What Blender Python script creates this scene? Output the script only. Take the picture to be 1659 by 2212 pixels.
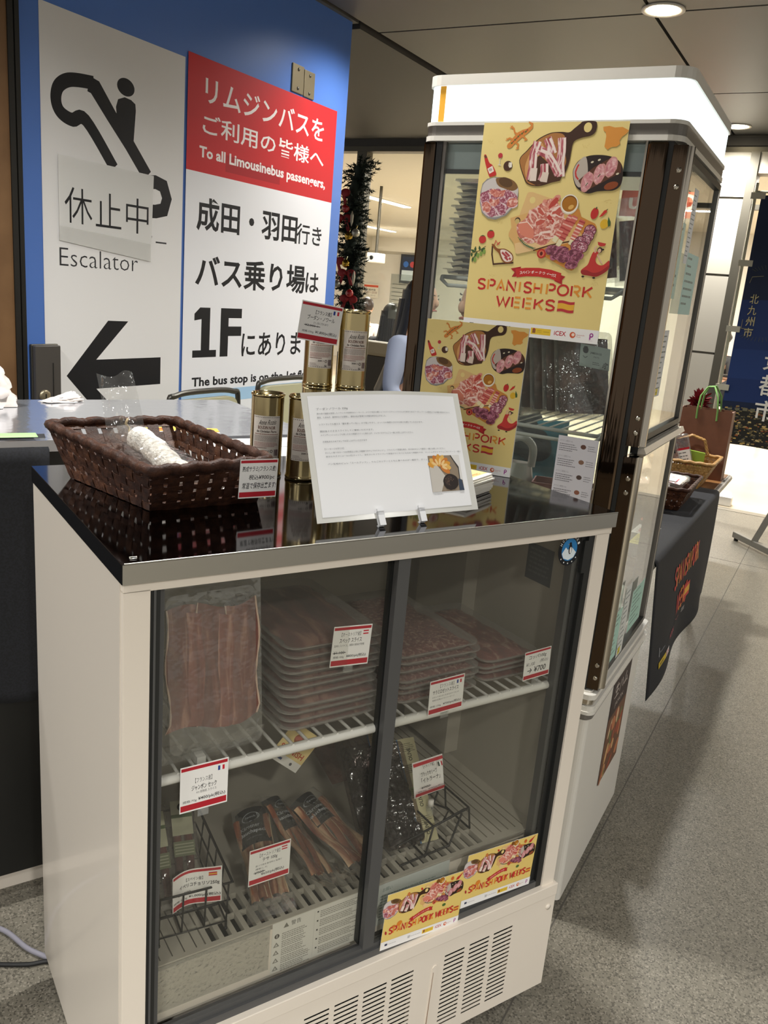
import bpy, bmesh, math, random
from math import sin, cos, pi, radians
from mathutils import Matrix, Vector
for o in list(bpy.data.objects):
    bpy.data.objects.remove(o)
SC = bpy.context.scene
COL = SC.collection
# ------------------------------------------------------------ camera
cam = bpy.data.cameras.new('camera')
cam.sensor_fit = 'VERTICAL'
cam.sensor_height = 36.0
cam.lens = 36.0 * 1802.0 / 2212.0
cam.clip_start = 0.05
cam.clip_end = 100
camo = bpy.data.objects.new('camera', cam)
COL.objects.link(camo)
_p, _r = .2622, .0877
_R = Vector((1, 0, 0)); _U = Vector((0, sin(_p), cos(_p))); _F = Vector((0, cos(_p), -sin(_p)))
_X = cos(_r) * _R + sin(_r) * _U; _Y = -sin(_r) * _R + cos(_r) * _U
camo.matrix_world = Matrix(((_X.x, _Y.x, -_F.x, 0), (_X.y, _Y.y, -_F.y, 0), (_X.z, _Y.z, -_F.z, 1.4271), (0, 0, 0, 1)))
SC.camera = camo
# ------------------------------------------------------------ exposure, world
SC.view_settings.view_transform = 'Standard'
SC.view_settings.look = 'None'
SC.view_settings.exposure = 0.30
SC.view_settings.gamma = 1.0
SC.view_settings.use_curve_mapping = False
W = bpy.data.worlds.new('world'); SC.world = W
W.use_nodes = True
W.node_tree.nodes['Background'].inputs[0].default_value = (1.0, .96, .90, 1)
W.node_tree.nodes['Background'].inputs[1].default_value = WORLD_STRENGTH = 0.42
SC.cycles.max_bounces = 10
SC.cycles.transparent_max_bounces = 32
SC.cycles.sample_clamp_indirect = 4.0
SC.cycles.caustics_reflective = False
SC.cycles.caustics_refractive = False
# ------------------------------------------------------------ frames (origin on the floor, x along the front, y going back)
def frame(x, y, rz):
    return Matrix.Translation((x, y, 0)) @ Matrix.Rotation(rz, 4, 'Z')
FC = frame(-.308, .949, .595)            # low display fridge
FT = frame(.494, 1.698, -.481)           # tall display fridge (front right corner)
FS = frame(-.7227, 3.934, pi / 2 - .5)   # blue sign wall
FR = frame(0, 0, -.49)                   # the hall
# lamps of the hall: downlights and added unseen spots at ceiling height (room coordinates), lounge tubes
CEIL = 2.67
LAMP_W = 150
DOWNLIGHTS_AND_ADDED = [(-1.01, 4.02), (-1.0, 6.42), (-1.01, 1.62), (-1.01, -.78), (1.35, 4.02), (1.35, 1.62), (1.35, -.78), (-2.08, 3.72), (-3.37, -.78), (-2.2, .5), (1.35, 6.42), (.2, -1.9), (1.35, -3.2), (3.2, -2.0), (1.35, -5.6), (-1.0, -3.2), (3.7, .4)]  # last entries are unseen spots without fixtures, added to brighten the low fridge front
for i, (x, y) in enumerate(DOWNLIGHTS_AND_ADDED):
    l = bpy.data.lights.new('downlight', 'SPOT')  # downlights and the added unseen spots alike
    l.energy = LAMP_W * {0: 1.3, 1: 1.3, 3: .5, 4: .3, 5: .3, 6: 1.5, 7: .33, 10: .4, 11: 1.1, 12: 3.2, 13: 2.0, 14: 3.2, 15: .5, 16: .5}.get(i, 1.0)
    l.color = (1.0, .98, .935)
    l.spot_size = radians(150); l.spot_blend = .9; l.shadow_soft_size = .07
    lo = bpy.data.objects.new('downlight_or_added_lamp', l); COL.objects.link(lo)
    lo.matrix_world = FR @ Matrix.Translation((x, y, CEIL - .03))
LOUNGE_TUBES = [(-5.95, 10.45), (-8.8, 15.25), (-4.3, 13.0), (-1.6, 10.2), (-1.6, 14.2), (1.2, 10.2), (-4.3, 7.9), (-1.4, 7.9)]
for x, y in LOUNGE_TUBES:
    l = bpy.data.lights.new('tube_light', 'AREA')
    l.shape = 'RECTANGLE'; l.size = 1.2; l.size_y = .12; l.energy = 105; l.color = (1, .955, .88)
    lo = bpy.data.objects.new('tube_light_lamp', l); COL.objects.link(lo)
    lo.matrix_world = FR @ Matrix.Translation((x, y, 2.53))
# ------------------------------------------------------------ materials
MATS = {}
def lin(h):
    if isinstance(h, str):
        h = h.lstrip('#'); c = [int(h[i:i + 2], 16) / 255 for i in (0, 2, 4)]
        return [(v / 12.92 if v <= .04045 else ((v + .055) / 1.055) ** 2.4) for v in c]
    return list(h)
def mat(name, col, rough=.5, metal=0., spec=.5, emit=0., noise=None, bump=0., bscale=40., coat=0.):
    """noise=(scale, colour2, detail, lo, hi)"""
    if name in MATS: return MATS[name]
    m = bpy.data.materials.new(name); m.use_nodes = True
    nt = m.node_tree; b = nt.nodes['Principled BSDF']
    c = lin(col)
    b.inputs['Base Color'].default_value = (*c, 1)
    b.inputs['Roughness'].default_value = rough
    b.inputs['Metallic'].default_value = metal
    b.inputs['Specular IOR Level'].default_value = spec
    b.inputs['Coat Weight'].default_value = coat
    if emit:
        b.inputs['Emission Color'].default_value = (*c, 1); b.inputs['Emission Strength'].default_value = emit
    tc = None
    if noise or bump:
        tc = nt.nodes.new('ShaderNodeTexCoord')
    if noise:
        n = nt.nodes.new('ShaderNodeTexNoise'); n.inputs['Scale'].default_value = noise[0]; n.inputs['Detail'].default_value = noise[2]
        r = nt.nodes.new('ShaderNodeValToRGB')
        r.color_ramp.elements[0].position = noise[3]; r.color_ramp.elements[1].position = noise[4]
        r.color_ramp.elements[0].color = (*c, 1); r.color_ramp.elements[1].color = (*lin(noise[1]), 1)
        nt.links.new(tc.outputs['Object'], n.inputs['Vector']); nt.links.new(n.outputs['Fac'], r.inputs['Fac'])
        nt.links.new(r.outputs['Color'], b.inputs['Base Color'])
    if bump:
        n2 = nt.nodes.new('ShaderNodeTexNoise'); n2.inputs['Scale'].default_value = bscale; n2.inputs['Detail'].default_value = 3
        bp = nt.nodes.new('ShaderNodeBump'); bp.inputs['Strength'].default_value = bump; bp.inputs['Distance'].default_value = .004
        nt.links.new(tc.outputs['Object'], n2.inputs['Vector']); nt.links.new(n2.outputs['Fac'], bp.inputs['Height'])
        nt.links.new(bp.outputs['Normal'], b.inputs['Normal'])
    MATS[name] = m
    return m
def glassmat(name, tint=(.9, .93, .91), refl=.5, haze=0., rough=.0, ior=1.45, hazecol=(.8, .8, .78), bump=0., bscale=30):
    """thin clear sheet: transparent + fresnel mirror + a little milky haze"""
    if name in MATS: return MATS[name]
    m = bpy.data.materials.new(name); m.use_nodes = True
    nt = m.node_tree; nt.nodes.clear()
    out = nt.nodes.new('ShaderNodeOutputMaterial')
    tr = nt.nodes.new('ShaderNodeBsdfTransparent'); tr.inputs[0].default_value = (*tint, 1)
    gl = nt.nodes.new('ShaderNodeBsdfGlossy'); gl.inputs['Roughness'].default_value = rough
    gl.inputs[0].default_value = (refl, refl, refl, 1)
    lw = nt.nodes.new('ShaderNodeLayerWeight'); lw.inputs[0].default_value = .5
    pw = nt.nodes.new('ShaderNodeMath'); pw.operation = 'POWER'; pw.inputs[1].default_value = 5
    fr = nt.nodes.new('ShaderNodeMath'); fr.operation = 'MULTIPLY_ADD'; f0 = ((ior - 1) / (ior + 1)) ** 2; fr.inputs[1].default_value = 1 - f0; fr.inputs[2].default_value = f0
    nt.links.new(lw.outputs['Facing'], pw.inputs[0]); nt.links.new(pw.outputs[0], fr.inputs[0])
    mx = nt.nodes.new('ShaderNodeMixShader')
    src = tr
    if haze:
        df = nt.nodes.new('ShaderNodeBsdfDiffuse'); df.inputs[0].default_value = (*hazecol, 1)
        m2 = nt.nodes.new('ShaderNodeMixShader'); m2.inputs[0].default_value = haze
        nt.links.new(tr.outputs[0], m2.inputs[1]); nt.links.new(df.outputs[0], m2.inputs[2]); src = m2
    if bump:
        tc = nt.nodes.new('ShaderNodeTexCoord'); n2 = nt.nodes.new('ShaderNodeTexNoise'); n2.inputs['Scale'].default_value = bscale
        n2.inputs['Detail'].default_value = 2
        bp = nt.nodes.new('ShaderNodeBump'); bp.inputs['Strength'].default_value = bump; bp.inputs['Distance'].default_value = .006
        nt.links.new(tc.outputs['Object'], n2.inputs['Vector']); nt.links.new(n2.outputs['Fac'], bp.inputs['Height'])
        nt.links.new(bp.outputs['Normal'], gl.inputs['Normal']); nt.links.new(bp.outputs['Normal'], lw.inputs['Normal'])
    nt.links.new(fr.outputs[0], mx.inputs[0]); nt.links.new(src.outputs[0], mx.inputs[1]); nt.links.new(gl.outputs[0], mx.inputs[2])
    nt.links.new(mx.outputs[0], out.inputs[0])
    MATS[name] = m
    return m
def ink(h, rough=.55):
    return mat('print_' + h.lstrip('#').lower(), h, rough, spec=.3)
# ------------------------------------------------------------ mesh builder
class MB:
    def __init__(s): s.v = []; s.f = []; s.m = []; s.sm = []; s.mats = []; s.xf = None
    def mi(s, m):
        if m not in s.mats: s.mats.append(m)
        return s.mats.index(m)
    def add(s, vs, fs, m, smooth=False):
        b = len(s.v)
        if s.xf is not None: vs = [s.xf @ Vector(p) for p in vs]
        s.v += [tuple(p) for p in vs]; k = s.mi(m)
        for f in fs: s.f.append(tuple(b + i for i in f)); s.m.append(k); s.sm.append(smooth)
        return s
    def box(s, x0, y0, z0, x1, y1, z1, m):
        x0, x1 = min(x0, x1), max(x0, x1); y0, y1 = min(y0, y1), max(y0, y1); z0, z1 = min(z0, z1), max(z0, z1)
        v = [(x0, y0, z0), (x1, y0, z0), (x1, y1, z0), (x0, y1, z0), (x0, y0, z1), (x1, y0, z1), (x1, y1, z1), (x0, y1, z1)]
        return s.add(v, [(0, 3, 2, 1), (4, 5, 6, 7), (0, 1, 5, 4), (1, 2, 6, 5), (2, 3, 7, 6), (3, 0, 4, 7)], m)
    def hexa(s, b, t, m):
        """b, t: four bottom and four top corners, counter-clockwise from above"""
        return s.add(list(b) + list(t), [(3, 2, 1, 0), (4, 5, 6, 7), (0, 1, 5, 4), (1, 2, 6, 5), (2, 3, 7, 6), (3, 0, 4, 7)], m)
    def prism(s, poly, z0, z1, m, axis='z', smooth=False):
        n = len(poly)
        def P(p, z): return {'z': (p[0], p[1], z), 'y': (p[0], z, p[1]), 'x': (z, p[0], p[1])}[axis]
        v = [P(p, z0) for p in poly] + [P(p, z1) for p in poly]
        s.add(v, [tuple(range(n))[::-1], tuple(range(n, 2 * n))], m)
        return s.add(v, [(i, (i + 1) % n, n + (i + 1) % n, n + i) for i in range(n)], m, smooth)
    def tube(s, path, r, m, n=8, closed=False, caps=True, smooth=True):
        path = [Vector(p) for p in path]
        rs = r if isinstance(r, (list, tuple)) else [r] * len(path)
        L = len(path); vs = []; fs = []
        up = None
        for i, p in enumerate(path):
            if closed: t = path[(i + 1) % L] - path[i - 1]
            else: t = path[min(i + 1, L - 1)] - path[max(i - 1, 0)]
            t.normalize()
            if up is None:
                up = Vector((0, 0, 1)) if abs(t.z) < .9 else Vector((1, 0, 0))
            a = up - t * up.dot(t)
            if a.length < 1e-6: a = t.orthogonal()
            a.normalize(); up = a; b = t.cross(a)
            for k in range(n):
                q = 2 * pi * k / n
                vs.append(p + (a * cos(q) + b * sin(q)) * rs[i])
        M = L if closed else L - 1
        for i in range(M):
            j = (i + 1) % L
            for k in range(n):
                fs.append((i * n + k, i * n + (k + 1) % n, j * n + (k + 1) % n, j * n + k))
        s.add(vs, fs, m, smooth)
        if caps and not closed:
            s.add(vs[:n], [tuple(range(n))[::-1]], m); s.add(vs[-n:], [tuple(range(n))], m)
        return s
    def rod(s, a, b, r, m, n=10): return s.tube([a, b], r, m, n)
    def lathe(s, prof, m, c=(0, 0, 0), n=32, smooth=True):
        vs = []; fs = []
        for r, z in prof:
            for k in range(n):
                q = 2 * pi * k / n; vs.append((c[0] + r * cos(q), c[1] + r * sin(q), c[2] + z))
        for i in range(len(prof) - 1):
            for k in range(n):
                fs.append((i * n + k, i * n + (k + 1) % n, (i + 1) * n + (k + 1) % n, (i + 1) * n + k))
        return s.add(vs, fs, m, smooth)
    def ball(s, c, r, m, n=16, k=10, f=None):
        r = r if isinstance(r, (list, tuple)) else (r, r, r); vs = []; fs = []
        for i in range(k + 1):
            t = pi * i / k
            for j in range(n):
                q = 2 * pi * j / n; d = Vector((sin(t) * cos(q), sin(t) * sin(q), cos(t)))
                g = f(d) if f else 1
                vs.append((c[0] + r[0] * d.x * g, c[1] + r[1] * d.y * g, c[2] + r[2] * d.z * g))
        for i in range(k):
            for j in range(n):
                fs.append((i * n + j, (i + 1) * n + j, (i + 1) * n + (j + 1) % n, i * n + (j + 1) % n))
        return s.add(vs, fs, m, True)
    def grid(s, fn, nu, nv, m, smooth=True, thick=0.):
        vs = [fn(i / nu, j / nv) for j in range(nv + 1) for i in range(nu + 1)]
        fs = [(j * (nu + 1) + i, j * (nu + 1) + i + 1, (j + 1) * (nu + 1) + i + 1, (j + 1) * (nu + 1) + i) for j in range(nv) for i in range(nu)]
        return s.add(vs, fs, m, smooth)
def obj(name, mb, parent=None, M=None, label=None, cat=None, group=None, kind=None, bevel=0., weld=False, solid=0., sub=0):
    me = bpy.data.meshes.new(name)
    me.from_pydata(mb.v, [], mb.f)
    for m in mb.mats: me.materials.append(m)
    me.polygons.foreach_set('material_index', mb.m)
    me.polygons.foreach_set('use_smooth', mb.sm)
    if weld:
        bm = bmesh.new(); bm.from_mesh(me); bmesh.ops.remove_doubles(bm, verts=bm.verts, dist=1e-5); bm.to_mesh(me); bm.free()
    me.update()
    o = bpy.data.objects.new(name, me); COL.objects.link(o)
    if parent: o.parent = parent
    if M is not None: o.matrix_world = M
    if bevel:
        b = o.modifiers.new('bevel', 'BEVEL'); b.width = bevel; b.segments = 2; b.limit_method = 'ANGLE'; b.angle_limit = radians(40)
    if solid:
        b = o.modifiers.new('solid', 'SOLIDIFY'); b.thickness = solid; b.offset = 0
    if sub:
        b = o.modifiers.new('sub', 'SUBSURF'); b.levels = sub; b.render_levels = sub
    tagit(o, label, cat, group, kind)
    return o
def tagit(o, label=None, cat=None, group=None, kind=None):
    if label: o['label'] = label
    if cat: o['category'] = cat
    if group: o['group'] = group
    if kind: o['kind'] = kind
    return o
def thing(name, M, label, cat, group=None):
    o = bpy.data.objects.new(name, None); COL.objects.link(o)
    o.empty_display_size = .05; o.matrix_world = M
    return tagit(o, label, cat, group)
def struct(name, mb, M=None, **k): return obj(name, mb, M=M, kind='structure', **k)
def dup(src, M, label=None, group=None):
    c = src.copy(); COL.objects.link(c); c.matrix_world = M
    if label: c['label'] = label
    if group: c['group'] = group
    for ch in list(src.children):
        d = ch.copy(); COL.objects.link(d); d.parent = c
        for g in list(ch.children):
            e = g.copy(); COL.objects.link(e); e.parent = d
    return c
def T(x, y, z): return Matrix.Translation((x, y, z))
def RZ(a): return Matrix.Rotation(a, 4, 'Z')
def RX(a): return Matrix.Rotation(a, 4, 'X')
def RY(a): return Matrix.Rotation(a, 4, 'Y')
UP = RX(pi / 2)      # stands a flat print up: its front faces -y
# ------------------------------------------------------------ flat printing
_glyphs = {}
def glyphs(txt, bold):
    key = (txt, bold)
    if key in _glyphs: return _glyphs[key]
    cu = bpy.data.curves.new('t', 'FONT'); cu.body = txt; cu.size = 1; cu.resolution_u = 2; cu.offset = bold; cu.fill_mode = 'FRONT'
    o = bpy.data.objects.new('t', cu); COL.objects.link(o)
    dg = bpy.context.evaluated_depsgraph_get()
    me = bpy.data.meshes.new_from_object(o.evaluated_get(dg))
    vs = [(v.co.x, v.co.y) for v in me.vertices]; fs = [tuple(p.vertices) for p in me.polygons]
    bpy.data.objects.remove(o); bpy.data.curves.remove(cu); bpy.data.meshes.remove(me)
    _glyphs[key] = (vs, fs)
    return vs, fs
class Print(MB):
    """flat artwork in the xy plane; every layer sits a hair above the last"""
    def __init__(s, step=.00022, fn=None):
        super().__init__(); s.step = step * .05 if step >= .0014 else step * .01; s.z = 0; s.fn = fn; s.af = None
    def put(s, pts, fs, col, layer=1):
        s.z += s.step * layer
        m = ink(col) if isinstance(col, str) else col
        if s.af: pts = [s.af(x, y) for x, y in pts]
        if s.fn: vs = [s.fn(x, y, s.z) for x, y in pts]
        else: vs = [(x, y, s.z) for x, y in pts]
        MB.add(s, vs, fs, m)
    def lift(s, dz): s.z += dz
    def poly(s, pts, col):
        a = sum(pts[i - 1][0] * pts[i][1] - pts[i][0] * pts[i - 1][1] for i in range(len(pts)))
        if a < 0: pts = pts[::-1]
        s.put(pts, [tuple(range(len(pts)))], col)
    def blob(s, q, col, n=5):
        L = len(q); out = []
        for i in range(L):
            p0, p1, p2, p3 = q[i - 1], q[i], q[(i + 1) % L], q[(i + 2) % L]
            for k in range(n):
                t = k / n; out.append(tuple(.5 * (2 * b + (c - a) * t + (2 * a - 5 * b + 4 * c - d) * t * t + (3 * b - a - 3 * c + d) * t ** 3) for a, b, c, d in zip(p0, p1, p2, p3)))
        s.poly(out, col)
    def rect(s, x0, y0, x1, y1, col, n=1):
        x0, x1 = min(x0, x1), max(x0, x1); y0, y1 = min(y0, y1), max(y0, y1)
        pts = []; fs = []
        for i in range(n + 1):
            x = x0 + (x1 - x0) * i / n; pts += [(x, y0), (x, y1)]
        for i in range(n): fs.append((2 * i, 2 * i + 2, 2 * i + 3, 2 * i + 1))
        s.put(pts, fs, col)
    def ell(s, cx, cy, rx, ry, col, rot=0, n=20, wob=0, rnd=None):
        pts = []
        for k in range(n):
            a = 2 * pi * k / n; w = 1 + (rnd.uniform(-wob, wob) if rnd else 0)
            x, y = rx * cos(a) * w, ry * sin(a) * w
            pts.append((cx + x * cos(rot) - y * sin(rot), cy + x * sin(rot) + y * cos(rot)))
        s.poly(pts, col)
    def stroke(s, pts, w, col, closed=False, round_=True):
        ws = w if isinstance(w, (list, tuple)) else [w] * len(pts)
        L = len(pts); l = []; r = []
        for i in range(L):
            a = pts[i - 1] if (i or closed) else pts[0]; b = pts[(i + 1) % L] if (i < L - 1 or closed) else pts[-1]
            dx, dy = b[0] - a[0], b[1] - a[1]; d = math.hypot(dx, dy) or 1
            nx, ny = -dy / d, dx / d
            # mitre
            k = 1
            if (0 < i < L - 1) or closed:
                e = (pts[i][0] - a[0], pts[i][1] - a[1]); el = math.hypot(*e) or 1
                c = abs((-e[1] / el) * nx + (e[0] / el) * ny); k = 1 / max(c, .5)
            l.append((pts[i][0] + nx * ws[i] / 2 * k, pts[i][1] + ny * ws[i] / 2 * k)); r.append((pts[i][0] - nx * ws[i] / 2 * k, pts[i][1] - ny * ws[i] / 2 * k))
        vs = l + r; fs = []
        for i in range(L if closed else L - 1):
            j = (i + 1) % L; fs.append((L + i, L + j, j, i))
        s.put(vs, fs, col)
    def text(s, txt, x0, y0, x1, y1, col, bold=0., rot=0., slant=0.):
        """fit the text's ink into the box"""
        vs, fs = glyphs(txt, bold)
        if not vs: return
        ax = min(v[0] for v in vs); bx = max(v[0] for v in vs); ay = min(v[1] for v in vs); by = max(v[1] for v in vs)
        if y1 is None: y1 = y0 + (x1 - x0) * (by - ay) / (bx - ax)
        if x1 is None: x1 = x0 + (y1 - y0) * (bx - ax) / (by - ay)
        sx = (x1 - x0) / (bx - ax or 1); sy = (y1 - y0) / (by - ay or 1)
        P = [(x0 + (v[0] - ax) * sx + (v[1] - ay) * sy * slant, y0 + (v[1] - ay) * sy) for v in vs]
        if rot:
            cx, cy = (x0 + x1) / 2, (y0 + y1) / 2
            P = [(cx + (x - cx) * cos(rot) - (y - cy) * sin(rot), cy + (x - cx) * sin(rot) + (y - cy) * cos(rot)) for x, y in P]
        s.put(P, fs, col)
    def lines(s, x0, y0, x1, n, pitch, h, col, rnd, frac=(.7, 1)):
        """n rows of tiny unreadable print drawn as broken rules"""
        pts = []; fs = []
        for i in range(n):
            y = y0 - i * pitch; x = x0; end = x0 + (x1 - x0) * rnd.uniform(*frac)
            while x < end:
                w = min(rnd.uniform(1.2, 3.2) * h, end - x); b = len(pts); pts += [(x, y), (x + w, y), (x + w, y + h), (x, y + h)]; fs.append((b, b + 1, b + 2, b + 3)); x += w + h * .5
        s.put(pts, fs, col)
# ============================================================ the hall
R = random.Random(5)
def floor_mat(name, base, spk1, spk2, rough=.32):
    m = bpy.data.materials.new(name); m.use_nodes = True; nt = m.node_tree; b = nt.nodes['Principled BSDF']
    tc = nt.nodes.new('ShaderNodeTexCoord')
    v = nt.nodes.new('ShaderNodeTexVoronoi'); v.inputs['Scale'].default_value = 290
    r = nt.nodes.new('ShaderNodeValToRGB'); e = r.color_ramp
    e.interpolation = 'CONSTANT'
    cols = [(0, base), (.34, spk1), (.46, base), (.62, spk2), (.74, base), (.9, spk1)]
    e.elements[0].position = 0; e.elements[0].color = (*lin(cols[0][1]), 1); e.elements[1].position = cols[1][0]; e.elements[1].color = (*lin(cols[1][1]), 1)
    for p, c in cols[2:]:
        k = e.elements.new(p); k.color = (*lin(c), 1)
    sep = nt.nodes.new('ShaderNodeSeparateColor')
    n = nt.nodes.new('ShaderNodeTexNoise'); n.inputs['Scale'].default_value = 22; n.inputs['Detail'].default_value = 6
    mx = nt.nodes.new('ShaderNodeMix'); mx.data_type = 'RGBA'; mx.blend_type = 'MULTIPLY'; mx.inputs[0].default_value = .25
    nt.links.new(tc.outputs['Object'], v.inputs['Vector']); nt.links.new(v.outputs['Color'], sep.inputs[0]); nt.links.new(sep.outputs[0], r.inputs['Fac'])
    nt.links.new(tc.outputs['Object'], n.inputs['Vector'])
    nt.links.new(r.outputs['Color'], mx.inputs[6]); nt.links.new(n.outputs['Fac'], mx.inputs[7]); nt.links.new(mx.outputs[2], b.inputs['Base Color'])
    b.inputs['Roughness'].default_value = rough; b.inputs['Specular IOR Level'].default_value = .35
    return m
M_floor = floor_mat('speckled_terrazzo', '#7d786c', '#5f5b52', '#938d80')
M_joint = mat('floor_joint', '#55514a', .7)
M_floor2 = mat('beige_floor', '#c9bda6', .3, noise=(2.5, '#bfb29a', 2, .3, .7))
M_ceil = mat('ceiling_panel', '#5f5d58', .5, metal=.25, spec=.4)
M_dark = mat('dark_soffit', '#3a3733', .6)
M_gap = mat('ceiling_gap', '#0c0c0b', .9)
M_cream = mat('cream_paint', '#d9d2c4', .6)
M_white = mat('white_paint', '#dedad2', .5)
M_alu = mat('dark_aluminium', '#5d594f', .4, metal=.5)
M_black = mat('black_frame', '#141412', .4)
mb = MB(); mb.box(-6, -4, -.1, 5, 6.75, 0, M_floor)
for x in (-2.16, -.36, 1.44): mb.box(x - .0018, -4, 0, x + .0018, 6.75, .0005, M_joint)
for y in (-1.8, 5.3): mb.box(-6, y - .0018, 0, 5, y + .0018, .0005, M_joint)
struct('floor', mb, FR)
mb = MB(); mb.box(-10.6, 6.85, -.1, 5, 18, 0, M_floor2); struct('floor_lounge', mb, FR)
mb = MB(); mb.box(-6, 6.75, -.1, 5, 6.85, .002, mat('threshold', '#7d776b', .4, metal=.3)); struct('trim_1', mb, FR)
# hall ceiling: metal panels with open joints, a dark soffit on the lounge side
mb = MB(); g = .008
xs = [-2.44, -1.06, .32, 1.7, 3.1]; ys = [-4, -2.0, -.79, .42, 1.63, 2.84, 4.06, 5.52, 6.75]
for i in range(len(xs) - 1):
    for j in range(len(ys) - 1): mb.box(xs[i] + g, ys[j] + g, CEIL, xs[i + 1] - g, ys[j + 1] - g, CEIL + .03, M_ceil)
mb.box(-6, -4, CEIL + .035, 5, 6.75, CEIL + .05, M_gap)
mb.box(-6, -4, CEIL, -2.46, 3.9, CEIL + .03, M_ceil)
struct('ceiling', mb, FR)
mb = MB(); mb.box(-6, 3.93, 2.655, -2.47, 6.74, 2.72, M_dark); struct('trim_2', mb, FR)
# glass front of the lounge
mb = MB(); mb.box(-6, 6.74, 2.56, 5, 6.86, 2.72, M_alu); mb.box(-6, 6.72, 2.60, 5, 6.745, 2.66, M_dark); struct('trim_3', mb, FR)
for k, x in enumerate((-4.13, -2.75)):
    mb = MB(); mb.box(x - .05, 6.75, 0, x + .05, 6.85, 2.56, M_alu); struct('trim_%d' % (4 + k), mb, FR)
M_pane = glassmat('clear_glass', (.96, .97, .96), .8)
mb = MB(); mb.box(-4.08, 6.795, .05, -2.81, 6.803, 2.55, M_pane); struct('window_1', mb, FR)
mb = MB(); mb.box(-2.69, 6.795, .05, -1.3, 6.803, 2.55, M_pane); struct('window_2', mb, FR)
# clad column right of the lounge glass
M_clad = mat('column_cladding', '#b3ada0', .55)
mb = MB(); zz = [0, .62, 1.16, 1.72, 2.25, 2.56]
for a, b in zip(zz[:-1], zz[1:]): mb.box(-1.22, 6.70, a + .008, -.92, 6.9, b - .008, M_clad)
mb.box(-1.215, 6.71, 0, -.925, 6.89, 2.56, M_alu)
struct('wall_column', mb, FR)
mb = MB(); mb.box(-.92, 6.70, 0, -.86, 6.9, 2.56, M_alu); mb.box(-.86, 6.72, 2.42, 3, 6.88, 2.56, M_clad)
mb.box(-.86, 6.74, 2.18, 3, 6.80, 2.215, M_alu)
struct('trim_6', mb, FR)
# lounge shell
mb = MB(); mb.box(-10.6, 6.86, 2.56, 5, 18, 2.6, M_cream); struct('ceiling_lounge', mb, FR)
mb = MB(); mb.box(-10.6, 17.9, 0, 5, 18, 2.56, M_cream); struct('wall_back', mb, FR)
mb = MB(); mb.box(-10.6, 6.86, 0, -10.5, 18, 2.56, M_cream); struct('wall_lounge_left', mb, FR)
mb = MB(); mb.box(5, 6.86, 0, 5.1, 18, 2.56, M_cream); struct('wall_lounge_right', mb, FR)
mb = MB(); mb.box(-3.1, 13.0, 0, 3.5, 13.12, 2.56, M_white); mb.box(-1.3, 12.985, 0, -1.28, 13.0, 2.1, M_cream); mb.box(-.35, 12.985, 0, -.33, 13.0, 2.1, M_cream); mb.box(-1.3, 12.985, 2.1, -.33, 13.0, 2.12, M_cream)
struct('wall_inner', mb, FR)
mb = MB(); mb.box(-10.5, 14.6, 0, -3.1, 14.7, 2.05, M_white); mb.box(-10.5, 14.58, 2.05, -3.1, 14.7, 2.10, mat('wall_strip', '#b9b2a2', .6)); struct('wall_inner_left', mb, FR)
# downlights
M_lens = mat('downlight_lens', '#fff1cf', .5, emit=28)
M_ring = mat('downlight_ring', '#d8d2c4', .4)
for i, (x, y) in enumerate(DOWNLIGHTS_AND_ADDED[:2]):
    t = thing('downlight', FR @ T(x, y, CEIL), 'glowing round ceiling downlight above the tall showcase lightbox' if i == 0 else 'glowing round ceiling downlight farther back, right of the tall showcase top', 'ceiling light', 'ceiling downlights')
    m1 = MB(); m1.lathe([(.09, 0), (.092, -.006), (.075, -.006), (.07, -.001), (.07, .02)], M_ring, n=28); obj('ring', m1, t)
    m1 = MB(); m1.lathe([(0, -.012), (.04, -.011), (.07, -.004)], M_lens, n=24); obj('lens', m1, t)
M_tube = mat('tube_glow', '#fff7e6', .5, emit=6)
for i, (x, y) in enumerate(LOUNGE_TUBES[:2]):
    t = thing('ceiling_lamp', FR @ T(x, y, 2.56), ['long white tube lamp on the lounge ceiling, nearer of the two seen past the garland', 'long white tube lamp on the lounge ceiling, farther of the two seen past the garland'][i], 'ceiling light', 'lounge tube lamps')
    m1 = MB(); m1.box(-.07, -.62, -.012, .07, .62, 0, M_white); obj('housing', m1, t)
    m1 = MB(); m1.prism([(-.06, -.013), (.06, -.013), (.05, -.025), (-.05, -.025)], -.6, .6, M_tube, 'y'); obj('diffuser', m1, t)
# ------------------------------------------------------------ blue sign wall
M_blue = mat('blue_vinyl', '#4f77c2', .38, spec=.5)
mb = MB(); mb.box(-1.18, 0, 0, .745, .12, CEIL, M_blue); mb.box(-1.17, -.0005, 0, -1.168, 0, CEIL, M_blue)
struct('wall_left', mb, FS)
mb = MB(); mb.box(-1.197, -.02, 0, -1.18, .1, CEIL, M_black); mb.box(-1.206, -.012, 0, -1.197, .1, CEIL, M_alu); mb.box(-1.226, -.025, 0, -1.206, .1, CEIL, M_black); struct('trim_7', mb, FS)
mb = MB(); mb.box(-2.6, -.02, 0, -1.226, .1, CEIL, mat('brown_wood_panel', '#7a5a3a', .45, noise=(6, '#6a4c2f', 6, .35, .65))); struct('wall_wood', mb, FS)
BK = '#17171a'
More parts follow.
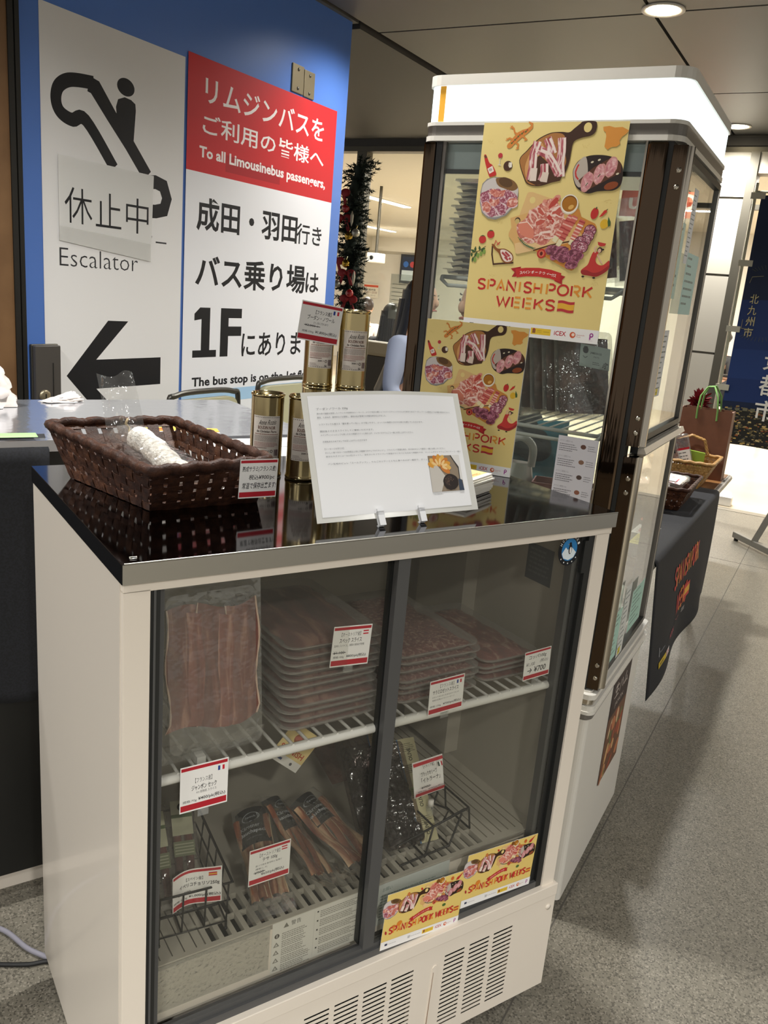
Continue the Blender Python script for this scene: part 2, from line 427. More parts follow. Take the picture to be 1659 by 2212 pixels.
# escalator panel
def spl2(P_, n=6):
    out = []
    for i in range(len(P_) - 1):
        p0, p1, p2, p3 = P_[max(i - 1, 0)], P_[i], P_[i + 1], P_[min(i + 2, len(P_) - 1)]
        for k in range(n):
            t_ = k / n; out.append(tuple(.5 * (2 * b + (c - a) * t_ + (2 * a - 5 * b + 4 * c - d) * t_ ** 2 + (3 * b - a - 3 * c + d) * t_ ** 3) for a, b, c, d in zip(p0, p1, p2, p3)))
    return out + [P_[-1]]
P = Print(.0012)
P.rect(-1.092, .0, -.418, 2.222, '#e4e2e0')
ESC = [(-0.8686, 2.0265), (-0.9351, 2.0201), (-0.9819, 2.0093), (-1.0162, 1.9854), (-1.0293, 1.9534), (-1.0252, 1.9215), (-1.0043, 1.9000), (-0.9620, 1.8898), (-0.9039, 1.8990), (-0.7773, 1.7637)]
P.stroke(spl2(ESC), .044, BK)
P.stroke([(-0.8925, 2.0195), (-0.8634, 2.0140), (-0.7885, 1.9359), (-0.7034, 1.8557), (-0.6126, 1.7602)], .052, BK)
P.stroke([(-0.6147, 1.7377), (-0.5688, 1.7442), (-0.5265, 1.7354), (-0.5060, 1.6914), (-0.5220, 1.6477), (-0.5668, 1.6364), (-0.5983, 1.6345)], .050, BK)
P.poly([(-0.7686, 1.9714), (-0.7587, 1.9986), (-0.7273, 2.0117), (-0.6964, 2.0088), (-0.6754, 1.9989), (-0.6729, 1.9768), (-0.6857, 1.8407), (-0.6997, 1.8318), (-0.7607, 1.9137)], BK)
e = [(-0.7218, 2.0460), (-0.7220, 2.0758)]; P.ell(e[0][0], e[0][1], .038 * 1.1, e[1][1] - e[0][1], BK, n=28)
P.text('Escalator', -1.025, 1.404, -.657, 1.466, '#2c2c2e', -.012)
P.text('エスカレーター', -1.02, 1.488, -.505, 1.556, '#2c2c2e', -.008)
ar = [(-1.0018, 1.0160), (-0.8060, 1.2161), (-0.7049, 1.2143), (-0.8641, 1.0606), (-0.5277, 1.0546), (-0.5262, 0.9793), (-0.8646, 0.9799)]
tip, sh0, sh1 = ar[0], ar[4][1], ar[5][1]; mid = tip[1]; h_o = ar[1]; h_i = ar[2]; inn = ar[3]
P.poly([tip, h_o, h_i, (inn[0], mid + .055), (ar[4][0], mid + .055), (ar[4][0], mid - .055), (inn[0], mid - .055), (h_i[0], 2 * mid - h_i[1]), (h_o[0], 2 * mid - h_o[1])], BK)
obj('wall_sign', P, M=FS @ T(0, -.001, 0) @ UP, label='tall white wall panel with black escalator pictogram and left arrow on blue wall', cat='sign')
# out-of-service sheet taped over it
P = Print(.0012); q = [(-1.0283, 1.7703), (-0.5817, 1.7648), (-0.5927, 1.4463), (-1.0260, 1.4897)]
m_sheet = glassmat('tracing_sheet', (.97, .97, .96), .25, haze=.82, hazecol=(.82, .81, .78), rough=.3)
P.poly(q, m_sheet)
P.poly([(-1.0260, 1.4897), (-0.5927, 1.4463), (-0.5938, 1.5116), (-1.0251, 1.5387)], glassmat('clear_tape', (.98, .98, .98), .3, haze=.35, hazecol=(.85, .84, .8), rough=.2))
for ch, x0, x1 in (('休', -1.003, -.882), ('止', -.866, -.745), ('中', -.722, -.607)): P.text(ch, x0, 1.552 if ch != '中' else 1.545, x1, 1.672, BK, -.006)
obj('paper_notice', P, M=FS @ T(0, -.0045, 0) @ UP, label='translucent sheet reading out of service taped over the escalator pictogram', cat='notice')
# limousine bus poster
P = Print(.0012)
c = [(-0.3943, 2.2467), (0.6571, 2.2452), (0.6502, 1.8156), (-0.4066, 1.8120)]
u0, u1, ztop, zred = -.405, .655, 2.247, 1.818
RED = '#c4262b'
P.rect(u0, .78, u1, ztop, '#e9e9ec'); P.rect(u0, zred, u1, ztop, RED)
def tb(txt, q, col, bold):
    P.text(txt, q[0][0], q[1][1], q[1][0], q[0][1], col, bold)
tb('リムジンバスを', [(-0.3032, 2.1840), (0.5495, 2.0861)], '#efe9e6', .012)
tb('ご利用の皆様へ', [(-0.3142, 2.0451), (0.5635, 1.9662)], '#efe9e6', .012)
b = [(-0.1667, 1.9292), (0.2150, 1.8530)]; P.rect(b[0][0], b[1][1] - .01, b[1][0], b[0][1] - .02, '#a81f26')
tb('To all Limousinebus passengers,', [(-0.3302, 1.9193), (0.5883, 1.8631)], '#efe9e6', .03)
tb('成田・羽田', [(-0.3368, 1.7247), (0.3737, 1.5902)], BK, .022)
tb('行き', [(0.3695, 1.6933), (0.5852, 1.5963)], BK, .012)
tb('バス乗り場', [(-0.3366, 1.4950), (0.4634, 1.3595)], BK, .022)
tb('は', [(0.4689, 1.4660), (0.5852, 1.3686)], BK, .016)
P.text('F', -.165, 1.064, -.02, 1.277, BK, .03); P.poly([(-.300, 1.277), (-.235, 1.277), (-.235, 1.095), (-.190, 1.095), (-.190, 1.064), (-.343, 1.064), (-.343, 1.095), (-.290, 1.095), (-.290, 1.228), (-.335, 1.222), (-.335, 1.250)], BK)
tb('にあります', [(-0.0146, 1.1701), (0.5916, 1.0582)], BK, .014)
b = [(-0.3426, 0.9763), (0.5515, 0.9231)]; 
P.text('The bus stop is on the 1st floor.', -.342, .926, .605, .978, BK, .03)
P.rect(u0, .86, u1, .918, '#a9cbe8')
obj('bus_poster', P, M=FS @ T(0, -.004, 0) @ UP, label='red and white limousine bus poster with Japanese text on blue wall', cat='poster')
# small hardware on the wall
M_plate = mat('brass_plate', '#9a8f76', .35, metal=.7)
for k, qq in enumerate(([(0.2626, 2.3742), (0.3655, 2.2550)], [(0.3578, 2.3679), (0.4534, 2.2524)])):
    x0, x1 = qq[0][0], qq[1][0]; z0, z1 = qq[1][1], qq[0][1]
    t = thing('hinge_plate', FS @ T((x0 + x1) / 2, 0, z0), 'beige metal plate on the blue wall, ' + ('left' if k == 0 else 'right') + ' one of the pair above the bus poster', 'plate', 'metal plates on the wall')
    m1 = MB(); m1.box(-(x1 - x0) * .44, -.007, 0, (x1 - x0) * .44, 0, z1 - z0, M_plate); obj('plate', m1, t, bevel=.004)
    for zz_ in (.02, z1 - z0 - .02):
        m1 = MB(); m1.xf = T(0, -.007, zz_) @ RX(pi / 2); m1.lathe([(.008, 0), (.006, .004), (0, .004)], M_alu, n=10); obj('screw', m1, t)
qq = [(-1.1546, 1.1297), (-1.0496, 0.9322)]; x0, x1, z1 = qq[0][0], qq[1][0], qq[0][1]
t = thing('key_switch_box', FS @ T((x0 + x1) / 2, 0, z1 - .42), 'dark grey metal box with a round keyhole on the blue wall edge', 'switch box')
M_gbox = mat('grey_box', '#4f4b47', .45, metal=.3); w = (x1 - x0) / 2
m1 = MB(); m1.box(-w, -.03, 0, w, 0, .42, M_gbox); m1.box(-w - .004, -.012, -.004, w + .004, 0, .424, M_alu); obj('case', m1, t, bevel=.003)
m1 = MB(); m1.box(w - .035, -.032, .12, w - .033, -.03, .36, M_black); obj('door_seam', m1, t)
m1 = MB(); m1.xf = T(-.02, -.03, .245) @ RX(pi / 2); m1.lathe([(.022, 0), (.022, .006), (.015, .008), (0, .008)], M_plate, n=20); m1.box(-.002, -.008, .008, .002, .008, .009, M_black); obj('keyhole', m1, t)
# ============================================================ low display fridge
M_ivory = mat('ivory_enamel', '#e4dacc', .38, coat=.3)
M_side = mat('white_side_panel', '#d3cbc0', .3, coat=.25)
M_steel = mat('polished_steel', '#6e6e72', .07, metal=1.0, bump=.02, bscale=6)
M_steelb = mat('brushed_steel', '#bcb9b1', .32, metal=1.0)
M_stile = mat('grey_aluminium_stile', '#5b5b5b', .45, metal=.4)
M_gasket = mat('black_gasket', '#1c1d1c', .5)
M_liner = mat('fridge_liner', '#aaa498', .5)
M_linerd = mat('fridge_floor_grate', '#b5afa2', .5)
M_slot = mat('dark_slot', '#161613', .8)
M_glassd = glassmat('fridge_glass', (.945, .945, .925), .75, haze=.012, hazecol=(.7, .68, .62))
M_rubber = mat('black_rubber', '#111111', .6)
CW, CD, CH = .864, .537, 1.08
cf = thing('display_fridge', FC, 'low ivory display fridge with steel top and two sliding glass doors', 'display fridge')
# shell: left side, right side, back, roof, plinth
mb = MB()
mb.box(.0, .0, .063, .034, CD, 1.042, M_ivory)
mb.box(-.0008, .012, .066, .0, CD - .002, 1.05, M_side)
mb.box(.826, 0, .063, .858, CD, 1.042, M_ivory)
mb.box(.034, CD - .03, .063, .826, CD, 1.042, M_ivory)
mb.box(.034, .05, .063, .826, CD - .03, .30, M_ivory)
mb.box(0, 0, 1.040, .862, CD, 1.053, M_ivory)
obj('cabinet', mb, cf, bevel=.002)
mb = MB(); mb.box(.034, .505, .30, .826, .507, 1.04, M_liner); mb.box(.034, .05, .30, .0345, .505, 1.04, M_liner); mb.box(.8255, .05, .30, .826, .505, 1.04, M_liner); mb.box(.034, .03, 1.036, .826, .505, 1.04, M_liner)
mb.box(.79, .30, .45, .826, .46, 1.03, M_liner)
obj('interior_liner', mb, cf)
mb = MB(); mb.box(-.002, -.004, 1.053, .866, CD + .002, 1.0795, M_steel); mb.box(-.002, -.0045, 1.053, .866, -.004, 1.0785, M_steelb)
mb.box(-.0026, -.003, 1.053, -.002, CD, 1.0785, mat('dark_edge_film', '#0d0d0f', .25))
mb.tube([(0, -.004, 1.0797), (.866, -.004, 1.0797)], .0012, M_steelb, 6)
mb.tube([(.012, .012, 1.0802), (.02, .012, 1.0802), (.022, .018, 1.0802), (.013, .019, 1.0802)], .0008, M_steelb, 5, closed=True)
obj('steel_top', mb, cf)
# bottom front panel with louvre slots (open gaps, their shade painted by a near-black sheet behind)
mb = MB()
cols = [(.709, .757), (.650, .698), (.591, .638), (.473, .521), (.415, .463), (.357, .405), (.299, .347)]
rows = [.2485 - .0099 * k for k in range(17)]
xs = [.0] + sorted([v for c in cols for v in c]) + [.866]
# sheet built as a lattice round the slots
def slab(x0, z0, x1, z1): mb.box(x0, -.004, z0, x1, -.0031, z1, M_ivory)
slab(0, .063, .866, rows[-1] - .0044); slab(0, rows[0] + .002, .866, .283)
for i in range(0, len(xs) - 1, 2): slab(xs[i], rows[-1] - .0044, xs[i + 1], rows[0] + .002)
for c in cols:
    for k in range(len(rows) - 1): slab(c[0], rows[k + 1] + .002, c[1], rows[k] - .0024)
    slab(c[0], rows[-1] - .0044, c[1], rows[-1] - .0024)
obj('louvre_panel', mb, cf)
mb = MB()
for c in cols: mb.box(c[0] - .004, .012, rows[-1] - .01, c[1] + .004, .014, rows[0] + .008, M_slot)  # near-black strips behind the slots, standing in for the shade inside
obj('louvre_shade', mb, cf)
mb = MB(); mb.prism([(.5655, .09), (.5745, .235), (.572, .239), (.568, .239), (.564, .235), (.5605, .09)], -.0055, -.004, M_ivory, 'y')
mb.prism([(.5635, .08), (.567, .225), (.566, .225), (.5615, .08)], -.0058, -.0054, mat('rust_mark', '#8c6f52', .8), 'y'); obj('panel_crease', mb, cf)
for zc, xc in ((.258, .849),):
    mb = MB(); mb.xf = T(xc, -.004, zc) @ RX(pi / 2); mb.lathe([(.006, 0), (.006, .002), (0, .003)], M_ivory, n=14); obj('panel_button', mb, cf)
mb = MB(); mb.box(-.002, -.008, .285, .864, .012, .311, M_ivory); mb.box(0, -.005, .283, .862, .0, .2855, M_slot); obj('bottom_rail', mb, cf, bevel=.0025)
for x, y in ((.06, .06), (.8, .06), (.06, CD - .06), (.8, CD - .06)):
    mb = MB(); mb.lathe([(0, 0), (.022, 0), (.022, .05), (.018, .052), (.018, .064)], M_rubber, (x, y, 0), 14); obj('foot', mb, cf)
# glazing frame
mb = MB(); mb.box(.034, .004, .311, .048, .03, 1.042, M_gasket); mb.box(.039, .002, .311, .042, .005, 1.042, M_stile)
mb.box(.048, .012, .311, .056, .03, 1.042, M_stile)
mb.box(.812, .004, .311, .826, .03, 1.042, M_gasket); mb.box(.800, .010, .311, .812, .03, 1.042, M_gasket); mb.box(.789, .014, .311, .800, .03, 1.042, M_stile)
mb.box(.804, .004, .97, .812, .012, 1.03, M_gasket)
mb.box(.048, .004, .311, .812, .03, .325, M_stile); mb.box(.048, .008, .325, .80, .016, .335, M_stile)
obj('door_track', mb, cf)
d1 = thing('sliding_door', FC, None, None); d1.parent = cf; d1.matrix_world = FC
mb = MB(); mb.box(.052, .0245, .334, .425, .0285, 1.040, M_glassd); obj('glass_pane', mb, d1)
mb = MB(); mb.box(.409, .020, .334, .413, .032, 1.040, M_gasket); obj('stile', mb, d1)
d2 = thing('sliding_door', FC, None, None); d2.parent = cf; d2.matrix_world = FC
mb = MB(); mb.box(.432, .0095, .334, .800, .0135, 1.040, M_glassd); obj('glass_pane', mb, d2)
mb = MB(); mb.box(.411, .006, .332, .433, .018, 1.040, M_stile); obj('stile', mb, d2)
# round badge on the glass
P = Print(.0012); P.ell(0, 0, .0265, .029, '#15161a', n=36); P.ell(0, .0, .0185, .0205, '#2c79b4', n=30)
P.poly([(-.017, -.006), (-.009, .005), (-.004, .0), (.004, .006), (.012, -.002), (.017, -.006), (.012, -.015), (0, -.019), (-.012, -.015)], '#dfe9ee')
P.ell(.002, .001, .0042, .0095, '#15161a', n=16); P.ell(.0028, -.001, .0022, .006, '#f2f2f0', n=12); P.ell(.001, .0105, .003, .0032, '#15161a', n=12); P.poly([(-.0015, .0108), (-.005, .0098), (-.0015, .0095)], '#d9a13a')
for k, ch in enumerate('HOSHIZAKI'):
    a = pi * (.86 - .72 * k / 8); c = (.0228 * cos(a), .0248 * sin(a)); P.text(ch, c[0] - .0019, c[1] - .0026, c[0] + .0019, c[1] + .0026, '#e9e9e6', .0, a - pi / 2)
for k in range(5):
    a = pi * (1.22 + .14 * k); P.ell(.0228 * cos(a), .0248 * sin(a), .0015, .0015, '#e9e9e6', n=5)
o = obj('round_badge', P, cf); o.matrix_parent_inverse = Matrix(); o.matrix_world = FC @ T(.772, .0088, 1.016) @ UP
# grey label on the right inside wall
P = Print(.001); P.rect(-.035, -.036, .035, .036, '#4f5358'); rnd = random.Random(3); P.lines(-.028, .024, .028, 6, .009, .004, '#666a6e', rnd)
o = obj('rating_plate', P, cf); o.matrix_world = FC @ T(.8245, .127, .944) @ RZ(-pi / 2) @ UP
# wire shelf
M_wire = mat('white_coated_wire', '#dedcd6', .4)
mb = MB(); mb.tube([(.052, .032, .7445), (.806, .032, .7445)], .0078, M_wire, 10)
mb.rod((.052, .25, .741), (.806, .25, .741), .004, M_wire); mb.rod((.052, .44, .741), (.806, .44, .741), .004, M_wire)
n = 30
for k in range(n):
    x = .06 + k * (.80 - .06) / (n - 1)
    mb.tube([(x, .028, .7512), (x, .04, .7512), (x, .44, .7485)], .0027, M_wire, 6)
obj('wire_shelf', mb, cf)
mb = MB(); mb.box(.115, .035, .7515, .128, .06, .765, M_wire); obj('shelf_clip', mb, cf)
# slatted deck
mb = MB()
mb.box(.036, .034, .33, .826, .040, .428, M_ivory)
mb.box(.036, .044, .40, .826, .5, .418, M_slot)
mb.box(.036, .034, .420, .826, .043, .430, M_linerd); mb.box(.036, .128, .418, .826, .5, .429, M_linerd)
for k in range(27):
    x = .142 + k * .0212
    if x < .70: mb.box(x, .043, .418, x + .0085, .128, .430, M_linerd)
mb.box(.036, .085, .418, .70, .088, .4285, M_linerd)
mb.box(.036, .043, .418, .140, .128, .429, M_linerd); mb.box(.70, .043, .418, .826, .128, .4295, M_linerd)
for k in range(5): mb.box(.05 + .019 * k, .044, .429, .0515 + .019 * k, .3, .4298, M_joint)
for k in range(12): mb.box(.60 + .018 * k, .05 if .60 + .018 * k > .70 else .13, .4292, .602 + .018 * k, .48, .4302, mat('deck_rib', '#7c766a', .6))
obj('slatted_deck', mb, cf)
mb = MB(); mb.box(.052, .0315, .345, .245, .0335, .4279, glassmat('bubble_wrap', (.93, .93, .91), .9, haze=.25, hazecol=(.72, .7, .64), rough=.12, bump=1.0, bscale=150)); obj('bubble_film', mb, cf)
# warning label on the deck face
P = Print(.0008); rnd = random.Random(8); P.rect(.0, 0, .176, .098, '#d7d4cb'); P.rect(.077, .004, .0775, .094, '#b9b6ae')
P.text('警告', .034, .083, .052, .092, '#3c3a36', .0); P.poly([(.02, .083), (.030, .083), (.025, .092)], '#77746c')
for k in range(5):
    y = .068 - k * .0155
    if k == 0: P.ell(.009, y + .003, .0045, .0045, '#55524c', n=14); P.rect(.0084, y, .0096, y + .006, '#d7d4cb')
    else: P.poly([(.003, y - .002), (.014, y - .002), (.0085, y + .007)], '#85827a'); P.poly([(.006, y - .0005), (.011, y - .0005), (.0085, y + .004)], '#c9c6bd')
    P.lines(.018, y + .004, .072, 4, .0036, .0016, '#8b887f', rnd)
for k in range(5):
    y = .088 - k * .018; P.rect(.082, y, .085, y + .003, '#45423d'); P.lines(.088, y, .170, 4, .0036, .0016, '#8b887f', rnd)
o = obj('warning_label', P, cf); o.matrix_world = FC @ T(.250, .0335, .331) @ UP
P = Print(.0008); P.rect(0, 0, .16, .085, '#c7cbc6'); P.text('お願い', .014, .068, .034, .076, '#7a8a86'); P.lines(.01, .058, .15, 9, .006, .0026, '#8d9a96', rnd)
o = obj('notice_label', P, cf); o.matrix_world = FC @ T(.448, .0335, .342) @ UP

# ------------------------------------------------------------ price tags
def price_tag(name, w, h, lines_, flag, fn=None, hand=False):
    P = Print(.0007, fn); P.rect(0, 0, w, h, '#eceae6', 10); P.lift(.0004 if fn else 0); P.rect(.02 * w, .03 * h, .98 * w, .16 * h, '#b3232f', 10); P.rect(.02 * w, .90 * h, .98 * w, .97 * h, '#b3232f', 10)
    P.lift(.0003 if fn else 0)
    if flag:
        fx, fy, fw, fh = .78 * w, .76 * h, .14 * w, .10 * h
        if flag[0] == 'v':
            for k, c in enumerate(flag[1:]): P.rect(fx + fw * k / 3, fy, fx + fw * (k + 1) / 3, fy + fh, c)
        else:
            for k, c in enumerate(flag[1:]): P.rect(fx, fy + fh * (2 - k) / 3, fx + fw, fy + fh * (3 - k) / 3, c)
    for t, x0, y0, x1, y1, *rest in lines_:
        st = rest[0] if rest else ''
        P.text(t, x0 * w, y0 * h, x1 * w, y1 * h, '#2a2728', .012 if 'b' in st else 0, 0, .12 if hand else 0)
        if 's' in st: P.rect((x0 - .02) * w, ((y0 + y1) / 2 - .008) * h, (x1 + .04) * w, ((y0 + y1) / 2 + .008) * h, '#2a2728')
    return P
FRA = ('v', '#24408e', '#f0efec', '#c8283a'); AUT = ('h', '#c8283a', '#f0efec', '#c8283a'); ITA = ('v', '#2c3c30', '#f0efec', '#b03038'); ESP = ('h', '#c8283a', '#e9b43c', '#c8283a')
def tagobj(M, label, P, clip=None):
    t = thing('price_tag', M, label, 'price tag')
    obj('card', P, t)
    if clip: obj('clip', clip, t)
    return t
def clipmb(w):
    m = MB(); m.box(w / 2 - .008, -.012, -.002, w / 2 + .008, .0, -.0006, M_clearp); m.box(w / 2 - .006, -.004, -.004, w / 2 + .006, .014, -.0008, M_clearp); return m
M_clearp = glassmat('clear_plastic', (.93, .94, .93), .7, haze=.12)
tagobj(FC @ T(.085, .0195, .692) @ UP, 'jambon sec price tag with French flag at left end of the shelf edge',
       price_tag('', .071, .073, [('【フランス産】', .31, .60, .66, .71), ('ジャンボン セック', .24, .44, .76, .56, 'b'), ('4ヶ月熟成 スライス', .34, .36, .76, .42), ('規格:70g', .06, .19, .35, .26), ('¥400/pk(税込)', .38, .19, .95, .29, 'b')], FRA), clipmb(.071))
tagobj(FC @ T(.318, .030, .868) @ RZ(-.05) @ UP @ RZ(-.05), 'speck price tag with Austrian flag leaning on the tallest pack stack',
       price_tag('', .066, .066, [('【オーストリア産】', .22, .74, .72, .84), ('スペック スライス', .18, .58, .76, .70, 'b'), ('旨味とスパイス、燻製の風味が特徴', .06, .49, .84, .55), ('¥1,100', .06, .30, .34, .39, 's'), ('規格:100g', .06, .20, .34, .27), ('¥800/pk(税込)', .40, .20, .92, .29, 'b')], AUT), clipmb(.066))
tagobj(FC @ T(.509, .021, .748) @ UP @ RZ(.03), 'salami rosette price tag with French flag right of the middle stile',
       price_tag('', .072, .063, [('【フランス産】', .30, .74, .70, .85), ('サラミロゼットスライス', .10, .58, .84, .71, 'b'), ('ロゼットは小さいをあらわすリヨンの', .1, .48, .86, .53), ('地域の名物のドライソーセージ', .1, .39, .74, .44), ('規格:150g', .04, .20, .36, .27), ('¥700/pk(税込)', .42, .20, .94, .29, 'b')], FRA), clipmb(.072))
tagobj(FC @ T(.716, .021, .770) @ UP @ RZ(.05), 'handwritten coppa price tag at right end of the wire shelf',
       price_tag('', .063, .056, [('コッパ100g', .16, .68, .82, .84, 'b'), ('¥1,100', .08, .46, .40, .60), ('(税込)', .60, .50, .9, .64), ('→ ¥700', .14, .22, .84, .42, 'b')], None, None, True), clipmb(.063))
tagobj(FC @ T(.212, .052, .500) @ UP, 'tesa price tag with Austrian flag in front of the bacon pile',
       price_tag('', .0715, .066, [('【オーストリア産】', .25, .73, .74, .84), ('テサ 100g', .32, .58, .68, .70, 'b'), ('豚バラ肉を香辛料と塩漬け', .16, .49, .8, .54), ('燻製した', .16, .40, .45, .45), ('¥900', .14, .29, .36, .37, 's'), ('¥650/pk(税込)', .30, .20, .86, .30, 'b')], AUT))
bend = lambda x, y, z: (x, y + .02 * max(0, (x - .035) / .035) ** 2 * .6, z - .012 * sin(pi * x / .07) + .02 * (x / .07) ** 2)
tagobj(FC @ T(.094, .062, .488) @ UP @ RZ(.02), 'curled chorizo price tag with Spanish flag on the black wire basket',
       price_tag('', .070, .064, [('【スペイン産】', .34, .68, .68, .78), ('イベリコチョリソ250g', .18, .50, .96, .63, 'b'), ('¥1,500', .16, .34, .44, .42, 's'), ('規格:250g', .03, .19, .36, .26), ('¥1,000/pk(税込)', .40, .19, .98, .29, 'b')], ESP, bend))
bend2 = lambda x, y, z: (x + .14 * (.037 - y), y, z + .010 * sin(pi * y / .075))
tagobj(FC @ T(.556, .098, .528) @ UP @ RZ(.04), 'curved price tag with Italian flag on a clip stand, black olives 700 yen',
       price_tag('', .068, .077, [('【イタリア産】', .30, .82, .66, .89), ('ブラックオリーブ', .18, .64, .70, .75, 'b'), ('「イトラーナ」', .16, .47, .78, .61, 'b'), ('¥900', .16, .29, .44, .38, 's'), ('規格:250g', .06, .18, .34, .24), ('¥700/pk(税込)', .40, .18, .92, .26)], ITA, bend2))
# ============================================================ food inside the low fridge
ORD = ['topmost', 'second from the top', 'third from the top', 'fourth from the top', 'fifth from the top', 'sixth from the top', 'seventh from the top', 'eighth from the top', 'ninth from the top', 'tenth from the top', 'eleventh from the top', 'twelfth from the top', 'thirteenth from the top', 'fourteenth from the top', 'fifteenth from the top', 'sixteenth from the top', 'seventeenth from the top', 'eighteenth from the top']
def meatmat(name, c1, c2, c3, scale=40, rough=.35, stretch=(1, .25, 1)):
    if name in MATS: return MATS[name]
    m = bpy.data.materials.new(name); m.use_nodes = True; nt = m.node_tree; b = nt.nodes['Principled BSDF']
    tc = nt.nodes.new('ShaderNodeTexCoord'); mp = nt.nodes.new('ShaderNodeMapping'); mp.inputs['Scale'].default_value = stretch
    n = nt.nodes.new('ShaderNodeTexNoise'); n.inputs['Scale'].default_value = scale; n.inputs['Detail'].default_value = 5; n.inputs['Distortion'].default_value = .6
    r = nt.nodes.new('ShaderNodeValToRGB'); e = r.color_ramp
    e.elements[0].position = .30; e.elements[0].color = (*lin(c1), 1); e.elements[1].position = .52; e.elements[1].color = (*lin(c2), 1)
    k = e.elements.new(.66); k.color = (*lin(c3), 1)
    nt.links.new(tc.outputs['Object'], mp.inputs[0]); nt.links.new(mp.outputs[0], n.inputs['Vector']); nt.links.new(n.outputs['Fac'], r.inputs[0]); nt.links.new(r.outputs[0], b.inputs['Base Color'])
    b.inputs['Roughness'].default_value = rough
    MATS[name] = m; return m
M_ham = meatmat('cured_ham', '#7c3a34', '#9c5346', '#cfa08a', 26)
M_hamv = meatmat('cured_ham_upright', '#6e3029', '#8f4a3e', '#b98672', 60, .3, (1.5, 1, .16))
M_hamw = meatmat('cured_ham_dark', '#5e2722', '#7c3d33', '#a87562', 50, .3, (1.5, 1, .2))
M_speck = meatmat('speck_slices', '#5c2320', '#8a4038', '#c08a76', 40)
M_salami = meatmat('salami_slices', '#6e2a2c', '#984a44', '#d8b4a4', 150, stretch=(1, 1, 1))
M_coppa = meatmat('coppa_slices', '#7c2a28', '#a3483f', '#dcb6a2', 70, stretch=(1, .6, 1))
M_bacon = meatmat('bacon_strips', '#5a2420', '#8f5a40', '#c9a988', 34, stretch=(2.2, .22, 1))
M_darkham = meatmat('dark_ham', '#3f1f1b', '#63332b', '#97685a', 30)
M_film = glassmat('vacuum_film', (.90, .89, .87), .85, haze=.10, hazecol=(.75, .72, .68), ior=1.9, rough=.12, bump=.9, bscale=60)
M_filmc = glassmat('crinkled_film', (.94, .94, .93), 1.0, haze=.06, hazecol=(.8, .79, .76), ior=2.0, rough=.10, bump=1.0, bscale=45)
M_tray = glassmat('clear_tray', (.88, .87, .85), .8, haze=.20, hazecol=(.78, .75, .71), ior=1.7, rough=.15)
def rrect(x0, y0, x1, y1, r, n=5):
    pts = []
    for cx, cy, a0 in ((x1 - r, y1 - r, 0), (x0 + r, y1 - r, pi / 2), (x0 + r, y0 + r, pi), (x1 - r, y0 + r, 3 * pi / 2)):
        for k in range(n + 1): pts.append((cx + r * cos(a0 + pi / 2 * k / n), cy + r * sin(a0 + pi / 2 * k / n)))
    return pts
def loft(mb, rings, m, caps=True, smooth=False):
    n = len(rings[0]); vs = [p for r in rings for p in r]; fs = []
    for i in range(len(rings) - 1):
        for k in range(n): fs.append((i * n + k, i * n + (k + 1) % n, (i + 1) * n + (k + 1) % n, (i + 1) * n + k))
    if caps: fs += [tuple(range(n))[::-1], tuple(range((len(rings) - 1) * n, len(rings) * n))]
    mb.add(vs, fs, m, smooth)
def flat_pack(M, label, group, w, d, h, mm, seed=0):
    """sealed tray lying flat: flanged clear tray with sliced meat under film; origin at the front left bottom corner"""
    rnd = random.Random(seed)
    t = thing('vacuum_pack', M, label, 'meat pack', group)
    m1 = MB(); q = lambda i, z: [(x, y, z) for x, y in rrect(i, i, w - i, d - i, .022)]
    loft(m1, [q(.012, .0005), q(.007, h * .72), q(.0, h * .74), q(.0, h * .88), q(.010, h * .90)], M_tray)
    obj('tray', m1, t)
    m1 = MB(); nx, ny = 10, 14
    hh = [[rnd.uniform(-1, 1) for _ in range(nx + 1)] for _ in range(ny + 1)]
    def top(u, v):
        x = .013 + u * (w - .026); y = .013 + v * (d - .027); ed = min(u, 1 - u, v, 1 - v)
        return (x + .004 * hh[int(v * ny)][int(u * nx)] * (ed < .01), y, h * .15 + (h * .66) * min(1, ed * 9 + .25) + .0013 * hh[int(v * ny)][int(u * nx)])
    m1.grid(top, nx, ny, mm)
    obj('sliced_meat', m1, t)
    return t
def pack_stack(base, n, w, d, h, mm, what, group, rnd, z0=.7555):
    first = None
    for k in range(n):
        M = FC @ T(base[0] + rnd.uniform(-.004, .004), base[1] + rnd.uniform(-.006, .006), z0 + k * h * .93) @ T(w / 2, 0, 0) @ RZ(rnd.uniform(-.025, .025)) @ T(-w / 2, 0, 0)
        lab = 'pack of %s, %s in the %s' % (what[0], ORD[n - 1 - k], what[1])
        if first is None: first = flat_pack(M, lab, group, w, d, h, mm, k)
        else: dup(first, M, lab)
rnd = random.Random(11)
pack_stack((.255, .045), 11, .178, .275, .0142, M_speck, ('speck slices', 'tall stack left of middle stile'), 'speck packs on the wire shelf', rnd)
pack_stack((.458, .047), 7, .182, .28, .0142, M_salami, ('salami slices', 'stack right of middle stile'), 'salami packs on the wire shelf', rnd)
pack_stack((.646, .055), 4, .138, .26, .0135, M_coppa, ('coppa slices', 'low stack at right'), 'coppa packs on the wire shelf', rnd)
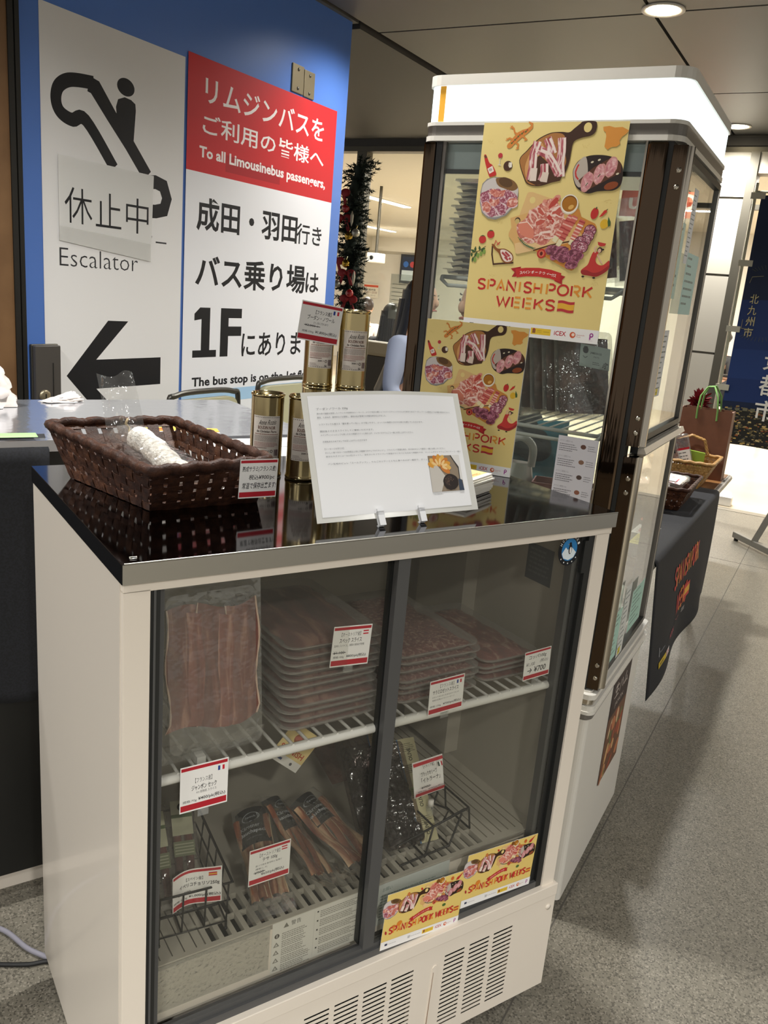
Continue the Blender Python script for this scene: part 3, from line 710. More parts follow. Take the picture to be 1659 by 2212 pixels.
# big ham pack standing at the left
t = thing('vacuum_pack', FC @ T(.060, .050, .7555) @ RZ(.05) @ RX(-.12), 'large clear pack of raw ham slices standing upright at left end of the shelf', 'meat pack')
rnd = random.Random(2); w, h = .166, .262
m1 = MB(); q = lambda i, y: [(x, y, z) for x, z in rrect(i, i, w - i, h - i, .012)]
loft(m1, [q(.0, .0), q(.0, -.0012), q(.010, -.0015), q(.016, -.015), q(.03, -.017)][::-1], M_filmc)
obj('film', m1, t)
m1 = MB()
for k in range(5):
    x0 = .020 + .022 * k
    def sl(u, v, x0=x0, k=k):
        wob = .003 * sin(v * 9 + k * 2)
        return (x0 + u * .047 + wob - .006 * (v < .05), -.004 - .0016 * k - .004 * sin(pi * u), .046 + v * (.178 - .012 * (k % 2)) + .006 * sin(u * 3 + k))
    m1.grid(sl, 5, 14, M_hamv if k % 2 else M_hamw)
    m1.tube([sl(0, v / 14) for v in range(15)], [.0007 + .0010 * abs(sin(v * 2.1 + k)) for v in range(15)], mat('ham_fat', '#d6b9a6', .4), 5)
    m1.tube([sl(1, v / 14) for v in range(15)], [.0010 + .0012 * abs(sin(v * 1.7 + k)) for v in range(15)], mat('ham_fat', '#d6b9a6', .4), 5)
obj('ham_slices', m1, t)
t['label'] = 'large clear pack of raw ham slices standing upright at left end of the shelf'
m1 = MB(); m1.grid(lambda u, v: (-.002 + u * .165, -.004 - .012 * v + .003 * sin(u * 13), -.002 + .035 * v * .9 + .003 * sin(u * 9)), 12, 4, M_filmc); obj('film_tail', m1, t)
# flyer hanging askew behind the shelf
P = Print(.0008); s = .075
P.rect(-s / 2, -s / 2, s / 2, s / 2, '#e6cf92'); P.rect(-s / 2, -s / 2, s / 2, -s * .28, '#e9e6e0'); P.text('SPANISH', -s * .4, -s * .2, s * .4, -s * .05, '#b8402c', .02); P.ell(0, s * .2, s * .2, s * .15, '#9a5a3c')
for k in range(4): P.ell(s * (-.12 + .08 * k), s * (.2 + .04 * (k % 2)), s * .07, s * .05, '#b86a5c')
P.rect(-s * .35, -s * .42, -s * .12, -s * .36, '#3b4a72'); P.ell(s * .2, -s * .39, s * .04, s * .04, '#555555')
obj('flyer', P, M=FC @ T(.365, .205, .625) @ UP @ RZ(-.72), label='small yellow flyer hanging askew under the wire shelf', cat='flyer')
# ------------------------------------------------------------ black wire baskets on the deck
M_bw = mat('black_wire', '#151515', .45)
def wire_basket(M, label, w, d, h, nx, ny, group, fl=.0):
    t = thing('wire_basket', M, label, 'wire basket', group)
    m1 = MB(); r = .0016
    for z, g in ((0, 0), (h * .55, fl * .55), (h, fl)): m1.tube([(-g, -g, z), (w + g, -g, z), (w + g, d + g, z), (-g, d + g, z)], r * (1.5 if z == h else 1), M_bw, 6, closed=True)
    for k in range(nx + 1):
        x = w * k / nx; m1.tube([(x, -fl, h), (x, 0, 0), (x, d, 0), (x, d + fl, h)], r, M_bw, 5)
    for k in range(1, ny):
        y = d * k / ny; m1.tube([(-fl, y, h), (0, y, 0), (w, y, 0), (w + fl, y, h)], r, M_bw, 5)
    obj('wire_frame', m1, t)
    for x, y in ((0, 0), (w, 0), (w, d), (0, d)): m1 = MB(); m1.rod((x, y, -.014), (x, y, 0), .0022, M_bw, 6); m1.ball((x, y, -.013), .003, M_bw, 8, 6); obj('foot', m1, t)
    return t
wire_basket(FC @ T(.075, .068, .446) @ RZ(-.10), 'black wire basket of chorizo packs at left on the fridge floor', .105, .20, .075, 3, 5, 'black wire baskets', .006)
M_chor = meatmat('chorizo', '#3e1416', '#5c1f20', '#7a3a34', 40)
M_lab = mat('pale_green_label', '#b9bda4', .5); M_labw = mat('cream_label', '#c8c4a8', .5)
for k, (x, y, rz_, ry) in enumerate(((.092, .10, -.15, -.5), (.135, .115, -.22, -.5))):
    t = thing('chorizo_pack', FC @ T(x, y, .462) @ RZ(rz_) @ RX(.55), 'dark red chorizo pack with pale label in the left wire basket, ' + ('left one' if k == 0 else 'right one'), 'meat pack', 'chorizo packs')
    m1 = MB(); loft(m1, [[(px_, py_, z) for px_, py_ in rrect(i - .02, i, .026 - i, .17 - i, .008)] for i, z in ((.004, 0), (0, .004), (0, .012), (.006, .018))], M_film); obj('film', m1, t)
    m1 = MB()
    for q_ in range(2): m1.tube([(-.008 + .018 * q_, .02, .009), (-.006 + .018 * q_, .08, .010), (-.008 + .018 * q_, .15, .009)], [.006, .0075, .006], M_chor, 8)
    obj('sausages', m1, t)
    P = Print(.0006); P.rect(-.014, .095, .020, .155, '#b9b79d'); P.rect(-.014, .125, .020, .131, '#5b6a4a'); P.ell(.004, .143, .007, .007, '#2b2b28'); P.ell(.004, .143, .0035, .0035, '#b9b79d'); P.rect(-.014, .06, .02, .085, '#7c8068')
    for q_ in range(4): P.rect(-.012, .064 + .005 * q_, .018, .066 + .005 * q_, '#a8a992')
    o = obj('label_print', P, t); o.location = (0, 0, .0185)
# bacon packs
def bacon(M, label, w, L, seed):
    rnd = random.Random(seed)
    t = thing('bacon_pack', M, label, 'meat pack', 'bacon packs on the fridge floor')
    m1 = MB(); nx, ny = 8, 16; hs = [[rnd.uniform(0, 1) for _ in range(nx + 1)] for _ in range(ny + 1)]
    def f(u, v, s=1):
        ed = min(u, 1 - u) * 2; e2 = min(v, 1 - v) * 6; b = min(1, ed * 2.2, e2)
        return ((u - .5) * w * (1.25 if v < .2 else 1.06) + .004 * hs[int(v * ny)][0], -L * .22 + v * L * 1.28, s * (.013 * b + (.009 if v < .2 else .0032) * hs[int(v * ny)][int(u * nx)]) + .012 + max(0, .22 - v) * L * .62)
    m1.grid(f, nx, ny, M_filmc); m1.grid(lambda u, v: f(u, v, -.7), nx, ny, M_filmc); obj('film', m1, t)
    m1 = MB()
    for k in range(5):
        def g(u, v, k=k): return ((-.46 + .18 * k) * w + u * .21 * w + .003 * sin(v * 5 + 2 * k), .004 + v * (L - .02) + .006 * sin(3 * k), .012 + .0105 * sin(pi * (.15 + .7 * u)) - .004 + .0035 * sin(v * 8 + k * 1.7))
        m1.grid(g, 3, 12, M_bacon)
        m1.tube([g(1, v / 12) for v in range(13)], .0012, mat('bacon_fat', '#c3ab8c', .45), 5)
    obj('bacon_slices', m1, t)
    P = Print(.0007, lambda x, y, z: (x, y, z + .0265 - 18 * x * x))
    y0 = L * .58; P.rect(-w * .42, y0, w * .42, L * .99, '#14161a', 16); P.lift(.0004)
    P.ell(0, L * .88, w * .25, L * .05, '#9aa0a4', .1, 26); P.ell(0, L * .88, w * .225, L * .042, '#14161a', .1, 26); P.text('Fürst', -w * .15, L * .865, w * .15, L * .9, '#9aa0a4', .01) if False else P.text('Speck', -w * .15, L * .865, w * .15, L * .895, '#9aa0a4', .0)
    P.text('Kärntner', -w * .34, L * .76, w * .20, L * .80, '#a8abae', .01); P.text('Bauchspeck', -w * .38, L * .69, w * .38, L * .74, '#b8bbbe', .02); P.text('g.g.A. geschnitten', -w * .2, L * .645, w * .2, L * .665, '#84878a')
    obj('label_print', P, t)
    return t
def lay(a0, b0, c0, a1, b1, c1, roll=0):
    p = Vector((a0, b0, c0)); d = Vector((a1, b1, c1)) - p; L = d.length; d.normalize()
    x = d.cross(Vector((0, 0, 1))).normalized(); z = x.cross(d)
    m = Matrix(((x.x, d.x, z.x, p.x), (x.y, d.y, z.y, p.y), (x.z, d.z, z.z, p.z), (0, 0, 0, 1)))
    return FC @ m @ RY(roll), L
M, L = lay(.443, .082, .438, .392, .225, .492, .1); bacon(M, 'bacon pack with black label, rightmost and uppermost of the bacon pile', .082, L, 1)
M, L = lay(.350, .072, .446, .318, .215, .515, .55); bacon(M, 'bacon pack with black label, middle of the bacon pile', .072, L, 2)
M, L = lay(.262, .066, .440, .290, .215, .505, -.35); bacon(M, 'bacon pack with dark label, leftmost of the bacon pile beside the wire basket', .064, L, 3)
m1 = MB(); rnd = random.Random(4)
M_scrap = M_filmc
# olive pouches in a second basket, with a tag stand
M_olive = mat('black_olives', '#150b0e', .35); M_filmd = glassmat('dark_pouch_film', (.62, .56, .55), .8, haze=.03, hazecol=(.3, .27, .26), ior=1.8, rough=.12, bump=.8, bscale=50)
for k, (x, y, rz_, lean) in enumerate(((.545, .088, -.1, -.72), (.520, .150, -.1, -.80))):
    t = thing('olive_pouch', FC @ T(x, y, .436) @ RZ(rz_) @ RX(lean), 'dark olive pouch with cream label strip beside the middle stile, ' + ('front one' if k == 0 else 'one behind'), 'food pouch', 'olive pouches')
    m1 = MB(); w, h = .085, .19
    loft(m1, [[(px_, y_, pz_) for px_, pz_ in rrect(-w / 2 + i, i * .3, w / 2 - i, h - i * .3, .008)] for i, y_ in ((.02, -.030), (.004, -.018), (0, -.006), (.004, .0))][::-1], M_filmd); obj('film', m1, t)
    m1 = MB(); rnd = random.Random(k); m1.box(-w / 2 + .008, -.012, .008, w / 2 - .010, -.004, h * .86, M_olive)
    for i in range(46): m1.ball((rnd.uniform(-w / 2 + .014, w / 2 - .016), rnd.uniform(-.02, -.008), rnd.uniform(.012, h * .78)), (.009, .009, .0105), M_olive, 8, 6)
    obj('olives', m1, t)
    P = Print(.0006, lambda x, y, z: (x, y, z - .008 * ((x - .04) / .02) ** 2 * .5)); P.rect(.022, .0, .062, h, '#b4ad8a', 12); P.lift(.0003); P.rect(.022, .0, .0245, h, '#3e6f9c'); P.rect(.0245, h * .45, .062, h * .52, '#8fa35c', 4)
    rn = random.Random(k + 9)
    for y0 in (.02, .07, .115, .155): P.text('OLIVE', .03, y0, .054, y0 + .008, '#3c3a2c', .02, pi / 2); P.lines(.028, y0 + .024, .058, 5, .0034, .0013, '#66614a', rn)
    o = obj('label_strip', P, t); o.matrix_world = t.matrix_world @ T(0, -.0225, 0) @ UP
t = thing('wire_rack', FC @ T(.53, .055, .432), 'small black wire stand right of the olive pouches', 'wire rack')
m1 = MB(); r = .002
for y in (.0, .075):
    m1.tube([(.035, y, .0), (.048, y, .06), (.115, y, .075), (.128, y, .075), (.136, y, .028)], r, M_bw, 6)
    m1.tube([(-.02, y, .0), (.09, y, .006), (.112, y, .068)], r, M_bw, 6)
m1.rod((.048, 0, .06), (.048, .075, .06), r, M_bw); m1.rod((.128, 0, .075), (.128, .075, .075), r, M_bw); m1.rod((.136, 0, .028), (.136, .075, .028), r, M_bw)
m1.rod((-.03, 0, .045), (.128, 0, .075), r, M_bw); m1.rod((-.03, .075, .052), (.128, .075, .075), r, M_bw); m1.rod((.09, 0, .006), (.09, .075, .006), r, M_bw); m1.rod((.035, 0, 0), (.035, .075, 0), r, M_bw)
m1.tube([(.07, 0, .066), (.115, .04, .05), (.07, .075, .066)], r, M_bw, 6)
obj('wire_frame', m1, t)
t = thing('tag_clip', FC @ T(.601, .098, .502), 'clear clip with white cap holding the black olives price tag', 'clip')
m1 = MB(); m1.box(-.007, -.003, -.028, .005, .003, .0, M_clearp); m1.tube([(-.001, 0, -.028), (-.008, .0, -.042), (.0, 0, -.05)], .003, M_clearp, 6); obj('clip_body', m1, t)
m1 = MB(); m1.lathe([(0, .012), (.0055, .012), (.006, 0), (0, 0)], M_white, n=12); obj('cap', m1, t)
# dark bag lying behind the olives on the right
t = thing('plastic_bag', FC @ T(.60, .30, .431), 'flat clear bag lying at the back of the fridge floor', 'plastic bag')
m1 = MB(); rnd = random.Random(6); hs = [[rnd.uniform(0, 1) for _ in range(9)] for _ in range(9)]
m1.grid(lambda u, v: (-.09 + u * .17, v * .15, .012 + .05 * v + .012 * hs[int(v * 8)][int(u * 8)] * sin(pi * u)), 8, 8, M_filmc); obj('film', m1, t)
m1 = MB(); m1.grid(lambda u, v: (-.08 + u * .09, .02 + v * .12, .006 + .04 * v), 4, 4, M_darkham); obj('dark_meat', m1, t)
# ============================================================ pork-weeks artwork (metres on an A3 sheet .30 x .42)
Y_BG = '#e3cd86'; RD = '#bf2f2a'; OR = '#dd8f35'; WOOD = '#a8713c'; WOODD = '#3d2415'; LT = '#cf9a5f'
M_pk1 = meatmat('printed_ham', '#a8433c', '#cc7a6a', '#edcabb', 150, .5, (1, 1, 1)); M_pk2 = meatmat('printed_belly', '#8f3038', '#b8626a', '#ead6d0', 170, .5, (1, .3, 1))
M_pk3 = meatmat('printed_salami', '#7c2c3c', '#a2566a', '#e2c0c4', 260, .5, (1, 1, 1)); M_pk4 = meatmat('printed_loin', '#b4606a', '#cf8f92', '#e6bfbc', 130, .5, (1, 1, 1))
M_pk5 = meatmat('printed_dark_salami', '#4e1a2a', '#7a3448', '#b87888', 160, .5, (1, 1, 1))
def art_belly(P, r):
    P.blob([(0.0857, 0.3488), (0.0998, 0.3674), (0.1117, 0.3807), (0.1239, 0.3909), (0.1452, 0.4001), (0.1673, 0.4018), (0.1830, 0.4009), (0.1928, 0.4082), (0.2026, 0.4161), (0.2095, 0.4206), (0.2322, 0.4206), (0.2368, 0.4132), (0.2353, 0.4015), (0.2277, 0.3946), (0.2109, 0.3911), (0.1974, 0.3859), (0.1931, 0.3779), (0.1922, 0.3656), (0.1908, 0.3455), (0.1842, 0.3232), (0.1676, 0.3112), (0.1462, 0.3025), (0.1282, 0.2997), (0.1091, 0.3035), (0.0989, 0.3171)], WOODD)
    P.blob([(0.0872, 0.3486), (0.1011, 0.3664), (0.1130, 0.3793), (0.1252, 0.3895), (0.1454, 0.3985), (0.1609, 0.3998), (0.1738, 0.3953), (0.1796, 0.3794), (0.1799, 0.3634), (0.1848, 0.3454), (0.1768, 0.3251), (0.1629, 0.3125), (0.1447, 0.3043), (0.1279, 0.3013), (0.1107, 0.3050), (0.1004, 0.3180)], WOOD)
    P.blob([(0.0997, 0.3357), (0.1108, 0.3706), (0.1248, 0.3849), (0.1369, 0.3648), (0.1301, 0.3179), (0.1106, 0.3091)], LT)
    c = [(0.2195, 0.4096), (0.2275, 0.4097), (0.2180, 0.4186)]; P.ell(c[0][0], c[0][1], c[1][0] - c[0][0], c[2][1] - c[0][1], Y_BG, n=22)
    P.poly([(0.1082, 0.3091), (0.1161, 0.3503), (0.1287, 0.3586), (0.1799, 0.3191), (0.1767, 0.3109), (0.1459, 0.3039), (0.1279, 0.3013)], '#4a2d1c')
    for s in ([(0.1204, 0.3838), (0.1146, 0.3605), (0.1159, 0.3360), (0.1137, 0.3113)], [(0.1399, 0.3900), (0.1489, 0.3751), (0.1552, 0.3631)], [(0.1402, 0.3426), (0.1426, 0.3263), (0.1382, 0.3099)], [(0.1700, 0.3912), (0.1729, 0.3653), (0.1729, 0.3432), (0.1777, 0.3190)], [(0.1237, 0.3687), (0.1443, 0.3609), (0.1580, 0.3449), (0.1726, 0.3230)]):
        P.stroke(s, [.017] * len(s), M_pk2); P.stroke([(x + .0055, y) for x, y in s], .005, '#ead9cf'); P.stroke([(x - .003, y) for x, y in s], .002, '#e6cbc2')
    P.stroke([(0.1197, 0.3340), (0.1198, 0.3094)], .014, '#e3d3c6'); P.stroke([(0.1449, 0.3264), (0.1431, 0.3079)], .014, '#ddcabb')
def art_loin(P, r):
    P.blob([(0.2016, 0.3236), (0.2024, 0.3357), (0.2108, 0.3495), (0.2292, 0.3579), (0.2549, 0.3595), (0.2792, 0.3550), (0.2951, 0.3435), (0.3010, 0.3259), (0.3000, 0.3062), (0.2889, 0.2959), (0.2698, 0.2940), (0.2549, 0.2925), (0.2380, 0.2883), (0.2219, 0.2929), (0.2091, 0.3036)], '#2a1c18')
    P.blob([(0.2025, 0.3236), (0.2031, 0.3353), (0.2113, 0.3489), (0.2242, 0.3551), (0.2319, 0.3203), (0.2208, 0.2999), (0.2099, 0.3057)], '#b9aca0')
    P.poly([(0.2145, 0.3119), (0.2413, 0.3365), (0.2768, 0.3569), (0.2951, 0.3435), (0.2964, 0.3278), (0.2551, 0.3049), (0.2308, 0.2922)], '#5a3422')
    P.ell(*[(0.2812, 0.3037)][0], .014, .007, '#8a4420', .3); P.stroke([(0.2065, 0.3278), (0.2093, 0.3379), (0.2116, 0.3419)], .003, RD); P.stroke([(0.2065, 0.3278), (0.2088, 0.3198), (0.2142, 0.3139)], .003, RD)
    for x, y, k in ((1190, 610, 1), (1305, 540, 1.05), (1410, 480, 1.05)):
        c = [(-0.0619, 0.4314), (-0.0508, 0.4314), (-0.0593, 0.4117)]; q = (c[0][0] + (x) * (c[1][0] - c[0][0]) / 45, 0)
    for q in [(0.2324, 0.3099), (0.2551, 0.3249), (0.2761, 0.3376)]:
        P.ell(q[0], q[1], .0115, .0195, '#c98f88', -.25, 24, .05, r); P.ell(q[0], q[1], .0098, .0172, M_pk4, -.25, 24, .05, r)
    for q in [(0.2510, 0.3506), (0.2904, 0.3257), (0.2376, 0.3464)]: P.ell(q[0], q[1], .003, .0018, '#d8cdb0', .4)
    for q in [(0.2304, 0.3022), (0.2528, 0.3188)]: P.stroke([q, (q[0] + .004, q[1] + .006)], .0015, '#3c5a34')
def art_salami(P, r):
    o = [(0.0078, 0.2852), (0.0103, 0.3023), (0.0200, 0.3120), (0.0388, 0.3156), (0.0603, 0.3151), (0.0802, 0.3083), (0.0905, 0.2961), (0.0928, 0.2795), (0.0871, 0.2604), (0.0708, 0.2407), (0.0479, 0.2317), (0.0306, 0.2337), (0.0156, 0.2449), (0.0087, 0.2639)]
    P.poly(o, '#8e8a86'); P.blob([(0.0102, 0.2853), (0.0129, 0.3013), (0.0249, 0.3111), (0.0391, 0.3136), (0.0463, 0.2991), (0.0864, 0.2981), (0.0910, 0.2794), (0.0844, 0.2624), (0.0679, 0.2438), (0.0449, 0.2364), (0.0247, 0.2410), (0.0130, 0.2555)], '#c9c1bd')
    P.blob([(0.0397, 0.3125), (0.0604, 0.3149), (0.0798, 0.3083), (0.0895, 0.2961), (0.0782, 0.2895), (0.0585, 0.2941), (0.0463, 0.2991)], '#7d5a34'); P.ell(*[(0.0617, 0.3058)][0], .016, .009, '#5a3f24', -.3)
    P.blob([(0.0083, 0.2810), (0.0208, 0.2877), (0.0323, 0.2927), (0.0521, 0.2887), (0.0684, 0.2913), (0.0835, 0.2855), (0.0920, 0.2753), (0.0885, 0.2668), (0.0758, 0.2558), (0.0563, 0.2412), (0.0370, 0.2404), (0.0190, 0.2472), (0.0129, 0.2598)], M_pk3)
    for q in [(0.0204, 0.2729), (0.0406, 0.2672), (0.0625, 0.2658), (0.0752, 0.2768), (0.0360, 0.2478), (0.0595, 0.2530), (0.0434, 0.2821), (0.0814, 0.2665), (0.0252, 0.2560)]:
        P.ell(q[0], q[1], .013, .010, '#d9bfc2', r.uniform(0, 3), 18, .08, r); P.ell(q[0], q[1], .0122, .0092, M_pk3 if r.random() < .6 else M_pk1, r.uniform(0, 3), 18, .08, r)
    P.poly([(0.0260, 0.2858), (0.0346, 0.2934), (0.0497, 0.2886), (0.0637, 0.2912), (0.0607, 0.2784), (0.0419, 0.2757)], M_pk1)
def art_board(P, r):
    P.poly([(0.1117, 0.2853), (0.1148, 0.2879), (0.1229, 0.2882), (0.2203, 0.2603), (0.2252, 0.2574), (0.2306, 0.2444), (0.2606, 0.2324), (0.2646, 0.2265), (0.2654, 0.2200), (0.2301, 0.1426), (0.2255, 0.1402), (0.2161, 0.1423), (0.1619, 0.1657), (0.1418, 0.1752)], '#c9863c')
    P.poly([(0.1117, 0.2853), (0.1148, 0.2879), (0.1229, 0.2882), (0.1874, 0.2703), (0.1785, 0.2390), (0.0995, 0.2398)], '#dcb67c'); P.poly([(0.0814, 0.2365), (0.1874, 0.2703), (0.2399, 0.2068), (0.2386, 0.2005), (0.1065, 0.1660), (0.1015, 0.1675), (0.0950, 0.1875), (0.0817, 0.2007), (0.0815, 0.2071), (0.0859, 0.2180)], '#d8ab6c')
    P.poly([(0.0976, 0.1866), (0.1829, 0.2101), (0.2386, 0.2005), (0.1065, 0.1660), (0.1015, 0.1675)], '#e4c08a')
    P.ell(*[(0.1247, 0.2727)][0], .0062, .0065, Y_BG); P.ell(*[(0.0977, 0.2324)][0], .006, .006, WOODD); P.ell(*[(0.0972, 0.2308)][0], .005, .005, '#c9b070')
    P.stroke([(0.1395, 0.1750), (0.1771, 0.1878), (0.2298, 0.2001)], .003, '#5a3a1e')
    P.blob([(0.0972, 0.2228), (0.1141, 0.2362), (0.1213, 0.2512), (0.1383, 0.2623), (0.1549, 0.2743), (0.1707, 0.2759), (0.1838, 0.2640), (0.1939, 0.2500), (0.1959, 0.2295), (0.1897, 0.2104), (0.1787, 0.2078), (0.1695, 0.1926), (0.1566, 0.1856), (0.1395, 0.1910), (0.1258, 0.1881), (0.1052, 0.1998)], M_pk1)
    cs = [(0.1119, 0.2192), (0.1274, 0.2094), (0.1327, 0.2370), (0.1444, 0.2522), (0.1589, 0.2631), (0.1693, 0.2697), (0.1770, 0.2493), (0.1698, 0.2366), (0.1856, 0.2373), (0.1573, 0.2277), (0.1500, 0.2148), (0.1650, 0.2071), (0.1383, 0.1994), (0.1249, 0.1944), (0.1452, 0.2313), (0.1814, 0.2205)]
    for q in cs:
        a = r.uniform(0, 3); w = r.uniform(.012, .019); h = w * r.uniform(.35, .6)
        P.ell(q[0], q[1], w, h, r.choice(['#e9c3b4', '#d98f7c', '#eed2c6']), a, 14, .25, r); P.ell(q[0] + .001, q[1] - .001, w * .85, h * .72, r.choice([M_pk1, '#c05a4c', '#b8463c', M_pk1]), a, 14, .25, r)
    P.blob([(0.1013, 0.2272), (0.1197, 0.2302), (0.1332, 0.2181), (0.1359, 0.1993), (0.1193, 0.2005), (0.1052, 0.2083)], '#d9836c'); P.stroke([(0.1013, 0.2272), (0.1197, 0.2302), (0.1332, 0.2181)], .002, '#f0d4c4')
    c = [(0.2031, 0.2678), (0.2217, 0.2685), (0.2001, 0.2871)]; rx, ry = c[1][0] - c[0][0], c[2][1] - c[0][1]
    P.ell(c[0][0], c[0][1] - .001, rx, ry, '#d8cdb8', n=30); P.ell(c[0][0], c[0][1], rx * .93, ry * .92, '#f0e9da', n=30); P.ell(c[0][0], c[0][1] + .0006, rx * .84, ry * .80, '#7a4a14', n=30); P.ell(c[0][0], c[0][1] - .0008, rx * .80, ry * .74, '#a86c1c', n=30); P.ell(c[0][0] + .004, c[0][1] - .006, .006, .004, '#d8a85a', .5)
    for s in ([(0.2103, 0.2456), (0.1807, 0.1943)], [(0.2194, 0.2449), (0.1900, 0.1864)], [(0.2349, 0.2384), (0.2156, 0.1899)]):
        (xa, ya), (xb, yb) = s; P.stroke(s, .0095, '#e3d8b0'); P.stroke([(xa, ya), (xa + (xb - xa) * .8, ya + (yb - ya) * .8)], .0115, '#c8655a')
        for k in range(6):
            t_ = .06 + .13 * k; q = (xa + (xb - xa) * t_, ya + (yb - ya) * t_); P.stroke([(q[0] - .006, q[1] + .001), (q[0] + .006, q[1] - .003)], .0028, r.choice(['#edcfc0', '#a83f3c', '#e5b0a0']))
    for q in [(0.2524, 0.2187), (0.2496, 0.2083), (0.2445, 0.1988), (0.2359, 0.1962), (0.2293, 0.1886), (0.2407, 0.1872)]:
        P.ell(q[0], q[1], .0125, .0118, '#5c2434', n=22); P.ell(q[0], q[1], .0113, .0106, M_pk3, n=22)
        for k in range(14): a = r.uniform(0, 6.3); d = r.uniform(0, .009); P.ell(q[0] + d * cos(a), q[1] + d * sin(a), .0012, .0009, '#e3c3c8', n=6)
    for q in [(0.1785, 0.1784), (0.1892, 0.1685), (0.2016, 0.1776), (0.2122, 0.1677), (0.2247, 0.1748), (0.2247, 0.1601), (0.2038, 0.1630), (0.2327, 0.1669), (0.2238, 0.1517)]: P.ell(q[0], q[1], .014, .0085, '#a8627a', r.uniform(-.4, .8), 16, .1, r); P.ell(q[0], q[1] - .0006, .0128, .0074, M_pk5, r.uniform(-.4, .8), 16, .1, r)
    q = [(0.1578, 0.1697)][0]; P.ell(q[0], q[1], .0095, .0095, '#b8302a', n=18); P.ell(q[0], q[1], .0065, .0065, '#d66a50', n=16); P.ell(q[0], q[1], .003, .004, '#5a2018')
    P.stroke([(0.1070, 0.1956), (0.1191, 0.1856), (0.1390, 0.1782)], .0022, '#4a5c3c')
    for k in range(12):
        a = [(0.1070, 0.1956), (0.1390, 0.1782)]; t_ = k / 11; x = a[0][0] + (a[1][0] - a[0][0]) * t_; y = a[0][1] + (a[1][1] - a[0][1]) * t_ - .004 * sin(pi * t_)
        P.stroke([(x - .004, y + .004), (x, y), (x + .005, y + .002)], .0012, '#5e7350')
def art_small(P, r):
    # lizard
    P.stroke([(0.0612, 0.3762), (0.0693, 0.3855), (0.0795, 0.3957), (0.0880, 0.4008), (0.0966, 0.4049), (0.1038, 0.4110), (0.1040, 0.4170), (0.0966, 0.4206)], [.009, .012, .014, .012, .008, .006, .004, .002], '#d0823a'); P.ell(*[(0.0622, 0.3772)][0], .0075, .0055, '#d0823a', .6)
    for s in ([(0.0745, 0.3896), (0.0666, 0.3875), (0.0592, 0.3905), (0.0549, 0.3874)], [(0.0770, 0.3967), (0.0694, 0.4007), (0.0659, 0.4089), (0.0610, 0.4109)], [(0.0842, 0.3947), (0.0916, 0.3917), (0.0947, 0.3867)], [(0.0719, 0.3834), (0.0796, 0.3784), (0.0785, 0.3702)]): P.stroke(s, .0035, '#d0823a')
    for q in [(0.0549, 0.3874), (0.0610, 0.4109), (0.0947, 0.3867), (0.0785, 0.3702)]:
        for a in (.3, 1.2, 2.2, 3.4): P.stroke([q, (q[0] + .004 * cos(a), q[1] + .004 * sin(a))], .0014, '#d0823a')
    for q in [(0.0652, 0.3813), (0.0713, 0.3875), (0.0774, 0.3937), (0.0848, 0.3992), (0.0923, 0.4029)]: P.ell(q[0], q[1], .0022, .0016, '#5a6a30', .6); P.ell(q[0] + .003, q[1] + .003, .002, .0014, '#a8482a', .6)
    P.poly([(0.2495, 0.4103), (0.2614, 0.4119), (0.2725, 0.4090), (0.2871, 0.4098), (0.3002, 0.4037), (0.2958, 0.3975), (0.2883, 0.3921), (0.2848, 0.3853), (0.2870, 0.3795), (0.2807, 0.3745), (0.2708, 0.3740), (0.2641, 0.3692), (0.2572, 0.3746), (0.2578, 0.3840), (0.2579, 0.3938), (0.2556, 0.4006), (0.2510, 0.4035)], '#d8913e')
    P.blob([(0.0073, 0.3569), (0.0118, 0.3580), (0.0205, 0.3435), (0.0284, 0.3384), (0.0381, 0.3240), (0.0371, 0.3188), (0.0272, 0.3158), (0.0227, 0.3184), (0.0125, 0.3402)], RD); P.poly([(0.0067, 0.3564), (0.0118, 0.3580), (0.0144, 0.3532), (0.0098, 0.3515)], '#6a3a2a'); P.poly([(0.0178, 0.3315), (0.0281, 0.3374), (0.0331, 0.3270), (0.0235, 0.3216)], '#eadfd2'); P.ell(*[(0.0248, 0.3296)][0], .004, .003, '#b8a8a0')
    c = [(0.0433, 0.3574)][0]; P.ell(c[0], c[1], .0050, .0050, '#b5343a'); P.stroke([(0.0433, 0.3522), (0.0436, 0.3398)], .0012, '#dcd6c4'); P.stroke([(0.0402, 0.3397), (0.0470, 0.3388)], .0016, '#dcd6c4')
    c = [(0.0624, 0.3374)][0]; P.ell(c[0], c[1], .0098, .0098, '#4a2c1c', n=22); P.poly([(0.0630, 0.3381), (0.0633, 0.3443), (0.0704, 0.3444), (0.0712, 0.3351), (0.0660, 0.3340)], '#e8e0d0'); P.poly([(0.0630, 0.3381), (0.0633, 0.3443), (0.0652, 0.3443), (0.0656, 0.3350)], '#cdbfa8')
    P.ell(*[(0.2564, 0.2516)][0], .0075, .0110, RD, -.2, 18); P.stroke([(0.2585, 0.2592), (0.2595, 0.2638)], .0022, '#3f5a2c'); P.poly([(0.2662, 0.2449), (0.2747, 0.2574), (0.2801, 0.2600), (0.2806, 0.2546), (0.2731, 0.2472)], '#c8342c'); P.stroke([(0.2796, 0.2580), (0.2817, 0.2607)], .0016, '#3f5a2c')
    P.ell(*[(0.2787, 0.2326)][0], .0082, .0092, '#dcb030', -.3, 18); P.poly([(0.2871, 0.2276), (0.2848, 0.2366), (0.2851, 0.2467), (0.2910, 0.2369), (0.2911, 0.2298)], '#3f5f34')
    for q in [(0.0241, 0.1912), (0.0415, 0.2025)]:
        P.ell(q[0], q[1], .0082, .0082, '#c23430', n=20); 
        for a in (.4, 1.2, 2.0, 2.8): P.stroke([(q[0], q[1] + .007), (q[0] + .005 * cos(a), q[1] + .006 + .003 * sin(a))], .0013, '#3f5a2c')
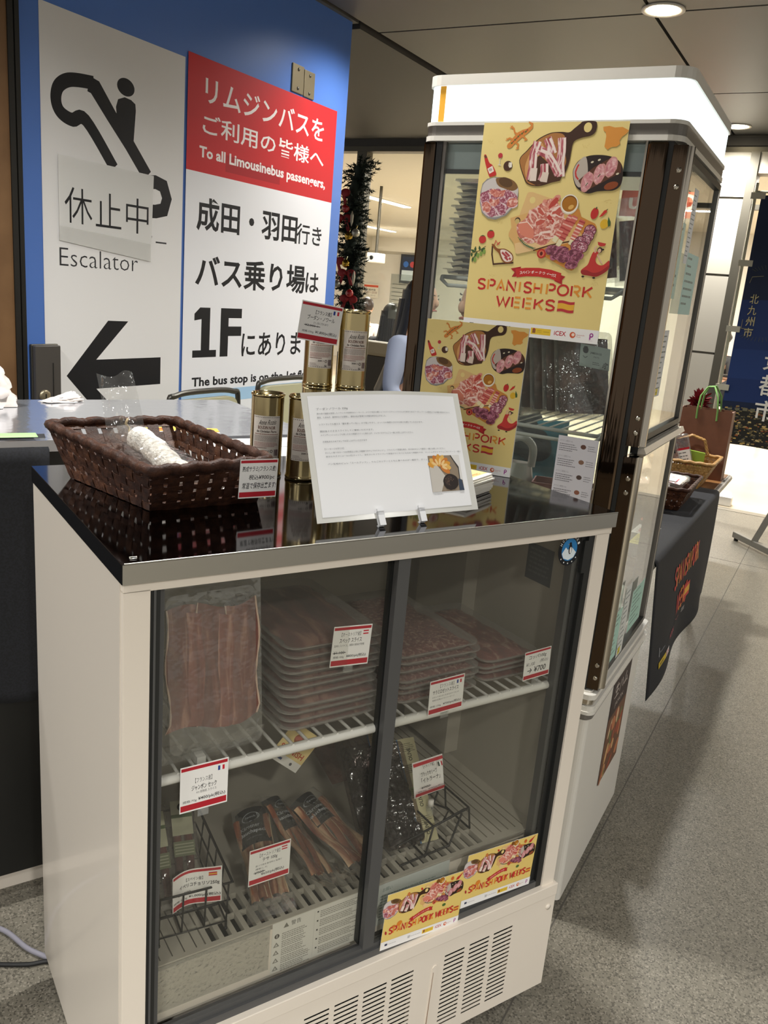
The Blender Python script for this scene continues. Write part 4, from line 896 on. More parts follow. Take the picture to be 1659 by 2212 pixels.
    P.stroke([(-0.0005, 0.1614), (0.0175, 0.1668), (0.0333, 0.1776)], .0016, '#6a5a34')
    for s in ([(0.0102, 0.1653), (0.0100, 0.1763)], [(0.0210, 0.1681), (0.0185, 0.1778)], [(0.0103, 0.1647), (-0.0003, 0.1691)], [(0.0232, 0.1705), (0.0327, 0.1732)], [(0.0151, 0.1656), (0.0093, 0.1532)], [(0.0031, 0.1627), (0.0028, 0.1550)], [(0.0287, 0.1751), (0.0242, 0.1628)], [(0.0078, 0.1553), (0.0055, 0.1441)]): P.stroke([s[0], ((s[0][0] + s[1][0]) / 2, (s[0][1] + s[1][1]) / 2), s[1]], [.001, .0055, .001], '#36532f')
    for q in [(0.0174, 0.1581), (0.0243, 0.1618), (0.0311, 0.1665), (0.0119, 0.1489)]: P.ell(q[0], q[1], .0035, .0050, '#7f9a4a')
    P.stroke([(0.0548, 0.1428), (0.0492, 0.1622), (0.0483, 0.1795)], .0030, '#4a2c1c'); P.stroke([(0.0534, 0.1423), (0.0994, 0.1483)], .0034, '#4a2c1c'); P.blob([(0.0463, 0.1816), (0.0510, 0.1829), (0.0606, 0.1748), (0.0776, 0.1747), (0.0932, 0.1670), (0.0983, 0.1565), (0.0934, 0.1479), (0.0816, 0.1463), (0.0722, 0.1527), (0.0644, 0.1652), (0.0549, 0.1723)], '#8a5228')
    P.blob([(0.0673, 0.1708), (0.0779, 0.1725), (0.0923, 0.1647), (0.0963, 0.1564), (0.0926, 0.1507), (0.0824, 0.1490), (0.0743, 0.1550)], '#ead6cc')
    for s in ([(0.0714, 0.1674), (0.0848, 0.1578)], [(0.0785, 0.1687), (0.0893, 0.1602)], [(0.0787, 0.1585), (0.0868, 0.1525)], [(0.0886, 0.1570), (0.0926, 0.1540)]): P.stroke(s, .0042, '#b0474a')
    P.stroke([(0.0524, 0.1819), (0.0548, 0.1907), (0.0593, 0.1845), (0.0649, 0.1880), (0.0619, 0.1835), (0.0573, 0.1811)], .0016, '#c8453c')
    # dancer
    P.blob([(0.2654, 0.1789), (0.2754, 0.1782), (0.2713, 0.1651), (0.2768, 0.1562), (0.2880, 0.1548), (0.2991, 0.1644), (0.3004, 0.1525), (0.2938, 0.1459), (0.2864, 0.1371), (0.2762, 0.1322), (0.2626, 0.1333), (0.2488, 0.1355), (0.2455, 0.1426), (0.2571, 0.1538), (0.2607, 0.1666)], '#c13a34'); P.blob([(0.2456, 0.1416), (0.2566, 0.1434), (0.2706, 0.1391), (0.2855, 0.1432), (0.3006, 0.1556), (0.2993, 0.1462), (0.2866, 0.1360), (0.2762, 0.1317), (0.2627, 0.1329), (0.2485, 0.1348)], '#9a2a2a')
    P.stroke([(0.2694, 0.1774), (0.2665, 0.1855), (0.2712, 0.1910)], .0028, '#dcb49a'); P.stroke([(0.2738, 0.1746), (0.2796, 0.1657), (0.2858, 0.1578)], .0026, '#dcb49a'); P.ell(*[(0.2775, 0.1831)][0], .0052, .0056, '#3a1f18'); P.ell(*[(0.2770, 0.1820)][0], .0034, .0040, '#dcb49a'); P.poly([(0.2711, 0.1986), (0.2883, 0.1960), (0.2861, 0.1912), (0.2779, 0.1903), (0.2726, 0.1931)], '#c13a34')
    for q in [(0.2832, 0.1844), (0.2508, 0.1304), (0.2733, 0.1294)]: P.ell(q[0], q[1], .003, .0018, '#2a1c18')
def art_ribbon(P, r, txt=True):
    P.poly([(0.0951, 0.1363), (0.1172, 0.1413), (0.1173, 0.1318), (0.1082, 0.1203), (0.0994, 0.1196), (0.1045, 0.1291)], '#a82428'); P.poly([(0.2042, 0.1303), (0.2149, 0.1278), (0.2091, 0.1210), (0.2098, 0.1115), (0.1923, 0.1177), (0.1959, 0.1243)], '#a82428')
    top = [(0.1060, 0.1358), (0.1281, 0.1398), (0.1562, 0.1413), (0.1821, 0.1394), (0.2055, 0.1340)]; bot = [(0.1101, 0.1191), (0.1317, 0.1228), (0.1576, 0.1238), (0.1824, 0.1219), (0.2044, 0.1169)]
    n = len(top); P.put(top + bot, [(n + i, n + i + 1, i + 1, i) for i in range(n - 1)], RD)
    s = 'スペインポークウィークス'; N = len(s); cs = [(0.1189, 0.1291), (0.1340, 0.1316), (0.1563, 0.1325), (0.1788, 0.1306), (0.1926, 0.1279)]
    import bisect
    for k, ch in enumerate(s):
        t_ = k / (N - 1) * (len(cs) - 1); i = min(int(t_), len(cs) - 2); f = t_ - i
        x = cs[i][0] + (cs[i + 1][0] - cs[i][0]) * f; y = cs[i][1] + (cs[i + 1][1] - cs[i][1]) * f; a = math.atan2(cs[i + 1][1] - cs[i][1], cs[i + 1][0] - cs[i][0])
        h = .0030 if ch not in 'ーィ' else (.0006 if ch == 'ー' else .0022)
        P.text(ch, x - .0028, y - h, x + .0028, y + h, '#f3e6dc', .02, a)
LET = {'S': [('r', [(.95, .86), (.7, 1), (.3, 1), (.06, .84), (.08, .64), (.35, .54), (.7, .46), (.95, .3), (.9, .1), (.65, 0), (.3, 0), (.04, .14)])],
       'P': [('o', [(.08, 0), (.08, 1)]), ('r', [(.3, 1), (.7, 1), (.95, .86), (.95, .6), (.7, .42), (.3, .42)])], 'A': [('o', [(0, 0), (.5, 1), (1, 0)]), ('r', [(.34, .27), (.66, .27)])],
       'N': [('r', [(.05, 0), (.05, 1), (.95, 0), (.95, 1)])], 'I': [('o', [(.5, 0), (.5, 1)])], 'H': [('o', [(.95, 0), (.95, 1)]), ('o', [(.05, 0), (.05, 1)]), ('r', [(.05, .5), (.8, .5)])],
       'O': [('r', [(.5 + .5 * cos(k * pi / 10), .5 + .5 * sin(k * pi / 10)) for k in range(20)] + [(1, .5)])], 'R': [('r', [(.05, 0), (.05, 1)]), ('o', [(.25, 1), (.7, 1), (.92, .86), (.92, .62), (.7, .45), (.3, .45)]), ('o', [(.5, .42), (.95, 0)])],
       'K': [('r', [(.05, 0), (.05, 1)]), ('r', [(.95, 1), (.15, .42)]), ('o', [(.42, .56), (.95, 0)])], 'W': [('r', [(0, 1), (.27, 0), (.5, .85), (.73, 0), (1, 1)])], 'E': [('r', [(.05, 0), (.05, 1)]), ('o', [(.3, 1), (.95, 1)]), ('o', [(.3, .5), (.9, .5)]), ('o', [(.3, 0), (.95, 0)])]}
def letters(P, word, x0, y0, x1, h, sw, flip=0):
    wd = [.45 if c == 'I' else 1.35 if c == 'W' else 1.05 if c in 'NO' else .6 if c == ' ' else .9 for c in word]; gap = .28; tot = sum(wd) + gap * (len(word) - 1); u = (x1 - x0) / tot; x = x0
    for c, w in zip(word, wd):
        for i, (k, pts) in enumerate(LET.get(c, [])):
            P.stroke([(x + px_ * w * u, y0 + py_ * h) for px_, py_ in pts], sw, RD if k == 'r' else OR)
        x += (w + gap) * u
def art_title(P):
    q = [(0.0252, 0.0809), (0.1639, 0.0810), (0.1768, 0.0810), (0.2744, 0.0804), (0.0719, 0.0490), (0.2003, 0.0493)]
    hh = .0200; y1 = .0905; y2 = .0585
    letters(P, 'SPANISH', q[0][0], y1, q[1][0] + .004, hh, .0042); letters(P, 'PORK', q[2][0] + .001, y1, q[3][0], hh, .0042); letters(P, 'WEEKS', q[4][0], y2, q[5][0], hh, .0042)
    a = [(0.2065, 0.0499), (0.2416, 0.0465)]; x0, x1 = a[0][0], a[1][0]
    def wave(y): return [(x0 + (x1 - x0) * k / 8, y + .0012 * sin(k / 8 * 2 * pi)) for k in range(9)]
    for ya, yb, c in ((y2 - .001, y2 + .021, '#b5343a'), (y2 + .0045, y2 + .0155, '#dfa937')): P.poly(wave(ya) + wave(yb)[::-1], c)
def art_strip(P, w=.30, h=.0275):
    P.rect(0, 0, w, h, '#eae8e6')
    x = lambda f: f * w; y = h * .5
    P.rect(x(.05), y - .0025, x(.082), y + .0045, '#2c3450'); P.text('UNIÓN EUROPEA', x(.09), y - .001, x(.19), y + .002, '#56565a')
    P.stroke([(x(.335), y + .004), (x(.35), y + .0034), (x(.365), y + .0042)], .0012, '#3a3a3c'); P.stroke([(x(.335), y + .001), (x(.35), y + .0004), (x(.365), y + .0012)], .0012, '#3a3a3c'); P.stroke([(x(.335), y - .002), (x(.35), y - .0026), (x(.365), y - .0018)], .0012, '#3a3a3c')
    P.text('Fondos Europeos', x(.372), y - .0018, x(.50), y + .0024, '#6a6a6e'); P.rect(x(.52), y - .0065, x(.665), y + .0065, '#e0bb35'); P.rect(x(.532), y - .004, x(.555), y + .0045, '#8a5a34'); P.ell(x(.543), y + .0045, .0022, .0018, '#a8382c'); P.text('GOBIERNO', x(.565), y + .0008, x(.60), y + .0024, '#6a5a20'); P.text('DE ESPAÑA', x(.565), y - .0022, x(.60), y - .0006, '#6a5a20'); P.rect(x(.612), y - .0004, x(.655), y + .0006, '#a8882a')
    P.text('iCEX', x(.690), y - .0042, x(.775), y + .0052, '#b8303a', .02); P.ell(x(.822), y, .0062, .0062, '#c8552c', n=22); P.ell(x(.825), y + .0006, .0034, .0034, '#f0d8c8', n=18); P.text('Spanish', x(.85), y - .0008, x(.905), y + .0022, '#b8403a'); P.text('Pork', x(.85), y - .004, x(.88), y - .0016, '#d08a6a')
    P.stroke([(x(.944), y - .006), (x(.944), y + .004)], .0028, '#9a3a8c'); P.ell(x(.952), y + .003, .0042, .0045, '#9a3a8c'); P.ell(x(.952), y + .0032, .0018, .002, '#eae8e6'); P.text('Pork', x(.94), y - .0085, x(.965), y - .0072, '#b48ab0')
def poster_art(P, seed=3):
    r = random.Random(seed)
    P.rect(0, 0, .30, .42, Y_BG, 1)
    rr = random.Random(1)
    for q in [(0.0174, 0.3840), (0.2198, 0.3758), (0.0537, 0.1186), (0.2763, 0.1175), (0.0582, 0.2274), (0.2793, 0.2757)]:
        for k in range(7): a = rr.uniform(0, 6); P.stroke([(q[0] + .002 * k - .007, q[1] + rr.uniform(-.004, .004)), (q[0] + .002 * k - .004, q[1] + rr.uniform(-.004, .004))], .0006, '#d6bb74')
    art_title(P); art_strip(P); art_ribbon(P, r); art_small(P, r); art_belly(P, r); art_loin(P, r); art_salami(P, r); art_board(P, r)
def flyer_art(P, seed=5, w=.172, h=.112):
    """landscape card made of the same pictures"""
    r = random.Random(seed)
    P.rect(0, 0, w, h, '#e2c672')
    def put(fn, cx, cy, sx, tx, ty, rot=0.):
        P.af = lambda x, y: (tx + ((x - cx) * cos(rot) - (y - cy) * sin(rot)) * sx, ty + ((x - cx) * sin(rot) + (y - cy) * cos(rot)) * sx); fn(P, r); P.af = None
    put(art_salami, .070, .270, .46, .022, .079); put(art_board, .165, .215, .40, .106, .083, .2); put(art_belly, .165, .345, .40, .056, .078, -.28); put(art_loin, .257, .305, .42, .152, .073)
    put(art_ribbon, .150, .127, .44, .078, .049, .28)
    P.af = lambda x, y: (.014 + (x - .02) * .76, .0295 + (y - .0905) * .62)
    letters(P, 'SPANISH', .02, .0905, .095, .02, .004); letters(P, 'PORK', .103, .0905, .145, .02, .004); letters(P, 'WEEKS', .153, .0905, .205, .02, .004); P.af = None
    P.rect(.157, .030, .168, .0385, '#b8402c'); P.rect(.157, .0325, .168, .036, '#e0a23a')
    P.poly([(.150, .098), (.156, .098), (.166, .111), (.160, .107), (.152, .103)], RD); P.ell(.141, .104, .0035, .004, '#c8642c'); P.ell(.108, .108, .004, .0042, '#7a4a14')
    P.ell(.034, .0455, .006, .005, '#d8802c', .5, 10); P.ell(.022, .0435, .004, .002, '#c8702c'); P.ell(.007, .034, .002, .004, '#a82c2c', .3); P.ell(.131, .052, .004, .003, '#4a6a34'); P.ell(.045, .101, .003, .004, '#c8743c'); P.ell(.073, .103, .002, .003, RD, .6)
    P.af = lambda x, y: (x * w / .30, y * .6); art_strip(P); P.af = None
M_board = mat('foam_board_edge', '#e6e2d6', .7)
# big poster on the tall fridge glass
P = Print(.0002); poster_art(P); MB.box(P, 0, 0, -.0012, .30, .42, -.0002, mat('poster_paper', '#e6e4de', .6))
obj('poster', P, M=FT @ T(-.400, -.0062, 1.3515) @ UP @ RZ(0), label='large yellow pork weeks poster on the tall showcase front glass', cat='poster')
# small board poster standing on the counter
P = Print(.0002); P.af = lambda x, y: (x * .7, y * .7); poster_art(P); P.af = None; MB.box(P, 0, 0, -.006, .21, .294, -.0002, M_board)
pv = Vector((.0505, 1.7220, 0)); qv = Vector((.2447, 1.6430, 0)); az_ = math.atan2(qv.y - pv.y, qv.x - pv.x)
obj('poster_board', P, M=T(pv.x, pv.y, 1.0803) @ RZ(az_) @ RX(-.03) @ UP, label='smaller yellow pork weeks board standing on the steel top behind the paper sheet', cat='poster')
# two cards taped low on the right glass door
fl = Print(.0002); flyer_art(fl); MB.box(fl, 0, 0, -.0008, .172, .112, -.0001, M_board)
o1 = obj('flyer', fl, M=FC @ T(.4455, .0035, .318) @ UP @ RZ(-.06), label='yellow landscape pork weeks card low on the sliding glass, left one of two', cat='flyer', group='pork weeks cards on the glass')
o2 = o1.copy(); COL.objects.link(o2); o2.matrix_world = FC @ T(.6195, .0035, .337) @ UP @ RZ(-.05); o2['label'] = 'yellow landscape pork weeks card low on the sliding glass, right one of two'
# ============================================================ things on the steel top
ZT = 1.0803
M_rat = mat('dark_rattan', '#2e1a12', .55, spec=.22, noise=(90, '#472a1b', 4, .35, .7), bump=.3, bscale=300)
M_rat2 = mat('dark_rattan_light', '#40261a', .5, spec=.25, noise=(120, '#5c3a26', 4, .35, .7), bump=.3, bscale=300)
def basket(M, label, rim, bot, h, mats, nw, nh, group=None, handles=None, rimr=.0065, holes=.12, seed=1, name='woven_basket'):
    """rim, bot: four corners (front-left, front-right, back-right, back-left)"""
    rnd = random.Random(seed)
    t = thing(name, M, label, 'basket', group)
    def S(i, u, v):
        a, b = Vector(bot[i]), Vector(bot[(i + 1) % 4]); c, d = Vector(rim[i]), Vector(rim[(i + 1) % 4])
        lo = a.lerp(b, u); hi = c.lerp(d, u); p = lo.lerp(hi, v); return Vector((p.x, p.y, h * v))
    m1 = MB()
    for i in range(4):
        a, b = Vector(rim[i]), Vector(rim[(i + 1) % 4]); L = (a - b).length; n = max(3, int(L / nw + .5)); nrm = Vector(((b - a).y, -(b - a).x, 0)).normalized()
        # stakes
        for k in range(n):
            u0, u1 = (k + .10) / n, (k + .86) / n; mm = rnd.choice(mats); vs = []; fs = []
            for j in range(nh * 4 + 1):
                v = j / (nh * 4); o = .0011 * sin(pi * (v * nh + k)) ; p, q = S(i, u0, v), S(i, u1, v); vs += [p + nrm * o, q + nrm * o]
            for j in range(nh * 4): fs.append((2 * j, 2 * j + 1, 2 * j + 3, 2 * j + 2))
            m1.add(vs, fs, mm, False)
        # weavers
        for r_ in range(nh):
            v0, v1 = (r_ + .03) / nh, (r_ + .96) / nh; sg = r_; mm = rnd.choice(mats); N = n * 4; vs = []; fs = []
            jit = rnd.uniform(-.02, .02)
            if rnd.random() < holes and 0 < r_ : v0 += .35 / nh
            for j in range(N + 1):
                u = j / N; o = -.0013 * sin(pi * (u * n - .5) + pi / 2 + pi * sg) ; vs += [S(i, u, v0 + jit) + nrm * o, S(i, u, v1 + jit) + nrm * o]
            for j in range(N): fs.append((2 * j, 2 * j + 2, 2 * j + 3, 2 * j + 1))
            m1.add(vs, fs, mm, False)
    # woven bottom
    P0 = [Vector(b) for b in bot]
    for k in range(10):
        u0, u1 = (k + .06) / 10, (k + .94) / 10; a, b, c, d = P0[0].lerp(P0[1], u0), P0[0].lerp(P0[1], u1), P0[3].lerp(P0[2], u1), P0[3].lerp(P0[2], u0)
        m1.add([(p.x, p.y, .002) for p in (a, b, c, d)], [(0, 1, 2, 3)], rnd.choice(mats))
    for k in range(14):
        u0, u1 = (k + .1) / 14, (k + .9) / 14; a, b, c, d = P0[0].lerp(P0[3], u0), P0[1].lerp(P0[2], u0), P0[1].lerp(P0[2], u1), P0[0].lerp(P0[3], u1)
        m1.add([(p.x, p.y, .0032) for p in (a, b, c, d)], [(0, 1, 2, 3)], rnd.choice(mats))
    obj('weave', m1, t, solid=.0008)
    # wrapped rim
    m1 = MB(); path = []; rs = []
    for i in range(4):
        a, b = Vector(rim[i]), Vector(rim[(i + 1) % 4]); p_, n_ = Vector(rim[i - 1]), Vector(rim[(i + 2) % 4]); L = (b - a).length; K = int(L / .0055); c0 = .018 / L
        for k in range(K):
            u = c0 + (1 - 2 * c0) * k / (K - 1); q = a.lerp(b, u)
            path.append((q.x, q.y, h + .0015 * sin(k * .7 + i) + .001)); rs.append(rimr * (1 + .13 * abs(sin(k * 1.05)) + rnd.uniform(-.05, .09)))
        q0, q2 = a.lerp(b, 1 - c0), b.lerp(n_, .018 / (n_ - b).length)
        for w in (.33, .66): e = (q0 * (1 - w) ** 2 + b * 2 * w * (1 - w) + q2 * w * w); path.append((e.x, e.y, h)); rs.append(rimr * 1.15)
    m1.tube(path, rs, mats[0], 8, closed=True); obj('rim', m1, t)
    if handles:
        for pts in handles:
            m1 = MB(); L = [Vector(p) for p in pts]
            for ph in (0, 2.1, 4.2):
                q = []
                for k in range(41):
                    u = k / 40 * (len(L) - 1); i = min(int(u), len(L) - 2); e = L[i].lerp(L[i + 1], u - i); q.append(e + Vector((.0035 * cos(k * .75 + ph), .0035 * sin(k * .75 + ph), .002 * sin(k * .75 + ph))))
                m1.tube(q, .0042, mats[-1], 6)
            obj('handle', m1, t)
    return t
basket(FC @ T(0, 0, ZT), 'dark brown woven basket at left end of the steel top', [(.080, .150, 0), (.283, .190, 0), (.250, .548, 0), (.022, .532, 0)], [(.100, .214, 0), (.276, .222, 0), (.238, .452, 0), (.040, .440, 0)], .074, [M_rat, M_rat, M_rat2], .027, 5, seed=4, rimr=.0075, holes=.45)
# salami in its bag
t = thing('salami', FC @ T(.168, .375, ZT + .034) @ RZ(-1.42) @ RY(.09), 'white mould-dusted salami in a clear bag inside the woven basket', 'salami')
M_sal = mat('salami_mould', '#f0ece5', .75, noise=(120, '#a89c8c', 6, .45, .75), bump=.8, bscale=220)
m1 = MB(); m1.tube([(-.115 + .0115 * k, .006 * sin(k * .3), .006 + .012 * (1 - k / 20) ) for k in range(21)], [.004, .012] + [.021 + .0015 * sin(k * 1.3) for k in range(16)] + [.019, .012, .004], M_sal, 18); obj('sausage', m1, t)
m1 = MB(); rnd = random.Random(7)
hs = [[rnd.uniform(-1, 1) for _ in range(13)] for _ in range(9)]
def bag(u, v):
    a = 2 * pi * u; L = -.125 + .28 * v; r = .030 - .012 * max(0, v - .8) * 3
    j = hs[int(v * 8)][int((u % 1) * 12)] * .002; return (L, (.036 + j) * cos(a), max(-.012, .010 + (.024 + j) * sin(a)))
m1.grid(bag, 12, 8, M_filmc)
def flap(u, v):
    return (-.125 - .055 * v, (-.036 + .072 * u) + .006 * v * sin(u * 5), .012 + .098 * v + .006 * sin(u * 6 + v * 3))
m1.grid(flap, 10, 8, M_filmc); obj('clear_bag', m1, t)
m1 = MB(); m1.tube([(-.117, .0, .018), (-.128, .004, .026), (-.124, -.004, .034), (-.132, .003, .04)], .0022, mat('twine', '#b8a582', .8), 6); obj('tied_end', m1, t)
tagobj(FC @ T(.215, .158, 1.1055) @ RZ(.04) @ RX(.02) @ UP @ RZ(-.02), 'handwritten salami price tag on the woven basket corner, 900 yen',
       price_tag('', .063, .060, [('熟成サラミ(フランス産)', .06, .66, .95, .82, 'b'), ('税込¥900/pc', .24, .45, .92, .60, 'b'), ('常温で保存出来ます!', .08, .24, .97, .40, 'b')], None, None, True))
# cans
M_gold = mat('gold_tin', '#b5a57a', .2, metal=1.0); M_goldrim = mat('gold_rim', '#cbbb8e', .12, metal=1.0)
CR, CHH = .0298, .150
def can(M, label):
    t = thing('tin_can', M, label, 'tin can', 'gold tins on the steel top')
    m1 = MB(); m1.lathe([(CR - .001, .002), (CR - .0006, .006), (CR - .0012, .008), (CR - .0012, CHH - .006)], M_gold, n=40); m1.tube([(0, -CR + .0012, .008), (0, -CR + .0012, CHH - .008)], .0006, M_goldrim, 5) if False else None
    obj('body', m1, t)
    m1 = MB(); m1.lathe([(0, CHH - .005), (CR - .006, CHH - .005), (CR - .004, CHH - .0045), (CR - .002, CHH - .0005), (CR - .0008, CHH), (CR + .0002, CHH - .001), (CR + .0002, CHH - .004), (CR - .0012, CHH - .006)], M_goldrim, n=40); obj('lid', m1, t)
    m1 = MB(); m1.lathe([(0, .003), (CR - .004, .003), (CR - .001, 0), (CR + .0002, .001), (CR, .005), (CR - .001, .007)], M_goldrim, n=40); obj('base_rim', m1, t)
    P = Print(.0005, lambda x, y, z: ((CR - .0009 + z) * sin(x / CR), -(CR - .0009 + z) * cos(x / CR), y))
    w, y0, y1 = .0265, .036, .112; rn = random.Random(2)
    P.rect(-w, y0, w, y1, '#dcd3c8', 24); P.lift(.0001)
    for k in range(14): P.poly([(-w + .001 + k * .0037, y0 + .0016), (-w + .0035 + k * .0037, y0 + .0016), (-w + .0022 + k * .0037, y0 + .0036)], '#3c3430'); 
    for k in range(14): P.poly([(-w + .001 + k * .0037, y1 - .0018), (-w + .0035 + k * .0037, y1 - .0018), (-w + .0022 + k * .0037, y1 - .0036)], '#3c3430')
    P.text('Anne Rozès', -.0155, .0965, .0165, .1055, '#2a2422', .0, .06, .35); P.text('BOUDIN NOIR', -.016, .0885, .0165, .0945, '#6a4438', .02); P.text('de Christian Parra', -.0185, .0825, .019, .0870, '#4a3a34', .02)
    P.lines(-.022, .0790, .0235, 1, .002, .0013, '#8a5a50', rn); P.lines(-.0235, .0760, .0235, 5, .0022, .0011, '#9a8a84', rn, (.9, 1)); P.lines(-.0235, .0640, .0235, 4, .0022, .0011, '#b08078', rn, (.8, 1)); P.lines(-.0235, .0545, .006, 1, .002, .0012, '#7a4a44', rn, (.8, .9))
    P.text('330 g', -.006, .0478, .006, .0515, '#2a2422', .03); P.lines(-.0235, .0445, -.004, 3, .002, .0010, '#a89a94', rn)
    P.ell(.0105, .0495, .0028, .0028, '#5a504c', n=12); P.ell(.0105, .0495, .0016, .0016, '#dcd3c8', n=10); P.stroke([(.0095, .0425), (.0085, .041), (.0095, .0395), (.0115, .0400), (.0118, .0418)], .0012, '#2a2422')
    for k in range(11): P.rect(.0155 + k * .00085, .041, .0155 + k * .00085 + rn.choice([.0003, .0005]), .0525, '#5a3a44')
    obj('label_print', P, t)
    return t
c0 = can(FC @ T(.368, .392, ZT) @ RZ(-.45), 'gold tin on the steel top behind the basket price tag, front left of the tins')
cans = [(.425, .358, 0, 'gold tin half hidden behind the left edge of the paper sheet'), (.522, .496, 0, 'gold tin hidden behind the paper sheet under the tagged tin'), (.578, .462, 0, 'gold tin hidden behind the paper sheet under the right upper tin'),
        (.522, .496, CHH, 'upper gold tin bearing the boudin noir price tag'), (.578, .462, CHH, 'upper gold tin right of the one with the price tag')]
for x, y, z, lab in cans: dup(c0, FC @ T(x, y, ZT + z) @ RZ(-.35), lab)
tagobj(FC @ T(.448, .452, 1.322) @ RZ(-.28) @ UP @ RZ(-.11), 'boudin noir price tag with French flag on the upper left tin',
       price_tag('', .079, .071, [('【フランス産】', .36, .70, .74, .81, 'b'), ('ブーダン・ノワール', .18, .55, .84, .67, 'b'), ('少し缶に汚れあり', .34, .45, .70, .51), ('¥2,000→', .15, .36, .48, .43, 's'), ('規格:330g', .10, .20, .38, .27), ('¥1,800/pc(税込)', .42, .20, .94, .30, 'b')], FRA))
# laminated explanation sheet on its little stand
A = Vector((.290, .047, 1.092)); Bv = Vector((.588, .047, 1.092)); C = Vector((.308, .152, 1.262))
xa = (Bv - A).normalized(); ya = (C - A); ya = (ya - xa * ya.dot(xa)).normalized(); za = xa.cross(ya)
MS = FC @ Matrix(((xa.x, ya.x, za.x, A.x), (xa.y, ya.y, za.y, A.y), (xa.z, ya.z, za.z, A.z), (0, 0, 0, 1)))
sheetfn = lambda x, y, z: (x + .016 * y / .2, y, z + .009 * sin(pi * x / .298) * (y / .2) ** 1.4)
P = Print(.0006, sheetfn); w, h = .298, .203; rn = random.Random(12)
def gridrect(P, x0, y0, x1, y1, m, n=24, k=10):
    pts = [(x0 + (x1 - x0) * i / n, y0 + (y1 - y0) * j / k) for j in range(k + 1) for i in range(n + 1)]
    P.put(pts, [(j * (n + 1) + i, j * (n + 1) + i + 1, (j + 1) * (n + 1) + i + 1, (j + 1) * (n + 1) + i) for j in range(k) for i in range(n)], m)
t = thing('explanation_sheet', MS, 'white laminated explanation sheet with a food photo on a small clear stand', 'sheet')
gridrect(P, 0, 0, w, h, mat('laminate', '#d4d3cc', .15, spec=.6)); P.lift(.0003); gridrect(P, .010, .008, w - .012, h - .006, mat('white_sheet_paper', '#e9e9ea', .35)); P.lift(.0003)
G = '#6c6e70'
P.text('ブーダンノワール 330g', .022, .1735, .075, .1775, G)
tx = [('豚の血の脂肪を使用したフランスの伝統的なソーセージ。(バスク地方の農シェフのクリスチャンパラさんの代表作であるブーダンノワールは豚肉よりも内臓の割合が少なく)', .022, .1665, .272), ('豚肉、たまねぎ、香辛料などを使用し、最初の缶が登場する完璧な味を仕上げました。', .022, .1605, .142), ('レストランでも使える「腸を使っていない」ので扱いやすく、ふっくらの食感と口どけの良さを感じていただけます。', .024, .1495, .212), ('開封後そのままスライスしてご賞味いただけます。', .024, .1385, .116), ('メインディッシュとしても楽しむなら表面をカリッと焼き上げ、ジャガイモやりんごと一緒にお召し上がりください。', .024, .1325, .190), ('冷凍後あたためてなしでお召し上がりいただけます', .026, .1220, .102), ('【ソーセージの作り方】', .028, .1105, .060), ('おいしい食べ方の一つは3時間以上前に冷蔵庫で冷やしてからカットし、フライパンで表面を焼き、付け合わせとして野菜と一緒にお楽しみください。', .028, .1045, .250), ('適当な大きさに(2〜3cm位)カットし、油をひいたフライパンで表面がカリカリになるまで両面をやき、マッシュポテトやりんごのソテーと一緒に', .028, .0985, .282), ('パン生地のピュレ「スールブッフ」、りんごのソテーとともに食べるのが一般的で、ボリューム感のある一皿になります。', .030, .0870, .270)]
for s_, x0, y0, x1 in tx: P.text(s_, x0, y0, x1, y0 + .0030, '#8b8d90')
x0, y0, x1, y1 = .212, .034, .276, .094
gridrect(P, x0, y0, x1, y1, '#8f7f6c', 12, 10); P.lift(.0002); P.poly([(x0, y0), (x0, y0 + .040), (x0 + .010, y0 + .052), (x0 + .030, y0 + .025), (x0 + .018, y0)], '#c9c3ba'); P.poly([(x1, y1), (x1, y0 + .018), (x1 - .006, y0 + .014), (x1 - .004, y0 + .040), (x1 - .018, y1)], '#dcdad6'); P.stroke([(x1 - .018, y1), (x1 - .005, y0 + .038), (x1 - .006, y0 + .01)], .0016, '#2e3034')
for k in range(9):
    a = 2.9 - k * .44; P.ell(x0 + .021 + .013 * cos(a), y0 + .042 + .010 * sin(a), .0105, .0050, ['#d99a3c', '#e3b460', '#c97a34'][k % 3], a, 14)
for k in range(6):
    a = 2.6 - k * .6; P.ell(x0 + .021 + .011 * cos(a), y0 + .042 + .008 * sin(a), .0060, .0022, '#edc98c', a, 10)
P.ell(x0 + .039, y0 + .015, .0155, .0135, '#2a211e', .1, 24, .03, rn); P.ell(x0 + .037, y0 + .017, .0105, .0085, '#3d302b', .1, 20, .08, rn)
for k in range(12): P.ell(x0 + .037 + rn.uniform(-.008, .008), y0 + .017 + rn.uniform(-.006, .006), .0010, .0007, '#6d5446', 0, 6)
P.poly([(x1 - .010, y0), (x1, y0), (x1 - .002, y0 + .018), (x1 - .009, y0 + .020)], '#3a4658'); P.text('リンゴのソテー', .215, .0285, .232, .0312, '#9a9a9a')
obj('sheet', P, t)
for x in (.108, .184):
    m1 = MB(); m1.box(x - .0055, -.012, -.002, x + .0055, .010, .005, mat('white_plastic', '#dfe0e2', .3)); m1.box(x - .0055, .004, .0022, x + .0055, .014, .005, MATS['white_plastic'])
    m1.box(x - .004, -.0128, -.09, x + .004, -.0095, .0, MATS['white_plastic']); obj('stand_hook', m1, t)
m1 = MB(); m1.box(.10, -.0128, -.06, .192, -.0098, -.045, MATS['white_plastic']); obj('stand_bar', m1, t)
